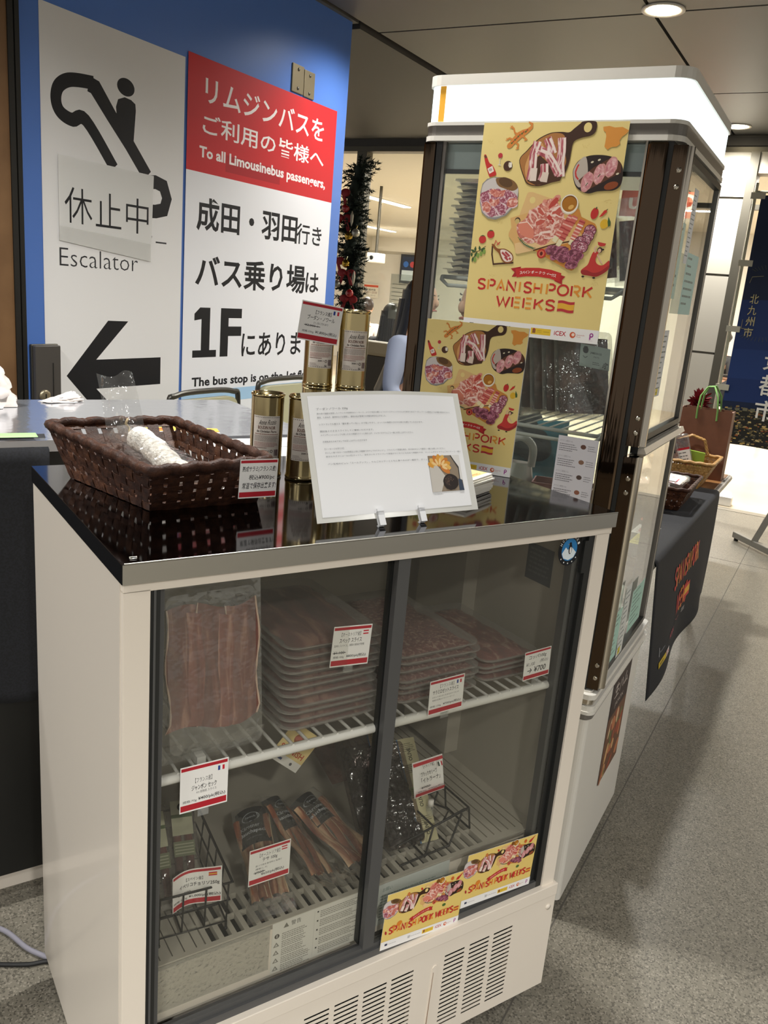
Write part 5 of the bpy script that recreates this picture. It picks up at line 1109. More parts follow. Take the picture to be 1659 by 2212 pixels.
# small stack of leaflets under the board
rnd = random.Random(21)
lf = None
for k in range(9):
    M = FC @ T(.640 + rnd.uniform(-.003, .003), .142 + rnd.uniform(-.003, .003), ZT + .0032 * k) @ RZ(.42 + rnd.uniform(-.03, .03))
    lab = 'white folded leaflet, %s in the small stack right of the sheet' % ORD[8 - k]
    if lf is None:
        m1 = MB(); m1.box(0, 0, 0, .10, .07, .0030, mat('leaflet_paper', '#e2ddd0', .6)); lf = obj('leaflet', m1, M=M, label=lab, cat='leaflet', group='leaflets in the small stack')
    else:
        c = lf.copy(); COL.objects.link(c); c.matrix_world = M; c['label'] = lab
P = Print(.0005); P.rect(0, 0, .10, .07, Y_BG); P.ell(.05, .04, .025, .014, M_pk1); P.rect(0, 0, .10, .01, '#e9e7e2'); P.text('PORK WEEKS', .02, .014, .08, .022, RD, .02); MB.box(P, 0, 0, -.003, .10, .07, -.0002, MATS['leaflet_paper'])
obj('leaflet', P, M=FC @ T(.642, .143, ZT + .0032 * 9 + .003) @ RZ(.45), label='yellow leaflet lying on top of the small leaflet stack', cat='leaflet', group='leaflets in the small stack')
# ============================================================ tall glass display fridge
M_bronze = mat('bronze_steel', '#55473a', .06, metal=1.0)
_nt = M_bronze.node_tree; _tc = _nt.nodes.new('ShaderNodeTexCoord'); _mp = _nt.nodes.new('ShaderNodeMapping'); _mp.inputs['Scale'].default_value = (70, 70, 1.6)
_n = _nt.nodes.new('ShaderNodeTexNoise'); _n.inputs['Scale'].default_value = 1.0; _n.inputs['Detail'].default_value = 2; _bp = _nt.nodes.new('ShaderNodeBump'); _bp.inputs['Strength'].default_value = .35; _bp.inputs['Distance'].default_value = .004
_nt.links.new(_tc.outputs['Object'], _mp.inputs[0]); _nt.links.new(_mp.outputs[0], _n.inputs['Vector']); _nt.links.new(_n.outputs['Fac'], _bp.inputs['Height']); _nt.links.new(_bp.outputs['Normal'], _nt.nodes['Principled BSDF'].inputs['Normal'])
M_chrome = mat('bright_trim', '#b8b0a2', .12, metal=1.0)
M_wht = mat('white_plastic_trim', '#d9d5cc', .35)
M_grey = mat('grey_band', '#75706a', .4, metal=.3)
M_light = mat('lightbox_panel', '#e6f4f7', .4, emit=1.25)
M_g2 = glassmat('showcase_glass', (.90, .925, .91), .8, haze=.02)
TW, TD = .54, .552
tf = thing('showcase_fridge', FT, 'tall glass display fridge with a glowing lightbox on top', 'display fridge')
def rb(mb, i0, z0, z1, m, r=.03):
    mb.prism(rrect(-TW + i0, i0, -i0, TD - i0, r), z0, z1, m, smooth=False)
mb = MB(); rb(mb, -.004, .05, .53, M_wht, .015); rb(mb, .03, 0, .05, M_black, .01); obj('base_cabinet', mb, tf, bevel=.003)
mb = MB(); rb(mb, -.010, .535, .548, M_grey, .02); rb(mb, -.014, .548, .556, M_wht, .02); rb(mb, -.012, .556, .568, M_wht, .02); rb(mb, -.006, .568, .584, M_chrome, .015); rb(mb, -.012, .584, .596, M_wht, .02); rb(mb, .0, .53, .60, M_wht, .012); obj('base_rim', mb, tf)
mb = MB(); rb(mb, .02, .60, .62, M_linerd, .01); obj('cabinet_floor', mb, tf)
# corner posts: polished bronze
def post(name, x0, y0, x1, y1, m=M_bronze, z0=.60, z1=1.738):
    mb = MB(); mb.box(x0, y0, z0, x1, y1, z1, m); return obj(name, mb, tf, bevel=.006)
post('corner_post', -.062, .0, -.022, .030); post('corner_post', -TW, .0, -TW + .030, .035); post('corner_post', -TW, TD - .035, -TW + .030, TD); post('corner_post', -.045, TD - .035, -.012, TD)
mb = MB(); mb.box(-.066, .002, .60, -.062, .012, 1.738, M_chrome); mb.box(-TW + .030, .004, .60, -TW + .044, .014, 1.738, M_black); mb.box(-.024, .004, .60, -.014, .04, 1.738, M_gasket); mb.box(-TW + .044, .006, .60, -TW + .052, .016, 1.738, M_grey); obj('glazing_strip', mb, tf)
mb = MB(); mb.box(-TW + .03, .008, .605, -.062, .013, 1.735, M_g2); obj('front_glass', mb, tf)
mb = MB(); mb.box(-TW + .010, .035, .605, -TW + .015, TD - .035, 1.735, M_g2); obj('left_glass', mb, tf)
mb = MB(); mb.box(-TW + .03, TD - .016, .605, -.045, TD - .011, 1.735, M_g2); obj('back_glass', mb, tf)
mb = MB(); mb.box(-.50, .02, 1.685, -.03, .07, 1.735, mat('evaporator_cover', '#c5cfd2', .3, metal=.3)); mb.box(-.50, .07, 1.712, -.03, .50, 1.735, M_wht); mb.box(-.50, .018, 1.676, -.03, .024, 1.685, M_black); obj('cooling_unit', mb, tf)
mb = MB(); mb.box(-.48, .075, 1.690, -.06, .10, 1.700, mat('inner_lamp', '#eaf4f6', .5, emit=5)); obj('inner_light', mb, tf)
# doors on the right side
def door(z0, z1, top):
    d = thing('glass_door', FT, None, None); d.parent = tf; d.matrix_world = FT
    mb = MB(); mb.box(-.016, .006, z0, .012, .046, z1, M_bronze); mb.tube([(.010, .030, z0), (.010, .030, z1)], .012, M_chrome, 14); mb.box(-.014, .046, z0, .004, .052, z1, M_gasket)
    mb.box(-.014, .512, z0, .003, .524, z1, M_grey); mb.box(-.014, .524, z0, .003, .536, z1, M_gasket)
    for a, b in ((z0, z0 + .014), (z1 - .014, z1)): mb.box(-.014, .05, a, .004, .512, b, M_gasket)
    obj('door_frame', mb, d)
    mb = MB(); mb.box(-.008, .05, z0 + .012, -.003, .512, z1 - .012, M_g2); obj('door_glass', mb, d)
    zs = (z1 - .045, z1 - .075, z0 + .028, z0 + .058)
    for z in zs:
        mb = MB(); mb.xf = T(.002, .006, z) @ RX(pi / 2); mb.lathe([(.0055, 0), (.005, .002), (.002, .003), (0, .0024)], M_chrome, n=14); obj('screw', mb, d)
    return d
door(1.155, 1.732, 1); door(.605, 1.132, 0)
mb = MB(); mb.hexa([(.004, .05, 1.134), (.022, .05, 1.136), (.022, .520, 1.136), (.004, .520, 1.134)], [(.004, .05, 1.146), (.016, .05, 1.148), (.016, .520, 1.148), (.004, .520, 1.146)], mat('pale_grip', '#d9cfc0', .3)); mb.box(-.012, .05, 1.134, .004, .52, 1.152, M_black); obj('door_grip', mb, tf)
# head: grey band, white lips, lightbox
mb = MB(); rb(mb, -.004, 1.738, 1.748, M_wht, .03); rb(mb, -.002, 1.748, 1.768, M_grey, .03); rb(mb, -.004, 1.768, 1.775, M_wht, .03); rb(mb, -.004, 1.846, 1.866, M_wht, .035); obj('head_trim', mb, tf)
mb = MB(); mb.prism(rrect(-TW + .0, .0, .0, TD, .035, 8), 1.775, 1.846, M_light, smooth=True); obj('lightbox', mb, tf)
mb = MB(); mb.box(-TW + .030, -.0012, 1.776, -TW + .043, .0, 1.845, mat('amber_stripe', '#d39a2c', .5, emit=.35)); obj('amber_stripe', mb, tf)
# wire shelves
def wshelf(z):
    mb = MB(); x0, x1, y0, y1 = -.485, -.075, .045, .48
    mb.tube([(x0, y1, z), (x0, y0, z), (x1, y0, z), (x1, y1, z)], .0045, M_wire, 8, closed=True)
    for k in range(15): x = x0 + (x1 - x0) * (k + .5) / 15; mb.rod((x, y0, z), (x, y1, z), .0022, M_wire, 6)
    mb.tube([(x0, y0, z), (x0 + .004, y0 - .012, z - .006), (x0 + .02, y0 - .012, z - .018), (x1 - .02, y0 - .012, z - .018), (x1 - .004, y0 - .012, z - .006), (x1, y0, z)], .0042, M_wire, 8)
    obj('wire_shelf', mb, tf)
wshelf(1.462); wshelf(1.158)
# packs lying on the upper shelf
rnd = random.Random(31); f0 = None
for k in range(15):
    M = FT @ T(-.492 + rnd.uniform(-.006, .006), .06 + rnd.uniform(-.01, .01), 1.468 + k * .0136) @ RZ(rnd.uniform(-.025, .025))
    lab = 'dark sliced ham pack, %s in the showcase upper shelf pile' % ORD[14 - k]
    if f0 is None: f0 = flat_pack(M, lab, 'ham packs on the showcase upper shelf', .20, .27, .0145, M_darkham, 5)
    else: dup(f0, M, lab)
# packs leaning in the lower shelf
def slim_pack(M, label, w, h, label_on, group, mm):
    t = thing('ham_pack', M, label, 'meat pack', group)
    m1 = MB(); loft(m1, [[(px_, y_, pz_) for px_, pz_ in rrect(i, i, w - i, h - i, .012)] for i, y_ in ((.014, -.006), (.002, -.004), (0, 0), (.006, .004))][::-1], M_film); obj('film', m1, t)
    m1 = MB(); m1.grid(lambda u, v: (.012 + u * (w - .024), -.0015 - .003 * sin(pi * u), .014 + v * (h - .03)), 6, 6, mm); m1.grid(lambda u, v: (.012 + u * (w - .024), .0015, .014 + v * (h - .03)), 2, 2, mm); obj('sliced_meat', m1, t)
    if label_on:
        P = Print(.0006); lw, lh = .078, .050; P.rect(0, 0, lw, lh, '#c3cdc6'); P.ell(.014, .036, .007, .006, '#2c2c2a'); P.poly([(.006, .038), (.022, .038), (.018, .046), (.010, .046)], '#2c2c2a'); P.stroke([(.008, .024), (.014, .020), (.020, .024)], .0012, '#2c2c2a'); P.text('JAMBON DE', .026, .030, .056, .036, '#3a3d3a', .01); P.text('PAYS', .036, .023, .050, .027, '#5a5d5a'); P.lines(.034, .012, .056, 2, .004, .0015, '#6a6d6a', random.Random(1)); P.text('250g', .060, .004, .075, .016, '#2c2c2a', .02, 1.2)
        o = obj('label_print', P, t); o.matrix_world = M @ T(w - .092, -.0075, h * .60) @ UP @ RZ(-.12)
    return t
for k in range(6):
    x = -.330 + .029 * k; la = k == 5
    M = FT @ T(x, .060, 1.180) @ RZ(.98 - .03 * k) @ RX(-.20 - .02 * k)
    slim_pack(M, ['leftmost', 'second from the left', 'third from the left', 'fourth from the left', 'fifth from the left', 'rightmost and labelled'][k].join(('', ' of the ham packs leaning on the showcase lower shelf')), .15, .20, la, 'leaning ham packs in the showcase', M_darkham)
# crumpled clear packs left of them
rnd = random.Random(33); f0 = None
for k in range(8):
    M = FT @ T(-.475 + rnd.uniform(-.006, .006), .07, 1.165 + k * .0205) @ RZ(rnd.uniform(-.06, .06))
    lab = 'shiny clear pack, %s of the showcase lower shelf pile' % ORD[7 - k]
    if f0 is None:
        f0 = thing('clear_pack', M, lab, 'meat pack', 'clear packs on the showcase lower shelf'); m1 = MB(); hs = [[rnd.uniform(-1, 1) for _ in range(15)] for _ in range(11)]
        m1.grid(lambda u, v: (u * .20, v * .25, .003 + .016 * min(1, 6 * min(u, 1 - u), 6 * min(v, 1 - v)) + .004 * hs[int(v * 10)][int(u * 14)]), 14, 10, M_filmc); m1.grid(lambda u, v: (u * .20, v * .25, .003 - .002 * hs[int(v * 10)][int(u * 14)]), 14, 10, M_filmc); obj('film', m1, f0)
        m1 = MB(); m1.grid(lambda u, v: (.03 + u * .13, .03 + v * .19, .010 + .003 * sin(u * 9) * sin(v * 7)), 10, 10, M_darkham); obj('sliced_meat', m1, f0)
    else: dup(f0, M, lab)
# tall clear bags leaning at the right of the upper shelf
for k in range(2):
    t = thing('ham_pack', FT @ T(-.150 + .04 * k, .075 + .03 * k, 1.470) @ RZ(.3) @ RY(-.16), 'tall clear ham bag leaning at right of the showcase upper shelf, ' + ('left one' if k == 0 else 'right one'), 'meat pack', 'tall bags in the showcase')
    m1 = MB(); m1.grid(lambda u, v: (u * .07 * (1 - .3 * v), -.008 * sin(pi * u), v * .175), 8, 8, M_filmc); m1.grid(lambda u, v: (u * .07 * (1 - .3 * v), .006 * sin(pi * u), v * .175), 8, 8, M_filmc); obj('film', m1, t)
    m1 = MB(); m1.grid(lambda u, v: (.01 + u * .04, -.002, .01 + v * .12), 4, 8, M_speck); obj('sliced_meat', m1, t)
# sheets stuck on the glass
def note(M, w, h, col, label, lines_, group=None, tab=None, head=None):
    P = Print(.0005); P.rect(0, 0, w, h, col); rn = random.Random(int(w * 1e4) + lines_)
    n = lines_; p = h * .86 / n; P.lines(w * .10, h * .90, w * .90, n, p, p * .28, '#5d6a66', rn, (.4, 1))
    if head: P.text(head, w * .15, h * .88, w * .8, h * .95, '#4a5652')
    if tab: P.rect(w * .2, h * .02, w * .6, h * .12, '#d9c62c'); P.rect(w * .25, h * .05, w * .5, h * .07, '#8a7a20')
    MB.box(P, 0, 0, -.0005, w, h, -.0001, mat('note_paper', '#d9dbd6', .6))
    return obj('note', P, M=M, label=label, cat='note', group=group)
SIDE = FT @ T(.0048, 0, 0) @ RZ(pi / 2) @ UP
def side(y, z, r=0): return FT @ T(.006, y, z) @ RZ(pi / 2) @ UP @ RZ(r)
note(side(.075, .630, .0), .095, .125, '#a9cfc0', 'pale green note low on the lower showcase door, nearer the front', 9)
note(side(.185, .615, .0), .060, .180, '#d4d6d2', 'white strip note with yellow tab between the two lower green notes', 12, None, 1)
note(side(.275, .650, .0), .140, .110, '#a9cfc0', 'pale green note low on the lower showcase door, farther from the front', 8)
note(side(.060, 1.455, .0), .090, .150, '#b0cbbf', 'pale green note on the upper showcase door, nearer the front', 7)
note(side(.225, 1.425, .0), .150, .130, '#a9cdc8', 'pale green note on the upper showcase door, farther from the front', 7, None, None)
note(side(.185, 1.53, .0), .050, .150, '#d2d4d6', 'long white strip note high on the upper showcase door', 14)
note(side(.110, 1.25, .0), .055, .140, '#cfd1d3', 'white strip note with yellow tab low on the upper showcase door', 11, None, 1)
P = Print(.0006); w, h = .087, .17; rn = random.Random(44); P.rect(0, 0, w, h, '#d8d6dc'); 
for k in range(5):
    y = h - .012 - .033 * k; P.text('スペイン産生ハム', .004, y, .032, y + .004, '#8a8890'); P.lines(.004, y - .006, .045, 4, .0045, .0016, '#77757c', rn); P.ell(.056, y - .006, .006, .005, ['#6a4a40', '#8a6a58', '#5a4a44', '#94604c', '#7a6a60'][k], 0, 12); P.lines(.066, y - .004, .084, 3, .0045, .0014, '#8b8990', rn)
MB.box(P, 0, 0, -.0006, w, h, -.0001, M_board)
obj('menu_sheet', P, M=FT @ T(-.156, .0065, .985) @ UP, label='white product sheet with small pictures low on the showcase front glass', cat='sheet')
# picture sticker on the base side
P = Print(.0008); w, h = .20, .30; P.rect(0, 0, w, h, '#2e1c1a'); P.rect(0, 0, w, h * .62, '#6a4630')
rn = random.Random(9)
for k in range(26): P.ell(rn.uniform(.02, w - .02), rn.uniform(.015, h * .55), rn.uniform(.012, .03), rn.uniform(.008, .018), rn.choice(['#9a4a32', '#b8744c', '#c9a06a', '#5f7040', '#7c2f26', '#d0b48a']), rn.uniform(0, 3), 12, .1, rn)
P.text('生ハム', .03, .235, .17, .275, '#d9d0c8'); P.text('JAMÓN', .05, .20, .14, .22, '#c8beb4')
MB.box(P, 0, 0, -.0006, w, h, -.0002, M_black)
obj('picture_panel', P, M=FT @ T(.0052, .240, .235) @ RZ(pi / 2) @ UP, label='dark picture panel of cured ham on the white showcase base side', cat='picture panel')
# ============================================================ side table with the black cloth, right of the tall fridge
M_cloth = mat('black_cloth', '#15161a', .85, noise=(260, '#1c1e24', 3, .4, .6))
M_twood = mat('table_wood', '#8a5f34', .45, noise=(14, '#74502b', 5, .35, .7))
t = thing('folding_table', FR @ T(-.80, 2.5, 0), 'wooden folding table with metal legs under the black printed cloth', 'table')
m1 = MB(); m1.box(0, .02, .665, .378, 1.78, .697, M_twood); obj('tabletop', m1, t, bevel=.004)
m1 = MB(); m1.tube([(.382, .02, .681), (.382, 1.78, .681)], .016, mat('grey_edge', '#8f8a80', .4), 8); obj('edge_band', m1, t)
for x, y in ((.34, .08), (.34, 1.58), (.04, .08), (.04, 1.58)):
    m1 = MB(); m1.rod((x, y, .012), (x, y, .666), .016, mat('chrome_leg', '#a8a49a', .2, metal=1), 14); m1.lathe([(0, 0), (.018, 0), (.018, .025), (.016, .03)], M_rubber, (x, y, 0), 14); obj('leg', m1, t)
m1 = MB(); m1.box(.28, .03, .60, .34, .07, .665, M_twood); obj('apron', m1, t)
# cloth: top, rounded fold, hanging front
hang = lambda v, f: f * (.038 + .012 * sin(v * 11) * f)
def cl(u, v):
    y = 2.515 + v * 1.30
    if u < .4: x = -.79 + (u / .4) * .375; z = .7005
    elif u < .5: a = (u - .4) / .1 * pi / 2; x = -.415 + .018 * sin(a); z = .7005 - .018 * (1 - cos(a))
    else:
        f = (u - .5) / .5; zb = .25 + .05 * v; z = .6825 - f * (.6825 - zb); x = -.397 + hang(v, f); y -= f * .22 * v * v
    return (x, y, z)
P = MB(); P.grid(cl, 60, 40, M_cloth)
o = obj('table_cloth', P, M=FR, label='black printed cloth hanging over the right side table, hem slanting to the floor', cat='tablecloth', solid=.002)
# printing on the cloth as thin raised transfers following it
def onfront(x, y, z):
    # x along the table (metres from the near edge), y height
    v = x / 1.3; f = (.6825 - y) / (.6825 - .25 - .05 * v); return (-.397 + hang(v, f) + .003 + z, 2.515 + x - f * .22 * v * v, y)
P = Print(.0006, onfront)
rn = random.Random(3)
P.af = lambda x, y: (.34 + (x - .02) * 3.2, .52 + (y - .0905) * 3.4)
letters(P, 'SPANISH', .02, .0905, .115, .02, .004); letters(P, 'PORK', .125, .0905, .175, .02, .004); letters(P, 'WEEKS', .05, .058, .115, .02, .004); P.af = None
P.rect(.60, .42, .70, .47, '#c8302a'); P.rect(.60, .433, .70, .457, '#e0a830')
P.af = lambda x, y: (x + .02, .315 + (y - .20) * .45)
for k in range(3): P.rect(.56, .335 + .012 * k, .62, .339 + .012 * k, '#c9c9c6')
P.text('ICEX', .30, .285, .40, .325, '#b8485a', .02); P.rect(.10, .20, .22, .245, '#d2b52c'); P.lines(.115, .225, .20, 2, .012, .006, '#5a4c10', rn); P.rect(.225, .20, .29, .245, '#dcdad6'); P.text('EX', .23, .208, .285, .236, '#c8303a', .02)
P.rect(.10, .29, .105, .36, '#b9bdc4'); P.text('Fondos', .115, .31, .19, .325, '#9aa0a8'); P.stroke([(.42, .36), (.46, .34), (.50, .35)], .006, '#8a3a44')
P.af = None
o2 = obj('printed_logos', P, o); o2.parent = o; o2.matrix_world = FR
P = Print(.0006); 
P.rect(-.52, 2.66, -.455, 2.80, '#d8c81e'); P.lines(-.51, 2.73, -.47, 2, .02, .008, '#6a5f10', rn); P.rect(-.545, 2.80, -.47, 2.93, '#e6e3de'); P.text('ICEX', -.555, 2.84, -.46, 2.885, '#b8303e', .02, pi / 2); P.ell(-.525, 3.02, .035, .04, '#c8442c', n=26); P.ell(-.525, 3.02, .026, .03, '#e0a04a', n=24); P.ell(-.525, 3.02, .016, .019, '#8a2430', n=20)
o2 = obj('printed_logos', P, o); o2.matrix_world = FR @ T(0, 0, .7022)
# dark basket with packs
basket(FR @ T(-.66, 3.18, .7035), 'dark brown woven basket of ham packs on the right side table', [(0, 0, 0), (.215, .05, 0), (.21, .40, 0), (-.01, .36, 0)], [(.02, .03, 0), (.185, .075, 0), (.18, .37, 0), (.015, .335, 0)], .085, [M_rat, M_rat2], .022, 5, seed=12)
for k, (x, y, r_) in enumerate(((-.60, 3.26, .15), (-.57, 3.36, -.1))):
    t = thing('ham_pack', FR @ T(x, y, .757 + .012 * k) @ RZ(r_) @ RX(.12), 'pinkish ham pack with white tag in the dark basket, ' + ('front one' if k == 0 else 'back one'), 'meat pack', 'ham packs in the dark basket')
    m1 = MB(); loft(m1, [[(px_, py_, z) for px_, py_ in rrect(i - .06, i, .08 - i, .13 - i, .01)] for i, z in ((.004, 0), (0, .004), (0, .014), (.006, .018))], M_film); obj('film', m1, t)
    m1 = MB(); m1.grid(lambda u, v: (-.05 + u * .12, .01 + v * .11, .012 + .004 * sin(u * 3)), 6, 6, mat('pink_ham', '#b87a74', .4)); obj('sliced_meat', m1, t)
    P = Print(.0006); P.rect(.0, .02, .055, .06, '#e8e6e2'); P.rect(.0, .02, .005, .06, '#b3232f'); P.rect(.05, .02, .055, .06, '#b3232f'); P.lines(.01, .05, .045, 3, .009, .003, '#7a7876', rn); o = obj('label_print', P, t); o.location = (0, 0, .0195)
# wicker basket with handles
M_wick = mat('honey_wicker', '#9c7440', .5, noise=(70, '#b98f54', 4, .35, .7), bump=.3, bscale=300); M_wick2 = mat('honey_wicker_light', '#b58c50', .5, noise=(70, '#8a6434', 4, .35, .7))
basket(FR @ T(-.66, 3.70, .7005), 'honey wicker basket with a twisted handle on the right side table', [(-.03, 0, 0), (.225, .04, 0), (.225, .30, 0), (-.03, .26, 0)], [(.01, .04, 0), (.175, .06, 0), (.175, .26, 0), (.01, .24, 0)], .115, [M_wick, M_wick2], .012, 9, seed=14, rimr=.007, holes=.3,
       handles=[[(.02, .235, .115), (.035, .265, .175), (.085, .28, .20), (.14, .285, .185), (.165, .285, .12)]], name='wicker_basket')
for k in range(3):
    t = thing('ham_pack', FR @ T(-.625 + .035 * k, 3.77 + .02 * k, .735) @ RZ(.3) @ RY(-.55 + .12 * k), 'dark ham pack leaning in the wicker basket, ' + ['left', 'middle', 'right'][k] + ' one', 'meat pack', 'ham packs in the wicker basket')
    m1 = MB(); loft(m1, [[(px_, y_, pz_) for px_, pz_ in rrect(i - .045, i, .045 - i, .19 - i, .01)] for i, y_ in ((.006, -.006), (0, -.003), (0, .003))][::-1], M_film); obj('film', m1, t)
    m1 = MB(); m1.grid(lambda u, v: (-.038 + u * .076, -.001 + .002 * sin(u * 3), .012 + v * .16), 4, 6, M_darkham); obj('sliced_meat', m1, t)
    if k > 0:
        P = Print(.0006)
        if k == 1: P.rect(-.04, .10, .03, .18, '#171414'); P.text('生ハム', -.03, .15, .02, .165, '#d8b8a8'); P.ell(-.005, .135, .012, .008, '#c8684a')
        else: P.rect(-.035, .05, .04, .13, '#e8e6e2'); P.rect(-.035, .05, .04, .06, '#b3232f'); P.rect(-.035, .12, .04, .13, '#b3232f'); P.lines(-.025, .105, .03, 3, .015, .005, '#7a7876', rn)
        o = obj('label_print', P, t); o.matrix_world = t.matrix_world @ T(0, -.0072, 0) @ UP
m1 = MB(); m1.hexa([(0, 0, 0), (.10, .02, 0), (.10, .035, 0), (0, .015, 0)], [(0, 0, .09), (.10, .02, .08), (.10, .035, .08), (0, .015, .09)], mat('lime_card', '#86a83a', .5)); obj('lime_card', m1, M=FR @ T(-.60, 3.90, .755), label='lime green box sticking up behind the packs in the wicker basket', cat='box')
m1 = MB(); hs = [[rnd.uniform(-1, 1) for _ in range(11)] for _ in range(11)]; m1.grid(lambda u, v: (u * .12, v * .10, .02 + .035 * sin(pi * u) * sin(pi * v) + .008 * hs[int(v * 10)][int(u * 10)]), 10, 10, M_filmc); obj('plastic_bag', m1, M=FR @ T(-.675, 3.74, .775), label='crumpled clear bag at the left of the wicker basket', cat='plastic bag')
# paper carrier bag
M_kraft = mat('brown_paper', '#6e4530', .6, noise=(18, '#7a4e37', 3, .3, .7))
t = thing('paper_bag', FR @ T(-.655, 4.06, .698), 'brown paper carrier bag with green rope handles on the side table', 'bag')
w, d, h = .225, .10, .315; m1 = MB()
m1.add([(0, 0, 0), (w, 0, 0), (w, d, 0), (0, d, 0), (.004, 0, h), (w - .002, 0, h), (w - .002, d, h), (.004, d, h), (-.0, d / 2, h), (w - .012, d / 2, h)], [(0, 1, 5, 4), (2, 3, 7, 6), (0, 4, 8, 7, 3), (1, 2, 6, 9, 5), (3, 2, 1, 0)], M_kraft); obj('bag_body', m1, t, solid=.0015)
M_grn = mat('green_rope', '#6f9c50', .6)
for y in (-.003, d + .003):
    m1 = MB(); m1.tube([(w * .32, y, h - .045), (w * .31, y, h), (w * .33, y, h + .06), (w * .42, y * .5 + .02, h + .10), (w * .55, y * .5 + .02, h + .105), (w * .66, y, h + .06), (w * .70, y, h), (w * .71, y, h - .045)], .0042, M_grn, 8); obj('handle', m1, t)
# red feathery decoration
m1 = MB(); rnd = random.Random(5); M_red = mat('red_feather', '#7a1420', .8)
for k in range(520):
    a, b = rnd.uniform(0, 2 * pi), rnd.uniform(-.9, pi / 2); d_ = Vector((cos(a) * cos(b), sin(a) * cos(b), sin(b))); L = rnd.uniform(.035, .055); s_ = d_.cross(Vector((.3, .5, .8))).normalized() * .009; c_ = Vector((0, 0, .09 + rnd.uniform(-.10, .10)))
    m1.add([c_ + d_ * .01 - s_, c_ + d_ * .01 + s_, c_ + d_ * L + s_ * .9 + Vector((0, 0, -.004)), c_ + d_ * (L + .012), c_ + d_ * L - s_ * .9], [(0, 1, 2, 3, 4)], M_red)
m1.rod((0, 0, -.15), (0, 0, .08), .006, M_red); m1.lathe([(0, -.152), (.045, -.152), (.045, -.146), (.01, -.14)], M_red, n=16)
obj('red_ornament', m1, M=FR @ T(-.615, 4.28, .85), label='dark red feathery ornament behind the brown paper bag', cat='ornament')
# cardboard box under the near table end
m1 = MB(); m1.box(0, 0, 0, .10, .12, .14, mat('cardboard', '#a87a4c', .7)); m1.add([(0, 0, .14), (.10, 0, .14), (.12, -.03, .19), (-.01, -.03, .19)], [(0, 1, 2, 3)], MATS['cardboard']); obj('cardboard_box', m1, M=FR @ T(-.56, 2.545, .50), label='orange-brown cardboard piece tucked under the near end of the side table', cat='box') if False else None
# white floor block beyond the threshold
m1 = MB(); m1.box(0, 0, 0, .11, .10, .07, M_white); m1.add([(0, 0, .07), (.11, 0, .07), (.09, .1, .10), (.01, .1, .10)], [(0, 1, 2, 3)], M_white); obj('foam_block', m1, M=FR @ T(-.735, 6.90, 0), label='small white block on the beige floor just beyond the threshold strip', cat='block', bevel=.006)
# grey steel T foot stand
t = thing('stand', FR @ T(-.335, 5.72, 0), 'grey steel stand foot on the floor at the right edge of the picture', 'stand'); M_gst = mat('grey_steel_paint', '#7d7a72', .4, metal=.3)
m1 = MB(); m1.xf = RZ(-.85); m1.box(-.20, -.022, .018, .26, .022, .058, M_gst); obj('foot_bar', m1, t, bevel=.004)
m1 = MB(); m1.hexa([(-.02, -.02, .05), (.02, -.02, .05), (.02, .02, .05), (-.02, .02, .05)], [(.16, -.02, .62), (.20, -.02, .62), (.20, .02, .62), (.16, .02, .62)], M_gst); obj('upright', m1, t)
for s_ in (-.18, .24):
    m1 = MB(); m1.xf = RZ(-.85); m1.lathe([(0, 0), (.014, 0), (.014, .018), (0, .018)], M_rubber, (s_, 0, 0), 12); obj('foot_pad', m1, t)
# blue city banner on a pole
M_pole = mat('pale_pole', '#a8a690', .4)
t = thing('banner', FR @ T(-.775, 6.32, 0), 'dark blue vertical city banner on a pale pole before the lounge opening', 'banner')
m1 = MB(); m1.rod((-.02, 0, .02), (-.02, 0, 2.30), .011, M_pole, 12); m1.rod((-.03, 0, 2.245), (.56, 0, 2.245), .008, M_pole, 10); obj('pole', m1, t)
m1 = MB(); m1.lathe([(0, 0), (.13, 0), (.13, .03), (.10, .05), (.02, .06)], mat('pole_base', '#55524c', .5), (-.02, 0, 0), 20); obj('base', m1, t)
fnb = lambda x, y, z: (x, -z + .012 * sin(x * 9 + y * 2.2), y + .012 * sin(x * 6))
P = Print(.0012, fnb); nx = 14
def brect(x0, y0, x1, y1, c): gridrect(P, x0, y0, x1, y1, c, 20, 24); P.lift(.0005)
brect(.02, .56, .55, 2.22, '#16233f'); brect(.02, .86, .55, 1.55, '#1b3163'); brect(.02, 1.02, .55, 1.22, '#20396f'); brect(.02, .56, .55, .80, '#23221f')
rn = random.Random(17); P.lift(.001)
for k in range(420): x = rn.uniform(.03, .54); y = rn.uniform(.57, .80 + .03 * sin(x * 12)); s_ = rn.uniform(.003, .013); P.poly([(x - s_, y - s_ * .4), (x + s_, y - s_ * .5), (x + s_ * .8, y + s_ * .5), (x - s_ * .7, y + s_ * .4)], rn.choice(['#6a6246', '#8a7a50', '#b89a58', '#4a4638', '#3a3830', '#c8b078', '#9a5a34', '#5a5a50']))
for k in range(10): x = .06 + .05 * k; P.rect(x, .80, x + .03, .81 + rn.uniform(0, .02), '#6d6a55')
for i, ch in enumerate('北九州市'): P.text(ch, .072, 1.524 - i * .074, .127, 1.586 - i * .074, '#c9bd8a', .004)
P.stroke([(.05, 1.66), (.06, 1.70), (.13, 1.705)], .003, '#8f8a6a'); P.stroke([(.05, 1.42), (.05, 1.36), (.13, 1.355)], .003, '#8f8a6a'); P.stroke([(.23, 1.705), (.34, 1.70), (.35, 1.66)], .003, '#8f8a6a'); P.stroke([(.23, 1.355), (.33, 1.355), (.34, 1.40)], .003, '#8f8a6a')
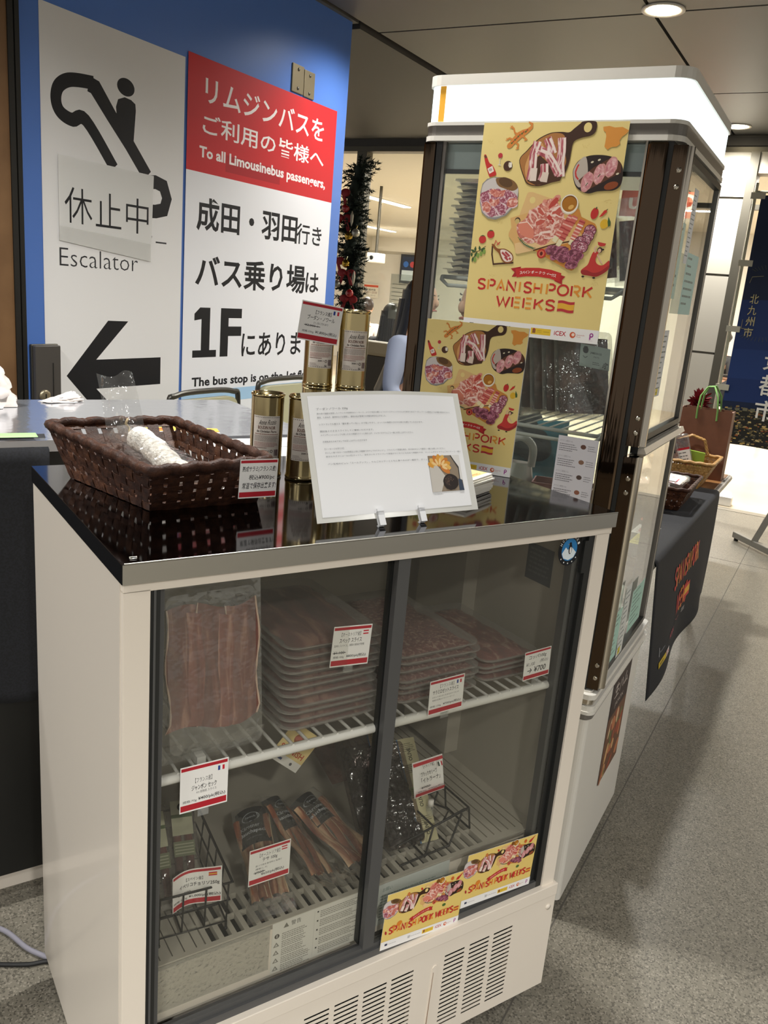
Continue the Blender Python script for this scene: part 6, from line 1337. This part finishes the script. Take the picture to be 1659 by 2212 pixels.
for k in range(14): a = .4 + k * .17; P.stroke([(.18 + .12 * cos(a), 1.72 + .03 * sin(a)), (.18 + .15 * cos(a), 1.72 + .06 * sin(a))], .002, '#55573f'); P.stroke([(.18 + .12 * cos(a), 1.335 - .03 * sin(a)), (.18 + .15 * cos(a), 1.335 - .06 * sin(a))], .002, '#55573f')
for i, ch in enumerate('夜景都市'): P.text(ch, .235, 1.262 - i * .172, .375, 1.405 - i * .172, '#e6e3da', .012)
obj('flag', P, t)
for z in (2.22, 1.79, 1.355, .955, .60):
    m1 = MB(); m1.box(-.045, -.016, z - .02, .045, -.004, z + .02, mat('pale_tab', '#b9b6a4', .5)); obj('tab', m1, t)
# ============================================================ second counter behind, covered in black cloth
t = thing('covered_counter', FC @ T(-.75, .765, 0), 'second low counter behind the first, glossy film top and white plinth, draped black', 'counter')
m1 = MB(); m1.box(0, .02, .085, 1.42, .52, 1.06, M_black); obj('cabinet', m1, t)
m1 = MB(); m1.box(0, .085, .0, 1.42, .50, .085, M_ivory); obj('plinth', m1, t)
M_filmtop = mat('film_covered_steel', '#bcc0c8', .13, metal=.8, bump=.16, bscale=24)
m1 = MB(); m1.box(0, .0, 1.055, 1.42, .522, 1.078, M_filmtop); obj('film_top', m1, t)
def drape(u, v):
    x = -.75 + u * .822; f = v
    zb = .52 + .04 * (1 - u)
    return (x + (-.02 * f * f if u > .9 else 0), .757 - .008 * sin(u * 14) * f * .6, 1.0835 - f * (1.0835 - zb))
m1 = MB(); m1.grid(lambda u, v: drape(u, v) if v > 0.04 else (-.75 + u * .822, .757 + .045 * (1 - v / .04), 1.0835), 24, 24, M_cloth)
obj('black_cloth', m1, M=FC, label='black cloth taped along the front of the second counter at the left', cat='tablecloth', solid=.002)
P = Print(.0008); P.rect(0, 0, .115, .030, '#8db57a'); P.poly([(.005, .002), (.112, .004), (.110, .010), (.006, .008)], '#9cc088'); obj('tape_strip', P, M=FC @ T(-.062, .765, 1.0855) @ RZ(-.02) @ RX(.1), label='strip of green tape on the black cloth edge at far left', cat='tape')
# plastic bags on the second counter
M_plas = mat('white_plastic_film', '#e6ddd8', .35, bump=.5, bscale=25)
def crumple(M, w, d, h, seed, label, name='plastic_bag'):
    rnd = random.Random(seed); m1 = MB(); pk = [[rnd.uniform(.75, 1.15) for _ in range(25)] for _ in range(13)]
    def f(u, v):
        a = 2 * pi * u; r = (1 - v) ** .8 * pk[int(v * 12)][int((u % 1) * 24)] + .04; return (w * r * cos(a) + .03 * v, d * r * sin(a), h * v * (1 - .12 * abs(sin(3 * a))))
    m1.grid(f, 24, 12, M_plas); return obj(name, m1, M=M, label=label, cat='plastic bag')
crumple(FC @ T(.005, 1.20, 1.079), .085, .06, .125, 3, 'tall crumpled white plastic bag on the second counter at far left')
crumple(FC @ T(.205, 1.255, 1.079) @ RZ(.3), .055, .03, .025, 5, 'low white plastic bag scrap before the arrow sign')
# white carton and leaflets in the gap
m1 = MB(); m1.box(0, 0, 0, .40, .19, .586, mat('white_carton', '#e9e8e6', .5)); m1.box(.0, .09, .586, .40, .1, .5875, MATS['white_plastic'])
obj('white_carton', m1, M=FC @ T(.335, .552, .49) , label='white carton in the gap between the two counters behind the basket', cat='carton', bevel=.003)
m1 = MB(); m1.box(0, 0, 0, .36, .17, .485, mat('stool_grey', '#6a6a68', .6)); obj('storage_box', m1, M=FC @ T(.355, .560, .0), label='grey storage box on the floor holding up the white carton', cat='box')
for k, (x, y, r_) in enumerate(((.285, .80, .1), (.355, .795, -.25))):
    P = Print(.0006); P.rect(0, 0, .085, .055, '#e6b64c'); P.poly([(.0, .02), (.04, .05), (.06, .01), (.085, .02), (.085, 0), (0, 0)], '#d9803a'); P.ell(.05, .035, .015, .009, '#b8502e'); P.rect(0, 0, .085, .007, '#ece9e2'); MB.box(P, 0, 0, -.004, .085, .055, -.0002, MATS['leaflet_paper'])
    obj('leaflet', P, M=FC @ T(x, y, 1.0832) @ RZ(r_), label='orange and yellow leaflet on the second counter behind the basket, ' + ('left one' if k == 0 else 'right one'), cat='leaflet')
# small power cables at lower left
def cable(pts, r, m, label):
    m1 = MB(); m1.tube(pts, r, m, 8); obj('power_cable', m1, label=label, cat='cable')
def spl(pts, n=8):
    P_ = [Vector(p) for p in pts]; out = []
    for i in range(len(P_) - 1):
        p0, p1, p2, p3 = P_[max(i - 1, 0)], P_[i], P_[i + 1], P_[min(i + 2, len(P_) - 1)]
        for k in range(n):
            t_ = k / n; out.append(.5 * ((2 * p1) + (-p0 + p2) * t_ + (2 * p0 - 5 * p1 + 4 * p2 - p3) * t_ ** 2 + (-p0 + 3 * p1 - 3 * p2 + p3) * t_ ** 3))
    return out + [P_[-1]]
cable(spl([(-1.02, 1.45, .006), (-.86, 1.515, .006), (-.757, 1.508, .006), (-.676, 1.461, .006), (-.615, 1.436, .006), (-.57, 1.40, .006), (-.45, 1.38, .006)]), .0055, mat('grey_cable', '#8c8a94', .5), 'pale grey cable on the floor behind the low fridge at lower left')
cable(spl([(-1.0, 1.42, .005), (-.80, 1.41, .005), (-.713, 1.414, .005), (-.658, 1.42, .005), (-.60, 1.43, .005), (-.50, 1.36, .005)]), .0045, M_rubber, 'black cable on the floor at lower left beside the grey one')
# folding chairs before the sign wall
M_pad = mat('beige_vinyl', '#b3b090', .45); M_cf = mat('dark_chair_metal', '#4e4c46', .3, metal=.7)
def chair(M, label):
    t = thing('folding_chair', M, label, 'chair', 'folding chairs before the blue wall'); w = .21
    m1 = MB(); m1.tube(spl([(-w, .02, .02), (-w, .0, .45), (-w, -.01, .86), (-w + .04, -.01, .915), (0, -.01, .925), (w - .04, -.01, .915), (w, -.01, .86), (w, .0, .45), (w, .02, .02)], 6), .012, M_cf, 10); obj('back_frame', m1, t)
    m1 = MB(); m1.prism(rrect(-w + .02, .62, w - .02, .895, .05), -.028, .005, M_pad, 'y', True); obj('backrest', m1, t, bevel=.008)
    m1 = MB(); m1.prism(rrect(-w + .01, -.40, w - .01, -.02, .04), .425, .46, M_pad); obj('seat', m1, t, bevel=.008)
    for s_ in (-1, 1):
        m1 = MB(); m1.tube([(s_ * w * .92, -.40, .02), (s_ * w * .92, -.38, .40), (s_ * w * .95, -.02, .43)], .011, M_cf, 8); obj('leg', m1, t)
    return t
ch = chair(T(-.80, 3.5, .02) @ RZ(1.05), 'folding chair with beige backrest under the blue strip, left of two')
dup(ch, T(-.525, 3.97, .05) @ RZ(1.05) , 'folding chair with beige backrest half hidden by the front tin')
# ------------------------------------------------------------ garland on the lounge post
t = thing('garland', FR @ T(-4.09, 6.63, 0), 'christmas garland with red bows and gold baubles on the lounge post', 'garland')
rnd = random.Random(8); M_pine = mat('pine_green', '#16241a', .8); m1 = MB()
def needle(c, d_, L, n_):
    for k in range(n_):
        p = c + d_ * (L * k / n_)
        for q in range(5):
            e = Vector((rnd.uniform(-1, 1), rnd.uniform(-1, 1), rnd.uniform(-1, 1))).normalized() * .032 + d_ * .02; s_ = d_.cross(e).normalized() * .0065
            m1.add([p - s_, p + s_, p + e], [(0, 1, 2)], M_pine)
for k in range(300):
    z = rnd.uniform(1.0, 2.42); a = rnd.uniform(0, 2 * pi); d_ = Vector((cos(a), sin(a) * .5, rnd.uniform(-.4, .5))).normalized(); needle(Vector((.02 * sin(z * 6), 0, z)), d_, rnd.uniform(.10, .19), 8)
m1.tube([(.03 * sin(k), 0, .95 + .07 * k) for k in range(22)], .05, M_pine, 8)
obj('pine_branches', m1, t)
for k, (x, z) in enumerate(((-.09, 2.19), (-.05, 1.98), (.02, 1.52), (-.03, 1.06), (-.10, 1.62), (.06, 1.30))):
    m1 = MB(); M_bow = mat('red_velvet', '#8a141c', .7)
    for s_ in (-1, 1): m1.ball((x + s_ * .045, -.10, z), (.05, .02, .035), M_bow, 12, 8)
    for s_ in (-1, 1): m1.hexa([(x + s_ * .01, -.11, z), (x + s_ * .03, -.11, z), (x + s_ * .03, -.10, z), (x + s_ * .01, -.10, z)], [(x + s_ * .05, -.11, z - .11), (x + s_ * .08, -.11, z - .10), (x + s_ * .08, -.10, z - .10), (x + s_ * .05, -.10, z - .11)], M_bow)
    m1.ball((x, -.115, z), .018, M_bow, 10, 8); obj('bow', m1, t)
for k, (x, z, c) in enumerate(((.03, 1.83, 'g'), (.02, 1.60, 'g'), (-.02, 2.06, 'r'), (.08, 1.35, 'r'), (-.06, 1.42, 's'), (.10, 1.86, 's'), (-.10, 1.72, 's'))):
    m1 = MB(); m1.ball((x, -.12, z), .036, {'g': mat('gold_bauble', '#a8893a', .12, metal=1), 'r': mat('red_bauble', '#9a1018', .15, coat=.6), 's': mat('silver_bauble', '#a8a69c', .3, metal=.6)}[c], 16, 10); m1.rod((x, -.12, z + .034), (x, -.10, z + .06), .006, M_goldrim, 8); obj('bauble', m1, t)
for x, z in ((-.09, 1.92), (.05, 2.0), (.11, 1.50)):
    m1 = MB(); m1.lathe([(0, -.09), (.012, -.05), (.014, 0), (.004, .04), (0, .04)], mat('white_drop', '#b0aa98', .5), (x, -.12, z), 10); obj('drop_ornament', m1, t)
# ------------------------------------------------------------ lounge things seen through the glass
m1 = MB(); P = Print(.002); P.rect(0, 0, .34, .26, '#e2ddd2'); P.rect(.01, .20, .33, .24, '#d0563c'); P.text('営業時間', .07, .13, .27, .17, '#5a5650', .01); P.text('10:00〜20:00', .03, .08, .31, .12, '#8a6a60'); P.text('お問い合わせ', .06, .03, .28, .06, '#9a968c')
obj('notice', P, M=FR @ T(-8.66, 14.57, 1.21) @ UP, label='white notice with red header on the far lounge wall, opening hours text', cat='notice')
P = Print(.003); P.rect(-.01, -.01, .66, .50, '#141414'); P.rect(.02, .03, .63, .22, '#cfe0ea'); P.rect(.02, .22, .63, .47, '#16233f')
for k, c in enumerate(('#2f6ac0', '#b83a3a', '#3a7ac8', '#c86a5a')): P.ell(.10 + .14 * k, .33, .055, .055, c, n=16)
MB.box(P, -.02, -.02, -.06, .67, .51, -.001, M_black); obj('television', P, M=FR @ T(-7.83, 14.5, 1.55) @ UP, label='wall television with blue and red icons on the far lounge wall', cat='television')
P = Print(.001); P.rect(0, 0, .235, .39, glassmat('acrylic_sheet', (.86, .90, .86), .5, haze=.35, hazecol=(.62, .65, .6))); P.lines(.02, .30, .20, 7, .034, .006, '#8a8f84', random.Random(4)); P.rect(.03, .08, .07, .12, '#7a8074')
obj('acrylic_notice', P, M=FR @ T(-3.75, 6.775, 1.16) @ UP, label='translucent greenish notice sheet on the lounge glass left of the showcase', cat='notice')
t = thing('projector', FR @ T(-5.21, 9.0, 1.70), 'white projector box hanging on a pole from the lounge ceiling', 'projector')
m1 = MB(); m1.box(-.075, -.1, 0, .075, .1, .11, M_white); obj('body', m1, t, bevel=.01)
m1 = MB(); m1.rod((0, 0, .11), (0, 0, .86), .018, M_alu); obj('pole', m1, t)
m1 = MB(); m1.xf = T(.0, -.1, .055) @ RX(pi / 2); m1.lathe([(.022, 0), (.022, .012), (.012, .014), (0, .01)], M_black, n=16); obj('lens', m1, t)
# bench before the lounge glass
t = thing('bench_seat', FR @ T(-3.9, 6.2, 0), 'padded bench with beige back cushions behind the gold tins', 'bench'); M_bw2 = mat('dark_wood_base', '#3a3226', .5)
m1 = MB(); m1.box(0, .0, 0, 1.5, .06, .86, M_bw2); m1.box(0, .06, 0, 1.5, .45, .36, M_bw2); obj('frame', m1, t)
for k in range(2):
    m1 = MB(); m1.box(.02 + .74 * k, -.015, .86, .73 + .74 * k, .10, .985, mat('beige_cushion', '#a8987a', .55)); obj('back_cushion', m1, t, bevel=.03)
    m1 = MB(); m1.box(.02 + .74 * k, .07, .36, .73 + .74 * k, .45, .45, MATS['beige_cushion']); obj('seat_cushion', m1, t, bevel=.02)
# orange sign beyond
P = Print(.0015); P.rect(0, 0, .58, .22, '#b8482a'); P.text('u t lO', .06, .05, .55, .17, '#e2d2c4', .02); MB.box(P, 0, 0, -.02, .58, .22, -.0005, M_alu)
obj('orange_sign', P, M=FR @ T(-1.755, 6.60, 2.09) @ UP, label='orange sign with white letters seen through the upper showcase door', cat='sign')
# ------------------------------------------------------------ far lounge table at the right
t = thing('lounge_table', FR @ T(-1.55, 10.45, 0), 'dark legged wooden table in the lounge beside the blue banner', 'table')
m1 = MB(); m1.box(0, 0, .725, .80, .60, .75, mat('table_brown', '#6a4a34', .4)); obj('tabletop', m1, t, bevel=.005)
for k, (x, y, dx) in enumerate(((.10, .08, -.06), (.70, .08, .06), (.10, .52, -.06), (.70, .52, .06))):
    m1 = MB(); m1.rod((x + dx, y, 0), (x, y, .725), .014, M_black); obj('leg', m1, t)
m1 = MB(); m1.lathe([(0, 0), (.032, 0), (.034, .02), (.030, .05), (.034, .09), (.032, .15), (.014, .20), (.014, .22), (0, .222)], glassmat('pet_bottle', (.93, .94, .94), .9, haze=.12, rough=.05), n=20); obj('water_bottle', m1, M=FR @ T(-1.42, 10.6, .751), label='clear water bottle on the lounge table beside the banner', cat='bottle')
m1 = MB(); m1.box(0, 0, 0, .26, .14, .03, M_black); obj('tray', m1, M=FR @ T(-1.33, 10.55, .751), label='low black tray on the lounge table', cat='tray', bevel=.004)
m1 = MB(); m1.hexa([(0, 0, 0), (.20, 0, 0), (.20, .10, 0), (0, .10, 0)], [(-.02, .02, .17), (.16, .02, .15), (.16, .08, .15), (-.02, .08, .17)], mat('rose_leather', '#8a5a50', .5)); obj('handbag', m1, M=FR @ T(-1.26, 10.72, .751), label='dusty rose handbag on the lounge table', cat='bag', bevel=.008)
# ------------------------------------------------------------ people
M_skin = mat('skin', '#c79a80', .55); M_hair = mat('black_hair', '#0d0b0b', .35); M_hairb = mat('brown_hair', '#2a1c16', .4)
def skinned(nodes, edges, mt, name, parent, sub=2):
    """nodes: name -> (x, y, z, radius)"""
    ks = list(nodes); me = bpy.data.meshes.new(name); me.from_pydata([nodes[k][:3] for k in ks], [(ks.index(a), ks.index(b)) for a, b in edges], [])
    o = bpy.data.objects.new(name, me); COL.objects.link(o); o.modifiers.new('skin', 'SKIN')
    for i, k in enumerate(ks):
        sv = me.skin_vertices[0].data[i]; r = nodes[k][3]; sv.radius = (r, r) if not isinstance(r, tuple) else r; sv.use_root = (i == 0)
    m = o.modifiers.new('sub', 'SUBSURF'); m.levels = m.render_levels = sub
    dg = bpy.context.evaluated_depsgraph_get(); m2 = bpy.data.meshes.new_from_object(o.evaluated_get(dg)); bpy.data.objects.remove(o); bpy.data.meshes.remove(me)
    m2.name = name; m2.materials.clear(); m2.materials.append(mt)
    for p in m2.polygons: p.use_smooth = True; p.material_index = 0
    r_ = bpy.data.objects.new(name, m2); COL.objects.link(r_); r_.parent = parent; return r_
def head_mesh(c, s=1.0):
    m = MB(); cx, cy, cz = c
    def f(d): return 1 - .10 * max(0, -d.z) + (.05 * max(0, -d.y) if -.5 < d.z < .1 else 0)
    m.ball(c, (.074 * s, .092 * s, .112 * s), M_skin, 24, 18, f)
    m.ball((cx, cy - .095 * s, cz - .012 * s), (.012 * s, .016 * s, .022 * s), M_skin, 10, 8)
    for q in (-1, 1):
        m.ball((cx + q * .029 * s, cy - .083 * s, cz + .012 * s), (.012 * s, .008 * s, .007 * s), mat('eye_white', '#e9e4de', .3), 10, 8); m.ball((cx + q * .029 * s, cy - .089 * s, cz + .012 * s), (.0055 * s, .004 * s, .0055 * s), M_black, 8, 6)
        m.tube([(cx + q * .015 * s, cy - .092 * s, cz + .030 * s), (cx + q * .03 * s, cy - .090 * s, cz + .034 * s), (cx + q * .044 * s, cy - .080 * s, cz + .030 * s)], .0025 * s, M_hair, 6)
        m.ball((cx + q * .075 * s, cy + .005, cz - .005), (.010 * s, .018 * s, .028 * s), M_skin, 10, 8)
    m.tube([(cx - .022 * s, cy - .086 * s, cz - .052 * s), (cx, cy - .093 * s, cz - .050 * s), (cx + .022 * s, cy - .086 * s, cz - .052 * s)], .0055 * s, mat('lips', '#a8605a', .4), 8)
    return m
def hand_nodes(w, d_, palmn, side=1):
    """palm and five bent fingers from wrist w, along d_, palm facing palmn"""
    w = Vector(w); d_ = Vector(d_).normalized(); n_ = Vector(palmn).normalized(); s_ = d_.cross(n_).normalized() * side
    N = {}; E = []
    for i, (o, L) in enumerate(((-.030, .066), (-.010, .076), (.011, .071), (.030, .056))):
        b = w + d_ * .075 + s_ * o; p1 = b + (d_ * .9 + n_ * .25) * L * .5; p2 = p1 + (d_ * .45 + n_ * .8) * L * .5
        N['k%d' % i] = (*b, .0105); N['f%d' % i] = (*p1, .0092); N['t%d' % i] = (*p2, .0075); E += [('k%d' % i, 'f%d' % i), ('f%d' % i, 't%d' % i)]
    N['palm'] = (*(w + d_ * .038), .021); E += [('palm', 'k%d' % i) for i in range(4)]
    b = w + d_ * .022 - s_ * .026; p1 = b - s_ * .022 + d_ * .03; p2 = p1 + d_ * .030 + n_ * .012; N['h0'] = (*b, .0125); N['h1'] = (*p1, .0105); N['h2'] = (*p2, .0085); E += [('palm', 'h0'), ('h0', 'h1'), ('h1', 'h2')]
    return N, E
def person(M, label, shirt, hairm, hair, pants='#22242a', armL=None, armR=None, seat=.45, hands=True, hd=None):
    """seated figure facing -y, origin on the floor under the pelvis"""
    t = thing('person', M, label, 'person'); z = seat
    sh = z + .50
    aL = armL or [(-.24, -.02, sh - .28), (-.20, -.22, sh - .36)]; aR = armR or [(.24, -.02, sh - .28), (.20, -.22, sh - .36)]
    N = {'pel': (0, 0, z + .10, (.15, .12)), 'bel': (0, .0, z + .25, (.135, .105)), 'che': (0, .0, z + .40, (.15, .11)), 'nb': (0, .0, sh + .02, .07), 'neck': (0, -.01, sh + .10, .05), 'hdb': (0, -.015, sh + .17, .055),
         'sl': (-.16, 0, sh - .02, .062), 'sr': (.16, 0, sh - .02, .062), 'el': (*aL[0], .042), 'er': (*aR[0], .042), 'wl': (*aL[1], .027), 'wr': (*aR[1], .027),
         'hl': (-.09, -.04, z + .05, .085), 'hr': (.09, -.04, z + .05, .085), 'kl': (-.11, -.42, z + .04, .062), 'kr': (.11, -.42, z + .04, .062), 'al': (-.11, -.44, .08, .042), 'ar': (.11, -.44, .08, .042), 'tl': (-.12, -.58, .04, .034), 'tr': (.12, -.58, .04, .034)}
    E = [('pel', 'bel'), ('bel', 'che'), ('che', 'nb'), ('nb', 'neck'), ('neck', 'hdb'), ('che', 'sl'), ('che', 'sr'), ('sl', 'el'), ('sr', 'er'), ('el', 'wl'), ('er', 'wr'), ('pel', 'hl'), ('pel', 'hr'), ('hl', 'kl'), ('hr', 'kr'), ('kl', 'al'), ('kr', 'ar'), ('al', 'tl'), ('ar', 'tr')]
    for w, e, sd in (('wl', aL, -1), ('wr', aR, 1)):
        HN, HE = hand_nodes(e[1], Vector(e[1]) - Vector(e[0]), (0, 0, -1), sd)
        for k, v in HN.items(): N[w + k] = v
        E += [(w + a, w + b) for a, b in HE] + [(w, w + 'palm')]
    skinned(N, E, M_skin, 'body', t)
    ms = mat('garment_' + shirt.lstrip('#'), shirt, .75); mp = mat('garment_' + pants.lstrip('#'), pants, .8)
    def grow(keys, k=1.0, d=.010): return {q: (*N[q][:3], (tuple(v + d for v in N[q][3]) if isinstance(N[q][3], tuple) else N[q][3] + d)) for q in keys}
    S = grow(['pel', 'bel', 'che', 'nb', 'sl', 'sr', 'el', 'er', 'wl', 'wr']); S['nb'] = (0, 0, sh + .03, .072)
    skinned(S, [e for e in E if e[0] in S and e[1] in S], ms, 'shirt', t)
    Q = grow(['pel', 'hl', 'hr', 'kl', 'kr', 'al', 'ar']); skinned(Q, [e for e in E if e[0] in Q and e[1] in Q], mp, 'trousers', t)
    fm = grow(['al', 'tl'], d=.008); skinned(fm, [('al', 'tl')], M_black, 'shoe', t); fm = grow(['ar', 'tr'], d=.008); skinned(fm, [('ar', 'tr')], M_black, 'shoe', t)
    c = (0, -.03, sh + .235); o = obj('head', head_mesh(c), t)
    m1 = MB(); cx, cy, cz = c; rn = random.Random(len(label))
    m1.ball((cx, cy + .012, cz + .016), (.086, .099, .112), hairm, 24, 16, lambda d: (.90 if (d.y < -.35 and d.z < .55) else 1) * (.86 if d.z < -.55 else 1))
    if hair == 'long':
        def fl(u, v): a = -.15 + u * (pi + .3); r = .094 + .085 * v * v; return (cx + r * cos(a) * (1 + .25 * v), cy + .02 + r * sin(a) * 1.05 + .02 * v, cz + .05 - v * .58 + .012 * sin(u * 30) * v)
        m1.grid(fl, 40, 12, hairm)
        for k in range(64): a = rn.uniform(-.1, pi + .1); m1.tube([(cx + .09 * cos(a), cy + .03 + .10 * sin(a), cz), (cx + .105 * cos(a), cy + .04 + .115 * sin(a), cz - .2), (cx + .13 * cos(a) + rn.uniform(-.02, .02), cy + .05 + .13 * sin(a), cz - .40), (cx + .14 * cos(a) + rn.uniform(-.03, .03), cy + .05 + .13 * sin(a), cz - rn.uniform(.46, .56))], [.007, .007, .005, .0015], hairm, 6)
    if hair == 'bun': m1.ball((cx, cy + .10, cz + .02), .045, hairm, 14, 10)
    obj('hair', m1, t)
    return t
def stool(x, y, h, lab):
    t = thing('stool', T(x, y, 0), lab, 'stool', None); m1 = MB(); m1.lathe([(0, h - .04), (.17, h - .04), (.175, h - .02), (.16, h), (0, h)], M_black, n=24); obj('seat', m1, t)
    for k in range(4): a = pi / 4 + k * pi / 2; m1 = MB(); m1.rod((.16 * cos(a), .16 * sin(a), 0), (.12 * cos(a), .12 * sin(a), h - .04), .012, M_cf, 8); obj('leg', m1, t)
person(T(.085, 4.9, 0) @ RZ(1.0), 'seated woman with long black hair in a grey-blue shirt, left of the tall showcase', '#7f8698', M_hair, 'long', seat=.64)
stool(.085, 4.9, .59, 'dark stool under the long-haired woman in the grey-blue shirt')
person(T(.325, 3.12, 0) @ RZ(-1.1), 'seller in black with teal apron seated behind the tall showcase, hand near white bag', '#17181a', M_hairb, 'bun', seat=.66, armR=[(.30, .09, .90), (.27, -.10, 1.0)], armL=[(-.24, -.04, .88), (-.16, -.22, .86)])
stool(.325, 3.12, .61, 'dark stool under the seller behind the tall showcase')
person(T(-.455, 11.0, 0) @ RZ(pi - .4), 'distant person with dark bun in a white shirt beyond the gold tins', '#d8d8d8', M_hairb, 'bun', seat=.43)
stool(-.455, 11.0, .38, 'stool under the distant person in the white shirt')
person(T(-.10, 8.15, 0) @ RZ(pi - .2), 'person with dark hair seated beyond the beige bench back', '#2c2a2a', M_hair, 'long', seat=.43)
stool(-.10, 8.15, .38, 'stool under the dark-haired person beyond the bench')
person(T(4.06, 10.75, 0) @ RZ(-1.1), 'person in black seated at the lounge table beside the blue banner', '#1a1a1c', M_hair, 'bun', seat=.43)
stool(4.06, 10.75, .38, 'stool under the person in black at the lounge table')
# teal apron part of the seller and things on a ledge behind the showcase
m1 = MB(); m1.grid(lambda u, v: (.36 + u * .26, 2.90 + .02 * sin(u * 8), .70 + v * .33), 10, 6, mat('teal_cloth', '#1c5560', .8)); SEL = [o for o in COL.objects if o.get('label', '').startswith('seller')][0]; o = obj('apron', m1, SEL, solid=.003); o.matrix_world = Matrix.Identity(4); o['label'] = 'teal apron'
t = thing('side_ledge', FT @ T(-.42, .675, 0), 'black box table behind the tall showcase holding a gold tray and white bag', 'table')
m1 = MB(); m1.box(-.19, -.095, .0, .19, .095, .865, M_black); obj('cabinet', m1, t)
m1 = MB(); m1.box(-.20, -.10, .865, .20, .10, .88, M_black); obj('top', m1, t)
t = thing('gift_tray', FT @ T(-.315, .675, .8805) @ RZ(.2), 'gold lined red box lid behind the tall showcase glass', 'tray')
m1 = MB(); m1.box(-.09, -.05, 0, .09, .05, .004, mat('red_board', '#8a2c22', .5)); m1.box(-.09, -.05, 0, -.086, .05, .03, MATS['red_board']); m1.box(.086, -.05, 0, .09, .05, .03, MATS['red_board']); m1.box(-.09, -.05, 0, .09, -.046, .03, MATS['red_board']); m1.box(-.09, .046, 0, .09, .05, .03, MATS['red_board']); obj('lid', m1, t)
m1 = MB(); m1.grid(lambda u, v: (-.084 + .168 * u, -.044 + .088 * v, .010 + .004 * sin(u * 20) * sin(v * 14)), 16, 12, mat('gold_foil', '#c9a52c', .2, metal=1)); obj('foil', m1, t)
t = thing('carrier_bag', FT @ T(-.475, .67, .8805) @ RZ(.2), 'white plastic carrier bag with a loop handle behind the showcase glass', 'plastic bag')
m1 = MB(); rn = random.Random(3); m1.grid(lambda u, v: ((.062 - .012 * v) * cos(2 * pi * u) * (1 + .1 * sin(u * 31)), (.035 - .01 * v) * sin(2 * pi * u) * (1 + .12 * sin(u * 23)), v * .07), 24, 6, M_plas); obj('bag_body', m1, t)
m1 = MB(); m1.tube(spl([(-.04, 0, .06), (-.035, 0, .115), (.01, 0, .145), (.05, 0, .12), (.052, 0, .06)], 6), [.012] * 25, M_plas, 8); obj('handle', m1, t)
